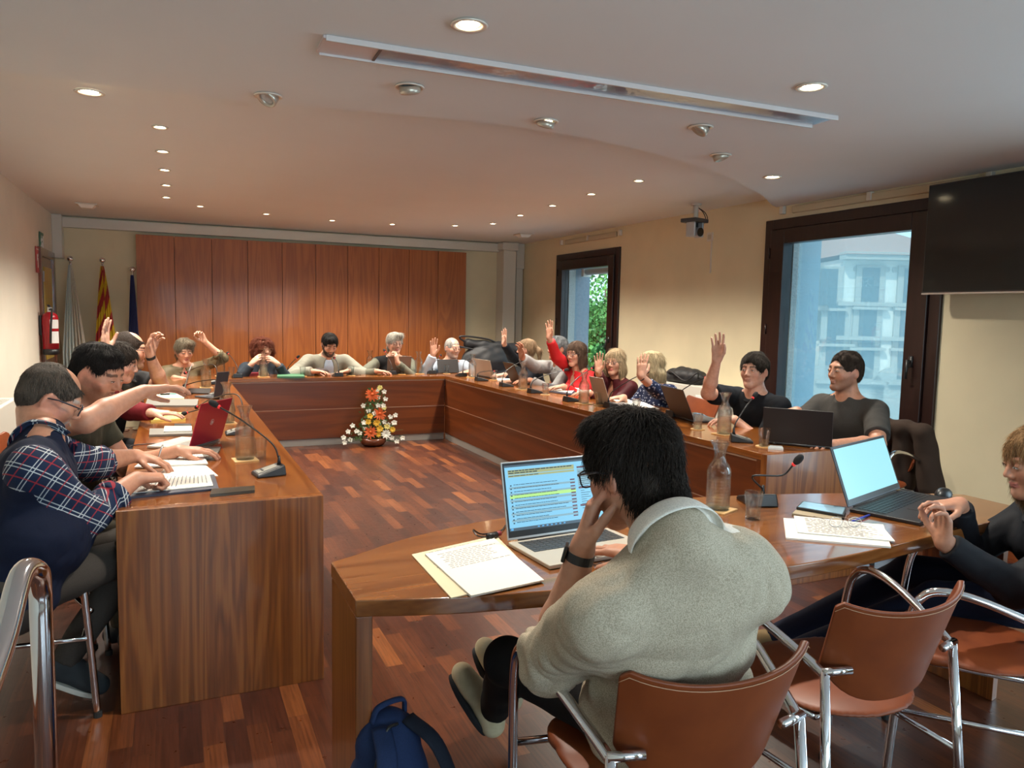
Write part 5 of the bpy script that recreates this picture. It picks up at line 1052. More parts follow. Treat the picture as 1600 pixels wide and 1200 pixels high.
ph = sheet('mobile_phone', 'phone with reflecting screen on the press desk', 'phone', [(1254, 789), (1322, 799), (1318, 812), (1244, 799)], M_BLACK, 0.009, ZT+0.007)
Q = [A(x, y, z=ZT) for x, y in [(1256, 790), (1320, 800), (1316, 810.5), (1247, 798.5)]]; c = sum(Q)/4; MB().hexa([q-c+np.array([0, 0, 0.0096]) for q in Q], [q-c+np.array([0, 0, 0.0100]) for q in Q]).build('glass', mat('phone_glass', (0.25, 0.40, 0.50), 0.03), ph)
pn.location = (A(249, 712, z=ZT+0.05)).tolist(); MB().tube([(-0.012, 0, -0.035), (0.014, 0, 0.05)], [0.0015, 0.0045], 8).build('barrel', M_STEEL, pn, smooth=True)
p2 = thing('pen', 'blue pen by the spectacles on the press desk', 'pen', A(1345, 812, z=ZT), 0.3); MB().tube([(-0.07, 0, 0.006), (0.07, 0, 0.006)], 0.004, 8).build('barrel', mat('pen_blue', (0.03, 0.05, 0.4), 0.3), p2, smooth=True); MB().tube([(0.07, 0, 0.006), (0.082, 0, 0.006)], [0.003, 0.0008], 8).build('tip', M_STEEL, p2, smooth=True)
sp = thing('spectacles', 'folded wire spectacles lying on the printed pages', 'spectacles', A(1320, 828, z=ZT)+np.array([0, 0, 0.010]), -0.35)
for q in (-1, 1):
    MB().tube([(q*0.034+0.024*math.cos(a/16*2*PI), 0.0, 0.018+0.017*math.sin(a/16*2*PI)) for a in range(17)], 0.0013, 6, cap=False).build('rim', M_STEEL, sp, smooth=True); MB().tube([(q*0.06, 0.002, 0.022), (q*0.05, 0.08, 0.010), (q*0.045, 0.14, 0.001)], 0.0012, 6).build('temple', M_STEEL, sp, smooth=True)
MB().tube([(-0.01, 0, 0.02), (0, 0, 0.024), (0.01, 0, 0.02)], 0.0013, 6).build('bridge', M_STEEL, sp, smooth=True)
ms = thing('computer_mouse', 'black mouse behind the hands of the woman in black', 'mouse', A(1474, 776, z=ZT), -1.2); q = SDF(); q.ell((0, 0, 0.006), (0.032, 0.055, 0.032)); q.cut((0, 0, 0.001), (0, 0, -1)); v_, f_ = q.mesh(0.005); vmesh('shell', v_, f_, M_BLACK, ms)
cb_ = thing('cable_adapter', 'black and red cable plug behind the silver laptop', 'cable', A(772, 842, z=ZT), 0.5); MB().tube([(-0.03, 0, 0.012), (0.01, 0, 0.012)], 0.011, 10).build('plug', M_BLACK, cb_, smooth=True); MB().tube([(0.01, 0, 0.012), (0.03, 0, 0.012)], 0.009, 10).build('sleeve', M_BURG, cb_, smooth=True); MB().tube(smooth_path([(-0.03, 0, 0.012), (-0.06, 0.02, 0.02), (-0.045, 0.05, 0.03), (0.0, 0.05, 0.006), (0.07, 0.03, 0.005), (0.14, 0.06, 0.005)], 6), 0.0025, 6).build('lead', M_BLACK, cb_, smooth=True)
cb2 = thing('charging_cable', 'black charging cable looping beyond the black laptop screen', 'cable', A(1402, 769, z=ZT), 0); MB().tube(smooth_path([(-0.05, 0.03, 0.005), (0.0, 0.05, 0.02), (0.05, 0.03, 0.006), (0.06, -0.03, 0.005), (0.02, -0.02, 0.005)], 6), 0.0028, 6).build('lead', M_BLACK, cb2, smooth=True); MB().box((-0.055, 0.035, 0.006), (0.03, 0.014, 0.008)).build('plug', M_BLACK, cb2, bevel=0.002)
cb3 = thing('charging_cable', 'thin black cable crossing the left table edge below the red laptop', 'cable', A(212, 697, z=ZT), 0); MB().tube(smooth_path([(-0.03, -0.06, 0.005), (0.0, 0.0, 0.006), (0.09, 0.02, 0.005), (0.16, -0.01, 0.005)], 6), 0.003, 6).build('lead', M_BLACK, cb3, smooth=True)

# ------------------------------------------------------------------ chairs
def mk_chair():
    t = thing('armchair', '', 'chair'); Rr = 0.0125
    S = SDF(); S.ell((0, 0.01, 0.45), (0.235, 0.235, 0.020), k=0.01); S.cone((-0.14, 0.12, 0.45), (0.14, 0.12, 0.45), 0.075, 0.075, 0.03); S.cut((0, 0, 0.432), (0, 0, -1)); S.cut((0, 0, 0.466), (0, 0, 1)); v_, f_ = S.mesh(0.009, 2)
    vmesh('seat', v_, f_, M_LEATHER, t)
    # wrapped backrest: curved sheet
    m = MB(); nu, nv = 20, 8; g_ = []
    for i in range(nu+1):
        u = -1+2*i/nu; a = u*0.98
        for j in range(nv+1):
            v = j/nv; top = 0.758+0.035*abs(u)**2.2-0.02*(abs(u) > 0.97); bot = 0.492+0.10*abs(u)**3; z = bot+(top-bot)*v; flare = 1+0.14*v; rx = 0.222*flare; ry = 0.150*flare
            g_.append((math.sin(a)*rx/math.sin(1.0)*0.95, -0.085-ry*math.cos(a)+0.01-0.055*v, z))
    outr = [(x, y, z) for x, y, z in g_]; inn = [(x*0.955, y+0.012, z) for x, y, z in g_]; m.v = outr+inn; n1 = len(outr); W_ = nv+1
    for i in range(nu):
        for j in range(nv): a, b, c_, d_ = i*W_+j, (i+1)*W_+j, (i+1)*W_+j+1, i*W_+j+1; m.f += [(a, b, c_, d_), (n1+a, n1+d_, n1+c_, n1+b)]
    for i in range(nu): a, b = i*W_, (i+1)*W_; m.f += [(a, n1+a, n1+b, b)]; a, b = i*W_+nv, (i+1)*W_+nv; m.f += [(a, b, n1+b, n1+a)]
    for j in range(nv): a, b = j, j+1; m.f += [(a, b, n1+b, n1+a)]; a, b = nu*W_+j, nu*W_+j+1; m.f += [(a, n1+a, n1+b, b)]
    m.mi = [0]*len(m.f); bk = m.build('backrest', M_LEATHER, t, bevel=0.005); 
    rim = [outr[i*W_+nv] for i in range(nu+1)]; rim = [(x*0.99, y+0.004, z-0.012) for x, y, z in rim]; MB().tube([(x*1.008, y-0.003, z) for x, y, z in rim], 0.0009, 5).build('stitching', M_STITCH, bk, smooth=True)
    for s in (-1, 1):
        x = s*0.285
        MB().tube(smooth_path([(x*0.94, 0.235, 0.0), (x*0.97, 0.215, 0.33), (x, 0.195, 0.58), (x*1.01, 0.165, 0.665), (x*1.01, 0.105, 0.690), (x*0.97, 0.0, 0.672), (x*0.87, -0.15, 0.615), (x*0.83, -0.205, 0.590)], 6), Rr, 12).build('arm_frame', M_CHROME, t, smooth=True)
        MB().tube([(x*0.83, -0.205, 0.600), (x*0.90, -0.27, 0.0)], Rr, 12).build('leg', M_CHROME, t, smooth=True); MB().tube([(x*0.86, -0.205, 0.598), (s*0.17, -0.225, 0.600)], 0.011, 12).build('back_joint', M_CHROME, t, smooth=True)
        MB().tube([(x*0.96, 0.225, 0.395), (s*0.17, 0.16, 0.425), (s*0.17, -0.12, 0.425)], 0.010, 10).build('seat_bracket', M_CHROME, t, smooth=True)
        MB().tube([(x*0.975, 0.215, 0.30), (x*0.865, -0.235, 0.30)], 0.009, 10).build('stretcher', M_CHROME, t, smooth=True)
        for q in ((x*0.94, 0.235), (x*0.90, -0.27)): MB().lathe([(0, 0), (0.0145, 0), (0.0145, 0.02), (0, 0.02)], (q[0], q[1], 0), 14).build('foot_cap', M_RUBBER, t)
    MB().tube([(-0.28, 0.20, 0.30), (0.28, 0.20, 0.30)], 0.009, 10).build('stretcher', M_CHROME, t, smooth=True); MB().tube([(-0.17, -0.12, 0.425), (0.17, -0.12, 0.425)], 0.010, 10).build('seat_bracket', M_CHROME, t, smooth=True)
    return t
chp = mk_chair(); chu = False; GCH = 'tan leather and chrome armchairs'
def chair(x, y, fx, fy, lab):
    global chu
    place(chp, chu, (x, y, 0), math.atan2(-fx, fy), lab, GCH); chu = True

# ------------------------------------------------------------------ things on the walls
M_REDP = mat('extinguisher_red', (0.38, 0.01, 0.02), 0.25); M_WHT = mat('white_print', (0.8, 0.8, 0.78), 0.5)
e = thing('fire_extinguisher', 'red fire extinguisher hanging on the left wall by the door', 'fire extinguisher', (XL+0.10, 9.0, 0.97))
MB().lathe([(0, 0), (0.06, 0), (0.075, 0.01), (0.075, 0.06)], n=28).build('base_ring', M_BLACK, e, smooth=True); MB().lathe([(0.0745, 0.05), (0.0745, 0.37), (0.065, 0.41), (0.03, 0.435), (0.02, 0.44), (0, 0.44)], n=28).build('cylinder', M_REDP, e, smooth=True)
MB().box((0, 0, 0.46), (0.04, 0.05, 0.05)).build('valve', M_STEEL, e, bevel=0.004); MB().hexa([(-0.012, -0.10, 0.50), (0.012, -0.10, 0.50), (0.012, 0.03, 0.478), (-0.012, 0.03, 0.478)], [(-0.012, -0.10, 0.512), (0.012, -0.10, 0.512), (0.012, 0.03, 0.49), (-0.012, 0.03, 0.49)]).build('handle', M_BLACK, e, bevel=0.003)
MB().tube(smooth_path([(0.0, -0.02, 0.46), (0.03, -0.10, 0.45), (0.02, -0.12, 0.30), (0.01, -0.10, 0.12)], 6), 0.010, 8).build('hose', M_BLACK, e, smooth=True)
lbm = MB()
for z0_, z1_ in ((0.27, 0.36), (0.12, 0.24)):
    for k in range(5):
        a0, a1 = -1.5+k*0.25, -1.25+k*0.25; lbm.hexa([(0.0752*math.cos(a0), 0.0752*math.sin(a0), z0_), (0.0752*math.cos(a1), 0.0752*math.sin(a1), z0_), (0.0752*math.cos(a1), 0.0752*math.sin(a1), z1_), (0.0752*math.cos(a0), 0.0752*math.sin(a0), z1_)], [(0.0762*math.cos(a0), 0.0762*math.sin(a0), z0_), (0.0762*math.cos(a1), 0.0762*math.sin(a1), z0_), (0.0762*math.cos(a1), 0.0762*math.sin(a1), z1_), (0.0762*math.cos(a0), 0.0762*math.sin(a0), z1_)])
lbm.build('label', M_WHT, e)
MB().box((-0.085, 0, 0.3), (0.02, 0.05, 0.2)).build('wall_bracket', M_BLACK, e, bevel=0.003)
M_SGN = mat('sign_green', (0.02, 0.14, 0.07), 0.4)
e = thing('exit_sign', 'green emergency exit sign with white running figure over the door', 'sign', (XL+0.008, 9.32, 2.13)); MB().box((0, 0, 0), (0.006, 0.26, 0.20)).build('plate', M_SGN, e)
b = MB(); b.bb(0.003, 0.005, 0.06, 0.11, -0.07, 0.07); b.box((0.004, -0.02, 0.055), (0.002, 0.026, 0.026)); b.tube([(0.004, -0.01, 0.04), (0.004, -0.03, -0.005)], 0.013, 6, flat=0.15); b.tube([(0.004, -0.03, -0.005), (0.004, 0.01, -0.03), (0.004, 0.0, -0.07)], 0.008, 6); b.tube([(0.004, -0.03, -0.005), (0.004, -0.06, -0.04), (0.004, -0.09, -0.045)], 0.008, 6); b.tube([(0.004, -0.01, 0.035), (0.004, 0.03, 0.02), (0.004, 0.045, 0.035)], 0.007, 6); b.tube([(0.004, -0.015, 0.035), (0.004, -0.06, 0.03), (0.004, -0.075, 0.0)], 0.007, 6)
b.build('pictogram', M_WHT, e)
M_SRD = mat('sign_red', (0.42, 0.03, 0.035), 0.4)
e = thing('fire_sign', 'red and white extinguisher sign on the left wall', 'sign', (XL+0.008, 9.0, 1.93)); MB().box((0, 0, 0), (0.006, 0.19, 0.26)).build('plate', M_SRD, e); b = MB(); b.tube([(0.004, 0.01, -0.08), (0.004, 0.01, 0.02)], 0.022, 8, flat=0.1); b.box((0.004, 0.01, 0.045), (0.002, 0.015, 0.03)); b.tube([(0.004, 0.01, 0.055), (0.004, -0.03, 0.05), (0.004, -0.04, -0.01)], 0.004, 6)
b.box((0.004, 0, 0.105), (0.002, 0.13, 0.012)); b.build('pictogram', M_WHT, e)
# flags
def flag(x, lab, cols, lean, zt=1.99, y=YB-0.30, wid=0.20, x2=None):
    t = thing('flag_on_pole', lab, 'flag', (x, y, 0)); top = np.array([0.0, 0.0, zt]); foot = np.array([0.10, 0.0, 0.02]); MB().tube([foot, top], 0.012, 10).build('pole', M_CHROME, t, smooth=True); MB().ball(top+np.array([0, 0, 0.02]), 0.033, 16, 10).build('finial', M_CHROME, t, smooth=True)
    MB().lathe([(0, 0), (0.14, 0), (0.14, 0.02), (0.03, 0.035), (0, 0.035)], foot-np.array([0, 0, 0.02]), 24).build('foot', M_CHROME, t, smooth=True)
    nz_, na = 78, 66; vs = []; 
    for i in range(nz_+1):
        s_ = i/nz_; z = zt-0.05-s_*1.25; hw = 0.015+wid*0.5*min(1, s_*1.3)**0.8
        for j in range(na+1):
            u = -1+2*j/na; cx = -0.02*s_*2+foot[0]*s_*0.62+lean*s_; vs.append((cx+u*hw, -0.03-0.02*math.sin(j*0.633+s_*2)*(0.4+s_)-0.025*(1-u*u), z-0.03*abs(u)*s_))
    fs = [(i*(na+1)+j, i*(na+1)+j+1, (i+1)*(na+1)+j+1, (i+1)*(na+1)+j) for i in range(nz_) for j in range(na)]; m = MB(); m.add(vs, fs); o = m.build('cloth', cols, t, smooth=True); sm = o.modifiers.new('s', 'SOLIDIFY'); sm.thickness = 0.004
    for p in o.data.polygons:
        i, j = divmod(p.index, na); p.material_index = cols_f(i/3, j/3, nz_/3, na/3) % len(cols)
    return t
cols_f = lambda i, j, n, a: 0 if j < a*0.5 else 1
flag(A(110, 410, y=YB-0.3)[0], 'white flag hanging on a pole left of the striped one', [mat('flag_white', (0.62, 0.68, 0.66), 0.8), mat('flag_cream', (0.55, 0.50, 0.42), 0.8)], 0.0)
cols_f = lambda i, j, n, a: int((i*1.05+j*0.42+(3.2 if j > a*0.55 else 0))/3.3)
flag(A(160, 411, y=YB-0.3)[0], 'yellow flag with red stripes hanging on a pole', [mat('flag_yellow', (0.62, 0.42, 0.02), 0.8), mat('flag_red', (0.36, 0.03, 0.03), 0.8)], 0.0)
cols_f = lambda i, j, n, a: 0
flag(A(207, 425, y=YB-0.3)[0]-0.005, 'dark blue flag mostly hidden behind the edge of the panelling', [mat('flag_blue', (0.015, 0.02, 0.09), 0.8)], -0.02, 1.9, YB-0.25, 0.10)
# heater on the left wall
r_ = thing('convector_heater', 'white wall heater with a top grille behind the man in plaid', 'heater', (XL+0.002, 6.0, 0.12)); MB().bb(0, 0.16, -0.7, 0.66, 0, 0.66).build('casing', M_TRIMW, r_, bevel=0.012)
b = MB(); [b.bb(0.03+0.014*i, 0.036+0.014*i, -0.6, 0.52, 0.658, 0.663) for i in range(8)]; b.build('grille', mat('grille', (0.3, 0.3, 0.28), 0.6), r_); MB().lathe([(0, 0), (0.012, 0), (0.012, 0.003), (0, 0.003)], (0.08, -0.701, 0.52), 12, rotx(PI/2)).build('knob', M_STEEL, r_)
# camera and switch on the right
pc = A(1085, 320, z=ZF); cmx = thing('ceiling_camera', 'silver and black dome camera hanging by the right wall', 'camera', (4.42, pc[1]-0.0, ZF-0.001)); pc = A(1088, 320, x=4.42); cmx.location = (4.42, pc[1], ZF-0.001)
MB().lathe([(0, 0), (0.05, 0), (0.045, -0.015), (0, -0.015)], n=20).build('mount_plate', M_TRIMW, cmx, smooth=False); MB().tube([(0, 0, -0.01), (0, 0, -0.14)], 0.022, 14).build('mount_tube', M_TRIMW, cmx, smooth=True); MB().box((-0.02, -0.01, -0.155), (0.20, 0.17, 0.035), rotz(0.3)).build('head_plate', M_DGREY, cmx, bevel=0.006)
for q in (-1, 1): MB().box((-0.02+q*0.062*math.cos(0.3), -0.02+q*0.062*math.sin(0.3), -0.235), (0.025, 0.10, 0.14), rotz(0.3)).build('yoke', mat('cam_silver', (0.42, 0.43, 0.44), 0.4, 0.4), cmx, bevel=0.012, seg=4)
hd = MB().tube([(-0.02+0.055*math.sin(.3), -0.075, -0.262), (-0.02-0.035*math.sin(.3), 0.04, -0.255)], 0.045, 20).build('lens_head', mat('cam_silver', (0.42, 0.43, 0.44), 0.4, 0.4), cmx, smooth=False); MB().tube([(-0.02+0.06*math.sin(.3), -0.082, -0.2625), (-0.02+0.055*math.sin(.3), -0.072, -0.2615)], 0.040, 20).build('lens', mat('lens_black', (0.004, 0.004, 0.005), 0.05), hd)
MB().box((-0.02, 0.02, -0.21), (0.09, 0.08, 0.08), rotz(0.3)).build('body', M_BLACK, cmx, bevel=0.01)
for q in (0, 1): MB().tube(smooth_path([(0.02, 0, -0.03), (0.09+0.02*q, 0.01, -0.07), (0.12+0.02*q, 0.01, -0.13), (0.07, 0.01, -0.165)], 6), 0.004, 6).build('cable', M_BLACK, cmx, smooth=True)
ps = A(1109, 370, x=XR-0.01); sw_ = thing('wall_socket', 'cream socket plate high on the wall beside the camera', 'socket', ps); MB().box((0.003, 0, 0), (0.012, 0.085, 0.085)).build('plate', M_TRIMW, sw_, bevel=0.003); MB().box((-0.004, 0, 0), (0.006, 0.045, 0.045)).build('rocker', mat('rocker', (0.5, 0.45, 0.33), 0.5), sw_, bevel=0.002); MB().bb(0.001, 0.009, -0.03, -0.015, -0.35, -0.0425).build('cable_duct', M_TRIMW, sw_)
# television
tvx = 4.60; c1 = A(1437.5, 292, x=tvx); c2 = A(1440, 459.5, x=tvx); hh = c1[2]-c2[2]; ww = hh*1.74
tv = thing('television', 'large black wall television at the right edge', 'television', (tvx+0.02, c2[1]-ww/2, c2[2])); MB().bb(-0.02, 0.03, -ww/2, ww/2, 0, hh).build('casing', mat('tv_casing', (0.02, 0.02, 0.022), 0.35), tv, bevel=0.004); MB().bb(-0.0215, -0.0198, -ww/2+0.008, ww/2-0.008, 0.016, hh-0.008).build('screen', mat('tv_screen', (0.010, 0.012, 0.012), 0.12), tv); MB().bb(-0.023, 0.01, -ww/2, ww/2, -0.004, 0.007).build('lower_trim', M_STEEL, tv)
MB().bb(0.03, 0.16, -0.2, 0.2, hh/2-0.15, hh/2+0.15).build('wall_mount', M_BLACK, tv, bevel=0.004)
# bags on the cabinet between windows and in the corner
wc = thing('wall_box', 'white low cabinet with sockets under the black bag by the wall', 'cabinet', (4.60, 4.9, 0)); p_ = A(1110, 640, x=4.55); wc.location = (4.62, p_[1]+0.35, 0)
MB().bb(-0.14, 0.15, -0.55, 0.75, 0, 0.84).build('body', M_TRIMW, wc, bevel=0.006); b = MB(); b.bb(-0.146, -0.139, -0.40, -0.22, 0.66, 0.76); b.build('socket_plate', M_WHT, wc, bevel=0.002)
b = MB(); [b.lathe([(0, 0), (0.016, 0), (0.016, 0.002), (0, 0.002)], (-0.1465, q, 0.71), 12, roty(-PI/2)) for q in (-0.35, -0.27)]; b.build('socket', mat('socket_grey', (0.25, 0.25, 0.25), 0.6), wc)
def blob(name, m, loc, ells, h=0.012, amp=0.008, f=40, parent=None, cut=True):
    q = SDF()
    for e_ in ells: (q.ell(*e_[1:]) if e_[0] == 'e' else q.cone(*e_[1:]))
    if cut: q.cut((0, 0, 0.001), (0, 0, -1))
    v, f_ = q.mesh(h); v = v+normals(v, f_)*(amp*wob(v, f))[:, None]
    if cut: v[:, 2] = np.maximum(v[:, 2], 0)
    return vmesh(name, v, f_, m, parent)
M_BAG = mat('bag_black', (0.012, 0.012, 0.014), 0.6); bg_ = thing('handbag', 'black shoulder bag lying on the white cabinet by the wall', 'bag', (4.60, p_[1]+0.45, 0.845)); blob('bag_body', M_BAG, None, [('e', (0, 0, 0.06), (0.11, 0.30, 0.09)), ('e', (0, 0.15, 0.04), (0.10, 0.2, 0.07))], parent=bg_); MB().tube(smooth_path([(-0.05, -0.25, 0.06), (-0.10, -0.30, 0.12), (-0.12, -0.15, 0.03), (-0.13, 0.05, 0.10), (-0.08, 0.2, 0.09)], 6), 0.008, 8).build('strap', M_BAG, bg_, smooth=True)
# pushchair-like black travel bag heap in the far corner
pb = A(775, 548, y=9.0); tb = thing('coat_rack_bag', 'heap of black bags and straps behind the man in pale blue', 'bag', (pb[0], 9.05, 0.0)); 
blob('bag_body', M_BAG, None, [('c', (-0.30, 0, 0.55), (0.35, 0, 0.60), 0.22, 0.20, 0.05), ('c', (-0.38, 0, 1.10), (0.35, 0.0, 1.00), 0.055, 0.10, 0.05), ('e', (-0.1, 0, 0.85), (0.36, 0.16, 0.24)), ('c', (-0.2, 0, 0.3), (0.2, 0, 0.3), 0.2, 0.2, 0.03)], parent=tb)
MB().tube(smooth_path([(-0.35, -0.02, 1.08), (-0.50, -0.04, 1.17), (-0.42, -0.05, 1.19), (-0.10, -0.04, 1.15), (0.1, 0, 1.06)], 6), 0.012, 8).build('handle', M_BLACK, tb, smooth=True); MB().tube(smooth_path([(-0.5, -0.02, 1.06), (-0.35, -0.04, 1.03), (-0.2, -0.08, 0.98)], 6), 0.011, 8).build('strap', M_BLACK, tb, smooth=True)

# ------------------------------------------------------------------ floor things
hr = thing('handrail', 'polished chrome tube handrail at the lower left', 'handrail', tuple(np.append(A(62, 900, d=1.42)[:2], 0)))
hx, hy = A(62, 900, d=1.42)[:2]; o0 = np.array([hx, hy, 0]); pA_ = A(64, 960, d=1.42)-o0; pB_ = A(48, 886, d=1.36)-o0; pC_ = A(0, 1018, d=1.22)-o0; pD_ = A(-90, 1260, d=1.0)-o0
MB().tube([(0, 0, 0)]+smooth_path([pA_*np.array([0, 0, 1]), np.array([0, 0, pA_[2]+0.045]), A(58, 893, d=1.39)-o0, pB_+np.array([-0.012, -0.02, -0.008]), pC_, pD_], 7), 0.0195, 20).build('rail', M_CHROME, hr, smooth=True); MB().lathe([(0, 0), (0.04, 0), (0.04, 0.006), (0.02, 0.012), (0, 0.012)], n=20).build('flange', M_CHROME, hr)
bp = thing('backpack', 'navy blue backpack standing on the floor by the press desk leg', 'backpack', tuple(np.append(A(606, 1275, z=0.15)[:2], 0)), 0.3)
M_NAVY = cloth('backpack_navy', (0.018, 0.035, 0.10)); M_NAVYD = cloth('backpack_dark', (0.012, 0.016, 0.028))
blob('main_pocket', M_NAVY, None, [('c', (0, 0, 0.14), (0, 0.0, 0.34), 0.14, 0.085, 0.02), ('e', (0, 0.02, 0.15), (0.155, 0.11, 0.16)), ('e', (0, 0.01, 0.36), (0.085, 0.065, 0.08))], 0.009, 0.004, 45, parent=bp)
blob('front_pocket', M_NAVYD, None, [('e', (0.0, -0.11, 0.13), (0.11, 0.06, 0.12))], 0.009, 0.004, 45, parent=bp)
for q in (-1, 1): MB().tube(smooth_path([(q*0.04, -0.03, 0.42), (q*0.075, -0.115, 0.37), (q*0.115, -0.145, 0.22), (q*0.13, -0.10, 0.06)], 6), 0.026, 10, flat=0.35).build('strap', M_NAVYD if q > 0 else M_NAVY, bp, smooth=True)
MB().tube(smooth_path([(-0.05, 0.0, 0.425), (-0.035, -0.01, 0.465), (0.035, -0.01, 0.465), (0.05, 0.0, 0.425)], 6), 0.010, 8, flat=0.5).build('handle', M_NAVY, bp, smooth=True); MB().tube(smooth_path([(-0.10, -0.045, 0.1), (-0.08, -0.055, 0.3), (-0.04, -0.05, 0.415), (0, -0.045, 0.425)], 6), 0.004, 6).build('zip', M_BLACK, bp, smooth=True)
# flower arrangement
fp = A(580, 694, z=0.0); fp[1] = min(fp[1], YI-0.16); fl = thing('flower_arrangement', 'pyramid of orange, yellow and white artificial flowers in a brown bowl', 'flowers', fp)
MB().lathe([(0, 0), (0.09, 0), (0.12, 0.015), (0.145, 0.05), (0.14, 0.085), (0.125, 0.09), (0.12, 0.07), (0.0, 0.06)], n=32).build('bowl', mat('bowl_brown', (0.12, 0.035, 0.015), 0.25), fl, smooth=True)
# pixel scale here: about 145 px per metre
fw = lambda px, py, dy=0.0: np.array([(px-580)/145*0.98, -0.04+dy, (694-py)/145])
M_STEM = mat('stem_green', (0.05, 0.11, 0.03), 0.6); M_LEAF = mat('leaf_green', (0.07, 0.15, 0.05), 0.6)
st = MB(); lf = MB(); rf = random.Random(9)
def flower(c, r, m, kind, nm):
    b = MB(); vdir = nrm(np.array([-0.15, -1.0, 0.35])); u = nrm(np.cross(vdir, [0, 0, 1])); w_ = np.cross(u, vdir)
    rings = {'daisy': ((16, 1.0, 0.1), (14, 0.8, 0.35), (10, 0.55, 0.6)), 'pom': ((10, 1.0, 0.2), (10, 0.85, 0.5), (8, 0.6, 0.8), (5, 0.3, 0.95)), 'small': ((5, 1.0, 0.35), (5, 0.7, 0.7))}[kind]
    for n, rad, lift in rings:
        for k in range(n):
            a = 2*PI*k/n+rf.random()*0.4; d = u*math.cos(a)+w_*math.sin(a); e_ = nrm(d+vdir*lift); sd = np.cross(e_, vdir); L = r*rad; wd = L*{'daisy': 0.13, 'pom': 0.22, 'small': 0.42}[kind]
            p0 = c; p1 = c+e_*L*0.6; p2 = c+e_*L-vdir*L*0.06; tk = vdir*r*0.035
            b.hexa([p0-sd*wd*0.3, p0+sd*wd*0.3, p1+sd*wd, p1-sd*wd], [p0-sd*wd*0.3+tk, p0+sd*wd*0.3+tk, p1+sd*wd+tk, p1-sd*wd+tk]); b.hexa([p1-sd*wd, p1+sd*wd, p2+sd*wd*0.4, p2-sd*wd*0.4], [p1-sd*wd+tk, p1+sd*wd+tk, p2+sd*wd*0.4+tk, p2-sd*wd*0.4+tk])
    if kind == 'daisy': b.ball(c+vdir*r*0.25, r*0.22, 8, 6)
    b.build(nm, m, fl)
    root = np.array([rf.uniform(-0.04, 0.04), 0, 0.07]); st.tube(smooth_path([root, root*0.4+c*0.6+np.array([0, 0.03, 0.0]), c], 3), 0.003, 5)
    for _ in range(9 if kind != 'small' else 6):
        a = rf.uniform(0.25, 1.0); q = root*(1-a)+c*a+np.array([rf.uniform(-1, 1), rf.uniform(-0.5, 1), rf.uniform(-1, 1)])*0.03; d = nrm([rf.uniform(-1, 1), rf.uniform(-1, 0.3), rf.uniform(-0.3, 1)]); sd = nrm(np.cross(d, [0.3, 0.9, 0.1])); L = rf.uniform(0.02, 0.045)
        lf.add([q, q+d*L*0.5+sd*L*0.2, q+d*L, q+d*L*0.5-sd*L*0.2], [(0, 1, 2, 3)])
M_OR = mat('petal_orange', (0.62, 0.11, 0.015), 0.6); M_YP = mat('petal_yellow', (0.68, 0.42, 0.03), 0.6); M_YPale = mat('petal_lemon', (0.68, 0.60, 0.20), 0.6); M_WP = mat('petal_white', (0.72, 0.72, 0.64), 0.6)
for px, py, r in ((576, 611, 0.078), (588, 642, 0.075), (573, 671, 0.075)): flower(fw(px, py, -0.03), r, M_OR, 'daisy', 'orange_flower')
for px, py, r, m in ((588, 600, 0.032, M_YPale), (595, 632, 0.03, M_YPale), (572, 645, 0.035, M_YP), (569, 654, 0.036, M_YP), (583, 656, 0.042, M_YP), (588, 666, 0.042, M_YP), (600, 663, 0.036, M_YPale), (609, 668, 0.036, M_YP), (586, 675, 0.034, M_YP)): flower(fw(px, py, -0.04), r, m, 'pom', 'yellow_flower')
flower(fw(598, 675, -0.05), 0.055, M_WP, 'pom', 'white_flower')
for px, py in ((586, 606), (596, 607), (587, 616), (599, 619), (563, 629), (586, 629), (594, 629), (571, 637), (580, 641), (607, 648), (616, 646), (611, 657), (615, 658), (562, 655), (545, 660), (538, 669), (550, 668), (556, 672), (529, 677), (531, 685), (541, 682), (566, 664), (597, 656), (604, 661), (609, 682), (617, 688), (627, 683)): flower(fw(px, py, rf.uniform(-0.05, 0.02)), 0.030, M_WP, 'small', 'white_flower')
for _ in range(260):
    z = rf.uniform(0.06, 0.62); wd = 0.20*(1-z/0.75)+0.02; q = np.array([rf.uniform(-wd, wd), rf.uniform(-0.07, 0.05), z]); d = nrm([rf.uniform(-1, 1), rf.uniform(-1, 0.3), rf.uniform(-0.5, 1)]); sd = nrm(np.cross(d, [0.3, 0.9, 0.1])); L = rf.uniform(0.03, 0.06); lf.add([q, q+d*L*0.5+sd*L*0.22, q+d*L, q+d*L*0.5-sd*L*0.22], [(0, 1, 2, 3)])
for (dx, dz) in ((0.33, 0.17), (0.26, 0.22), (0.3, 0.02)): st.tube(smooth_path([(0.03, 0, 0.07), (dx*0.6, -0.03, dz*0.7+0.03), (dx, -0.05, dz)], 4), 0.002, 5)
st.build('stem', M_STEM, fl, smooth=True); lf.build('foliage', M_LEAF, fl)

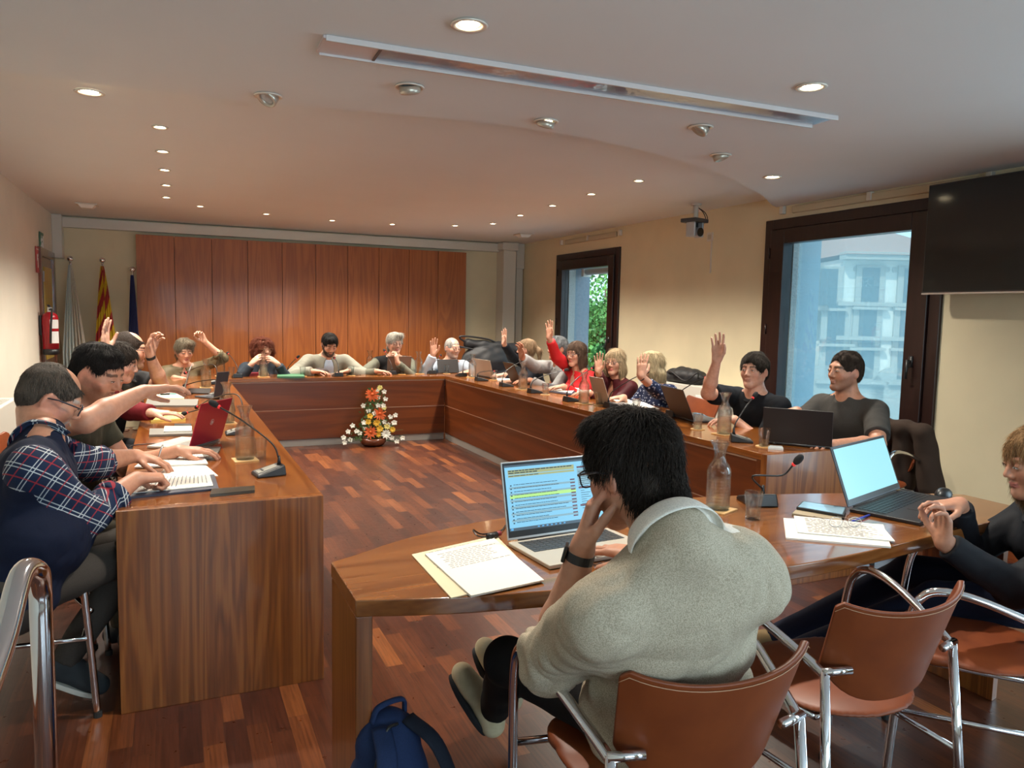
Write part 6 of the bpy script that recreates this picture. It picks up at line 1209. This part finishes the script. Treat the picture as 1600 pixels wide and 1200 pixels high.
# ------------------------------------------------------------------ outside: town building and trees
D0 = 26.0; fc = A(1345, 500, d=D0); fr = nrm([CR[0], CR[1], 0]); ff = nrm(np.cross([0, 0, 1], fr)); ppm = FPX/D0
bl = thing('town_building', 'pale stone building with a hipped tiled tower roof seen through the large window', 'building', (fc[0], fc[1], 0), math.atan2(fr[1], fr[0])); 
zz = lambda py: CAM[2]+(505-py)/ppm; xx = lambda px: (px-1345)/ppm
M_STONE = noise_mat('stone_wall', (0.50, 0.48, 0.42), (0.60, 0.57, 0.50), 0.9, 1.5, 0.2, 0.02); M_TILE = noise_mat('roof_tiles', (0.26, 0.13, 0.09), (0.34, 0.18, 0.13), 0.9, 8, 0.3, 0.05, (1, 6, 6)); M_STRIP = mat('stone_band', (0.30, 0.28, 0.24), 0.8); M_PANE = mat('town_pane', (0.05, 0.07, 0.08), 0.2)
MB().bb(xx(1312), xx(1640), 0, 9, -6, zz(408)).build('tower_wall', M_STONE, bl); MB().bb(xx(1100), xx(1312)-0.01, 0.6, 9, -6, zz(430)).build('wing_wall', M_STONE, bl)
xa, xb, ze = xx(1305), xx(1500), zz(402); xm = (xx(1384)); MB().add([(xa, -0.6, ze), (xb, -0.6, ze), (xb, 8, ze), (xa, 8, ze), (xm-0.25, 3.5, zz(330)), (xm+0.25, 3.5, zz(330))], [(0, 1, 5, 4), (1, 2, 5), (2, 3, 4, 5), (3, 0, 4), (3, 2, 1, 0)]).build('tower_roof', M_TILE, bl)
MB().add([(xx(1100), 0, zz(432)), (xx(1318), 0, zz(432)), (xx(1318), 4.5, zz(405)), (xx(1100), 4.5, zz(405)), (xx(1100), 9, zz(432)), (xx(1318), 9, zz(432))], [(0, 1, 2, 3), (3, 2, 5, 4), (0, 3, 4), (1, 5, 2), (0, 4, 5, 1)]).build('wing_roof', M_TILE, bl)
MB().bb(xx(1200), xx(1295), 5, 8, zz(440), zz(385)).build('chimney', M_STONE, bl)
for y_, h_ in ((477, 0.14), (530, 0.14), (600, 0.2), (404, 0.25)): MB().bb(xx(1306), xx(1640), -0.12-(0.4 if y_ == 404 else 0), 0.0, zz(y_)-h_/2, zz(y_)+h_/2).build('cornice', M_STRIP, bl)
MB().bb(xx(1100), xx(1306), 0.4, 0.6, zz(478)-0.07, zz(478)+0.07).build('cornice', M_STRIP, bl)
b = MB(); [b.lathe([(0, 0), (0.10, 0), (0.10, 0.03), (0, 0.03)], (xx(1333+12*i), -0.0, zz(423)), 10, rotx(PI/2)) for i in range(10)]; b.build('frieze', M_STRIP, bl)
def twin(px, py, w=0.42, h=0.62):
    f = MB().bb(xx(px)-w-0.08, xx(px)+w+0.08, -0.08, -0.01, zz(py)-h*1.15, zz(py)+h*1.15).build('window', M_STRIP, bl); MB().bb(xx(px)-w*0.7, xx(px)+w*0.7, -0.10, -0.082, zz(py)-h, zz(py)+h).build('pane', M_PANE, f); MB().bb(xx(px)-w-0.2, xx(px)+w+0.2, -0.25, -0.085, zz(py)-h*1.3, zz(py)-h*1.15).build('sill', M_STRIP, f)
for q in ((1355, 449), (1420, 449), (1305, 507), (1354, 512), (1418, 512), (1262, 452), (1290, 452), (1305, 565), (1354, 565), (1418, 565), (1480, 449), (1480, 512)): twin(*q)
for q in (1290, 1345, 1405, 1465):
    arc = [(-0.9, 0), (0.9, 0)]+[(0.9*math.cos(a*PI/12), 1.9+0.9*math.sin(a*PI/12)) for a in range(13)]; MB().prism(arc, 0.02, 0.10, R=rotx(PI/2), c=(xx(q), 0, zz(700))).build('arcade_arch', M_STRIP, bl)
struct(MB().bb(5.3, 60, -30, 60, -6.2, -6.0).build('ground', noise_mat('street', (0.42, 0.41, 0.39), (0.5, 0.49, 0.46), 0.9, 2)))
M_FOL = noise_mat('foliage_green', (0.03, 0.14, 0.035), (0.16, 0.40, 0.09), 0.6, 1.2, 0, 0, detail=1); M_BARK = mat('bark', (0.10, 0.07, 0.05), 0.9)
def tree(c, rad, n, lab, seed, hgt):
    rt = np.random.RandomState(seed); t = thing('street_tree', lab, 'tree', (c[0], c[1], -6), 0, 'trees outside the small window'); C0 = np.array([0, 0, c[2]+6])
    MB().tube(smooth_path([(0, 0, 0), (0.1, 0, C0[2]*0.5), (0, 0.1, C0[2])], 4), [0.22]*4+[0.14]*4+[0.06], 10).build('trunk', M_BARK, t, smooth=True)
    b = MB(); vs = []; fs = []; P = rt.normal(size=(n, 3)); P = P/np.linalg.norm(P, axis=1)[:, None]*(rt.uniform(0.25, 1, n)**0.4)[:, None]; P *= (1+0.25*wob(P, 3))[:, None]; P = P*np.array([rad, rad, rad*hgt])+C0
    for p in P:
        d = nrm(rt.normal(size=3)); s_ = nrm(np.cross(d, rt.normal(size=3))); L = rt.uniform(0.06, 0.13); o_ = len(vs); vs += [p, p+d*L*0.5+s_*L*0.35, p+d*L, p+d*L*0.5-s_*L*0.35]; fs.append((o_, o_+1, o_+2, o_+3))
    b.add(vs, fs); b.build('foliage', M_FOL, t)
q = A(952, 450, d=19); tree(q, 1.9, 8000, 'bright green tree crown high in the small window', 1, 1.0)
q = A(938, 548, d=14.5); tree(q, 1.1, 9000, 'green shrub-like crown low in the small window', 2, 0.9)
# ------------------------------------------------------------------ the people
SK1, SK2, SK3, SK4 = (0.50, 0.25, 0.16), (0.58, 0.32, 0.22), (0.46, 0.22, 0.13), (0.62, 0.36, 0.26)
UP = (0, 0, 1)
def arm(side, W, d, n, **k): return dict(side=side, W=W, d=d, n=n, **k)
# left side, nearest first
T_PLAID = cloth('plaid_shirt', (0.012, 0.022, 0.055), 'plaid')
person('person with grey hair, glasses and navy vest over plaid shirt, writing at left table', A(80, 622, x=-0.40), (1, 0.05), look=(0.88, 0.12, -0.5), lean=0.10, hip=0.53, s=1.04, Npos=A(66, 692, x=-0.41), trap=0.015, fold=0.007,
       hair='balding', hairc=(0.085, 0.065, 0.05), beard='goatee', beardc=(0.42, 0.38, 0.34), glasses=True, skin=SK1, fat=0.006, belly=0.09, tw=1.2, res=0.0045, nstr=7000, strl=0.022, seed=2, side_off=0.05,
       arms=[arm('R', A(212, 748, z=0.82), (0.9, 0.45, -0.05), (0.1, 0.1, -1), curl=1.6, thumb=0.9, cuff=0.55, pole=(-0.4, -0.6, -1)), arm('L', A(222, 712, z=0.815), (0.95, -0.2, -0.25), (0, -0.1, -1), curl=0.5, cuff=0.25, pole=(0, 0.6, -1))],
       inner=dict(m=T_PLAID, sleeve='rolled'), top='vest', topm=cloth('vest_navy', (0.008, 0.012, 0.032)), sleeve='none', collar=(T_PLAID, 0.006), trm=cloth('trousers_taupe', (0.055, 0.045, 0.038)),
       legs=[((-0.10, 3.40, 0.53), (-0.14, 3.44, 0.12), (1, 0, -0.05)), ((-0.13, 3.14, 0.54), (-0.38, 3.10, 0.17), (0.8, 0.05, -0.50))], shoe=mat('shoe_canvas', (0.02, 0.025, 0.03), 0.8), shoeM2=mat('sole_white', (0.6, 0.58, 0.52), 0.7))
person('person with black hair and stubble in olive T-shirt, right arm stretched over the red laptop', A(153, 583, x=-0.29), (1, -0.25), look=(0.80, -0.42, -0.38), lean=0.24, s=1.06, hair='quiff', hairc=(0.012, 0.009, 0.008), beard='stubble', skin=SK1, fat=0.010, fold=0.007, belly=0.09, tw=1.2,
       res=0.0045, nstr=6000, strl=0.025, seed=3, arms=[arm('R', A(222, 612, d=3.12), (0.9, 0.30, 0.12), (0.1, -0.3, -1), curl=0.35, pole=(-0.25, -1, -0.15)), arm('L', (0.02, 3.86, 0.80), (1, 0, 0), (0, 0, -1), curl=0.4)],
       topm=cloth('tee_olive', (0.040, 0.035, 0.022)), sleeve='short', slen=0.5, collar=None, trm=cloth('trousers_khaki', (0.12, 0.10, 0.07)))
person('person in burgundy top mostly hidden, right hand raised behind the olive T-shirt', A(188, 566, x=-0.29), (1, 0), look=(0.95, -0.15, -0.3), lean=0.22, s=1.0, hair='short', hairc=(0.02, 0.014, 0.01), skin=SK4, arms=[arm('R', A(164, 550, d=4.15), (0.0, 0.0, 1), (1, -0.3, 0), curl=0.15, pole=(-0.4, -0.6, -1)), arm('L', (0.0, 4.85, 0.80), (1, 0, 0), (0, 0, -1))],
       topm=cloth('top_burgundy', (0.16, 0.012, 0.018)), sleeve='long', seed=4)
person('person with glasses in charcoal polo with pale edging, hand up, at the left table', A(203, 547, x=-0.25), (1, -0.1), look=(0.95, -0.05, -0.12), lean=0.22, s=1.04, hair='balding', hairc=(0.03, 0.02, 0.015), beard='stubble', skin=SK2, glasses=True, belly=0.03,
       arms=[arm('L', A(234, 554, d=5.0), (0.25, 0.0, 1), (0.5, -0.6, 0), curl=0.7, watch=1, pole=(0.3, 0.6, -1)), arm('R', A(262, 603, z=0.80), (1, 0.15, 0), (0, 0, -1), curl=1.0, pole=(-0.2, -0.6, -1))],
       topm=cloth('polo_charcoal', (0.028, 0.028, 0.03)), sleeve='short', slen=0.75, seed=5, nstr=1800, strl=0.02)
L5 = person('woman with short grey-blonde hair in olive shirt, hand up, at the left back corner', A(288, 549, y=8.8), (0.18, -1), look=(0.28, -1, -0.25), lean=0.14, s=1.05, sex='f', hair='swept', hairc=(0.16, 0.13, 0.09), skin=SK2, lips=(0.42, 0.13, 0.12), tw=1.15,
       arms=[arm('L', A(320, 534, y=8.72), (-0.45, 0, 1), (-0.4, -0.8, -0.3), curl=1.0, pole=(1, 0, -0.35)), arm('R', A(272, 590, y=8.55), (0.9, -0.3, 0), (0, 0, -1), curl=0.5)],
       topm=cloth('shirt_olive_silk', (0.16, 0.125, 0.07), rough=0.5), sleeve='rolled', vneck=True, collar=(cloth('shirt_olive_silk', (0.16, 0.125, 0.07)), 0.0), seed=6, nstr=2500)
# across the back
b1 = person('woman with curly auburn hair and glasses in dark cardigan, hands at her mouth', A(411, 546, y=8.85), (0.1, -1), look=(0.42, -1, -0.05), lean=0.14, s=1.04, sex='f', hair='curly', hairc=(0.12, 0.028, 0.012), skin=SK4, glasses=mat('frame_amber', (0.25, 0.12, 0.05), 0.3),
       arms=[arm('R', A(393, 569, y=8.60), (0.65, -0.1, 0.7), (0.5, 0.7, -0.5), curl=0.6, pole=(-0.7, 0, -1)), arm('L', A(434, 569, y=8.60), (-0.7, -0.1, 0.6), (-0.5, 0.7, -0.5), curl=0.8, pole=(0.7, 0, -1))],
       inner=dict(m=cloth('blouse_cream', (0.55, 0.50, 0.36)), sleeve='none'), top='cardigan', topm=cloth('cardigan_slate', (0.035, 0.045, 0.06)), sleeve='long', vneck=0.11, seed=7, nstr=3500, strl=0.05)
a, sgn, S_, E_, W_ = b1['A'][1]; ax_ = nrm(E_-S_); u_ = nrm(np.cross(ax_, [0.1, 0.2, 1])); w_ = np.cross(ax_, u_); q = MB(); q.lathe([(0.058, -0.035), (0.068, -0.03), (0.068, 0.03), (0.058, 0.035)], S_+(E_-S_)*0.68-b1['org'], 20, np.stack([u_, w_, ax_], 1), closed=True); q.build('armband', mat('armband_red', (0.5, 0.02, 0.02), 0.6), b1['root'], smooth=True)
person('bearded person with black hair in light grey jacket, looking down at papers', A(515, 538, y=8.80), (0.05, -1), look=(0.12, -1, -0.62), lean=0.16, s=1.06, hair='quiff', hairc=(0.012, 0.010, 0.009), beard='full', skin=SK2,
       arms=[arm('R', A(490, 580, y=8.56), (0.8, -0.45, 0.0), (0, -0.2, -1), curl=0.35, pole=(-1, 0, -0.5)), arm('L', A(544, 580, y=8.56), (-0.8, -0.45, 0.0), (0, -0.2, -1), curl=0.35, pole=(1, 0, -0.5))],
       inner=dict(m=cloth('shirt_sky', (0.42, 0.50, 0.62)), sleeve='none'), top='jacket', topm=cloth('jacket_stone', (0.27, 0.26, 0.21)), sleeve='long', vneck=0.12, collar=(cloth('shirt_sky', (0.42, 0.50, 0.62)), 0.0), seed=8, nstr=2000, sw=0.205)
person('person with swept silver hair and glasses in black vest, chin on hand behind brown laptop', A(617, 537, y=8.85), (0, -1), look=(0.08, -1, -0.05), lean=0.14, s=1.05, sex='f', hair='swept', hairc=(0.38, 0.36, 0.31), skin=SK2, glasses=True, tw=1.2, sw=0.19,
       arms=[arm('L', A(621, 567, y=8.62), (-0.15, 0, 1), (-0.5, 0.5, 0), curl=0.9, pole=(0.9, 0, -0.9)), arm('R', A(589, 580, y=8.56), (0.8, -0.3, 0), (0, 0, -1), curl=0.4, pole=(-1, 0, -0.5))],
       inner=dict(m=cloth('sleeve_sage', (0.16, 0.16, 0.12)), sleeve='long'), top='vest', topm=cloth('vest_black', (0.010, 0.009, 0.010)), sleeve='none', seed=9, nstr=2200)
person('person with thinning grey hair and glasses in pale blue shirt, open palm raised', A(707, 544, y=8.85), (0.1, -1), look=(0.30, -1, -0.08), lean=0.14, s=1.06, hair='balding', hairc=(0.28, 0.26, 0.24), skin=SK2, glasses=True, beard='stubble', beardc=(0.3, 0.27, 0.25),
       arms=[arm('R', A(677, 554, y=8.62), (0, 0, 1), (0, -1, 0), curl=0.12, pole=(-0.6, 0, -1)), arm('L', A(733, 581, y=8.56), (-0.7, -0.4, 0), (0, 0, -1), curl=0.4, pole=(1, 0, -0.5))],
       topm=cloth('shirt_pale_blue', (0.42, 0.48, 0.56)), sleeve='long', collar=(cloth('shirt_pale_blue', (0.42, 0.48, 0.56)), 0.0), seed=10, nstr=900, strl=0.02)
# window side, farthest first
person('woman with long blonde ponytail in black top, arm up, far end of the window side', A(822, 546, x=3.76), (-1, 0.2), look=(-0.75, 0.62, -0.05), lean=0.12, s=1.03, sex='f', hair='ponytail', hairc=(0.30, 0.20, 0.12), skin=SK4, glasses=True,
       arms=[arm('R', A(781, 532, x=3.36), (0.05, 0, 1), (-0.9, -0.3, 0), curl=0.1, pole=(-0.3, 0.3, -1)), arm('L', (3.42, 7.75, 0.80), (-1, 0, 0), (0, 0, -1))], topm=cloth('top_ink', (0.008, 0.010, 0.016)), sleeve='long', seed=11, nstr=2500, strl=0.06)
person('person with grey hair in light grey shirt, hand up, partly behind the red sleeve', A(870, 544, x=3.74), (-1, 0), look=(-0.97, -0.12, -0.05), lean=0.14, s=1.05, hair='short', hairc=(0.16, 0.17, 0.18), skin=SK1,
       arms=[arm('R', A(806, 556, x=3.22), (-0.15, -0.1, 1), (-0.9, -0.4, 0), curl=0.5, pole=(-0.2, 0.2, -1)), arm('L', (3.40, 7.05, 0.80), (-1, 0, 0), (0, 0, -1))], topm=cloth('shirt_mist', (0.30, 0.29, 0.28), 'stripe', (0.22, 0.24, 0.27)), sleeve='long', collar=(cloth('shirt_mist', (0.3, 0.29, 0.28)), 0.0), seed=12, nstr=1500)
person('woman with brown bob and glasses in bright red blouse, arm raised high', A(900, 553, x=3.73), (-1, -0.1), look=(-0.93, -0.33, -0.08), lean=0.12, s=1.03, sex='f', hair='bob', hairc=(0.085, 0.05, 0.032), skin=SK2, glasses=True,
       arms=[arm('R', A(854, 522, x=3.36), (0.0, 0.0, 1), (-0.8, -0.5, 0), curl=0.12, pole=(-0.2, 0.3, -1), cuff=0.85), arm('L', (3.42, 6.35, 0.80), (-1, 0, 0), (0, 0, -1))], topm=cloth('blouse_red', (0.55, 0.018, 0.022), rough=0.7), sleeve='long', vneck=True, collar=(cloth('blouse_red', (0.55, 0.018, 0.022)), 0.0), seed=13, nstr=2500, strl=0.06)
person('woman with blonde bob and round glasses in burgundy blouse, hand up', A(961, 566, x=3.70), (-1, -0.15), look=(-0.85, -0.52, -0.03), lean=0.12, s=1.0, sex='f', hair='bob', hairc=(0.34, 0.25, 0.15), skin=SK2, glasses=True, lips=(0.5, 0.12, 0.12),
       arms=[arm('R', A(932, 578, x=3.34), (0.03, 0.05, 1), (-0.6, -0.8, 0), curl=0.15, pole=(-0.1, 0.3, -1), cuff=0.8), arm('L', (3.36, 5.75, 0.80), (-1, 0.4, 0), (0, 0, -1))], topm=cloth('blouse_burgundy', (0.065, 0.008, 0.012), rough=0.6), sleeve='long', vneck=True, seed=14, nstr=2500, strl=0.06)
person('woman with straight blonde hair in navy patterned blouse, hand before her face', A(1016, 573, x=3.68), (-1, 0.0), look=(-0.93, 0.15, -0.22), lean=0.14, s=1.05, sex='f', hair='long', hairc=(0.42, 0.33, 0.20), skin=SK2,
       arms=[arm('L', A(1001, 588, x=3.30), (0.1, 0.0, 1), (0.5, 0.8, 0), curl=0.15, watch=1, pole=(0.2, -0.5, -1)), arm('R', A(975, 621, z=0.80), (-1, 0.2, 0), (0, 0, -1), curl=0.3, pole=(0, 0.6, -1))], topm=cloth('blouse_print', (0.010, 0.016, 0.05), 'spots', (0.30, 0.33, 0.42)), sleeve='three', slen=0.9, seed=15, nstr=3000, strl=0.07)
person('young person with short dark hair in black polo, arm raised before the big window', A(1178, 579, x=3.62), (-1, -0.15), look=(-0.92, -0.38, 0.02), lean=0.10, s=1.03, hair='short', hairc=(0.022, 0.015, 0.010), skin=SK4, res=0.0048,
       arms=[arm('R', A(1120, 564, x=3.32), (0.12, 0.1, 1), (-0.8, -0.5, 0.1), curl=0.25, pole=(-0.2, 0.5, -1)), arm('L', A(1148, 655, z=0.80), (-1, 0.3, 0), (0, 0, -1), curl=0.4, pole=(0.2, -0.6, -0.8))], topm=cloth('polo_black', (0.007, 0.009, 0.013)), sleeve='short', slen=0.8, vneck=False, seed=16, nstr=3000, strl=0.035)
person('person with cropped dark hair and stubble in grey T-shirt against the large window', A(1320, 580, x=3.86), (-1, -0.1), look=(-0.98, 0.10, 0.0), lean=0.06, s=1.06, hair='crop', hairc=(0.035, 0.022, 0.015), beard='stubble', skin=SK1, res=0.0046,
       arms=[arm('R', A(1246, 642, x=3.50), (-0.9, 0.3, -0.1), (0, 0, -1), curl=0.6, pole=(0.2, 0.6, -0.6)), arm('L', A(1306, 694, x=3.48), (-1, 0.1, 0.0), (0, 0, -1), curl=0.4, pole=(0.5, -0.8, -0.5))], topm=cloth('tee_slate', (0.055, 0.052, 0.048)), sleeve='short', slen=0.75, seed=17, nstr=4000, strl=0.02, tw=1.1)
# at the press desk
c1 = person('person with messy black hair in grey sweater seen from behind at the silver laptop', A(986, 736, d=1.66), (0.02, 1), look=(-0.30, 1, -0.34), Npos=A(1062, 862, d=1.50), Ppos=(1.06, 1.40, 0.56), s=1.05, hair='messy', hairc=(0.030, 0.021, 0.016), skin=SK1, glasses=True, res=0.004, sw=0.168, tw=1.10,
       arms=[arm('L', A(910, 858, d=1.66), (0.25, 0.05, 1), (0.6, -0.4, 0.1), drop=0.07, curl=0.85, watch=2, cuff=0.16, pole=(-0.35, -0.5, -1)), arm('R', (1.20, 1.74, 0.80), (-0.4, 1, 0), (0, 0, -1), drop=0.05, curl=0.4, cuff=0.3, pole=(1, -0.3, -0.4))],
       inner=dict(m=cloth('shirt_white', (0.86, 0.82, 0.74)), sleeve='none'), top='sweater', topm=cloth('sweater_grey', (0.54, 0.465, 0.355), 'melange', (0.34, 0.29, 0.21)), sleeve='rolled', collar=(cloth('shirt_white', (0.86, 0.82, 0.74)), 0.010, 0.004, 1.7), trap=0.03, fold=0.009, seed=18, nstr=16000, strl=0.038,
       legs=[((0.83, 1.82, 0.52), (0.96, 2.20, 0.17), (-0.46, 0.28, 0.85)), ((1.00, 1.84, 0.52), (1.07, 2.29, 0.19), (-0.38, 0.32, 0.85))], shoe=noise_mat('shoe_beige', (0.55, 0.46, 0.28), (0.66, 0.57, 0.38), 0.8, 30, 0.3, 0.003), shoeM2=mat('sole_black', (0.012, 0.013, 0.016), 0.8), trm=cloth('trousers_black', (0.010, 0.010, 0.011)))
c2 = person('woman with light brown hair in black jacket typing at the right edge', A(1620, 722, d=2.60), (-0.80, 0.60), look=(-0.86, 0.46, -0.22), lean=0.16, hip=0.53, s=1.03, sex='f', hair='bangs', hairc=(0.30, 0.17, 0.075), skin=SK1, res=0.0042, seed=19, nstr=6000, strl=0.05,
       arms=[arm('L', A(1474, 848, d=2.42), (-0.05, 0.0, 1), (-0.9, 0.3, 0), curl=0.95, curls=(1.0, 0.9, 0.85, 0.85), pole=(0.6, -0.5, -1)), arm('R', A(1500, 788, d=2.66), (-0.95, 0.25, 0.02), (-0.1, 0, -1), curl=0.55, pole=(0.6, 0.3, -1))],
       topm=cloth('jacket_night', (0.010, 0.011, 0.015), rough=0.7), top='jacket', sleeve='long', vneck=False, trm=cloth('trousers_navy', (0.010, 0.014, 0.035)), shoe=mat('suede_tan', (0.22, 0.15, 0.07), 0.9),
       legs=[((2.45, 1.74, 0.50), (2.08, 2.15, 0.14), (-0.6, 0.5, 0.05)), ((2.62, 1.98, 0.50), (2.30, 2.35, 0.13), (-0.8, 0.5, 0.0))])
# chairs
chair(-0.50, 3.24, 1, 0.0, 'tan leather and chrome armchair under the person in navy vest')
chair(-0.56, 3.86, 1, 0.0, 'tan armchair under the person in olive T-shirt')
chair(-0.60, 4.62, 1, 0.0, 'tan armchair under the hidden person in burgundy top')
chair(-0.58, 5.5, 1, 0.0, 'tan armchair under the person in charcoal polo')
chair(0.12, 9.1, 0.1, -1, 'tan armchair under the woman in olive shirt')
for x_, l_ in ((0.98, 'the curly-haired woman'), (1.72, 'the bearded person'), (2.50, 'the silver-haired person in black vest'), (3.20, 'the person in pale blue shirt')): chair(x_, 9.24, 0, -1, 'tan armchair under '+l_)
chair(3.98, 8.72, -1, 0, 'empty tan armchair at the right back corner of the tables')
for y_, l_ in ((7.95, 'the ponytailed woman'), (7.16, 'the person in light grey shirt'), (6.46, 'the woman in red blouse'), (5.9, 'the woman in burgundy blouse'), (5.3, 'the blonde woman in patterned blouse'), (3.98, 'the young person in black polo')): chair(4.02, y_, -1, 0, 'tan armchair under '+l_)
chair(4.10, 3.44, -1, 0, 'tan armchair under the person in grey T-shirt')
chair(1.03, 1.41, 0.05, 1, 'tan armchair under the person in grey sweater')
chair(1.71, 1.53, 0.0, 1, 'empty tan leather and chrome armchair in the foreground')
chair(2.34, 1.52, -0.62, 0.78, 'tan armchair under the woman in black jacket')
jk = thing('jacket', 'brown jacket hanging over the chair back by the large window', 'jacket', (4.30, 3.36, 0.0))
q = SDF(); q.cone((-0.02, -0.16, 0.80), (-0.02, 0.16, 0.80), 0.04, 0.04, 0.02); q.cone((0.0, -0.15, 0.78), (0.03, -0.20, 0.45), 0.06, 0.08, 0.05); q.cone((0.0, 0.15, 0.78), (0.03, 0.20, 0.45), 0.06, 0.08, 0.05); q.cone((0.02, 0, 0.78), (0.03, 0, 0.45), 0.07, 0.08, 0.06); v_, f_ = q.mesh(0.01); v_ = v_+normals(v_, f_)*(0.006*wob(v_, 35))[:, None]; vmesh('jacket_body', v_, f_, cloth('jacket_brown', (0.045, 0.028, 0.02)), jk)
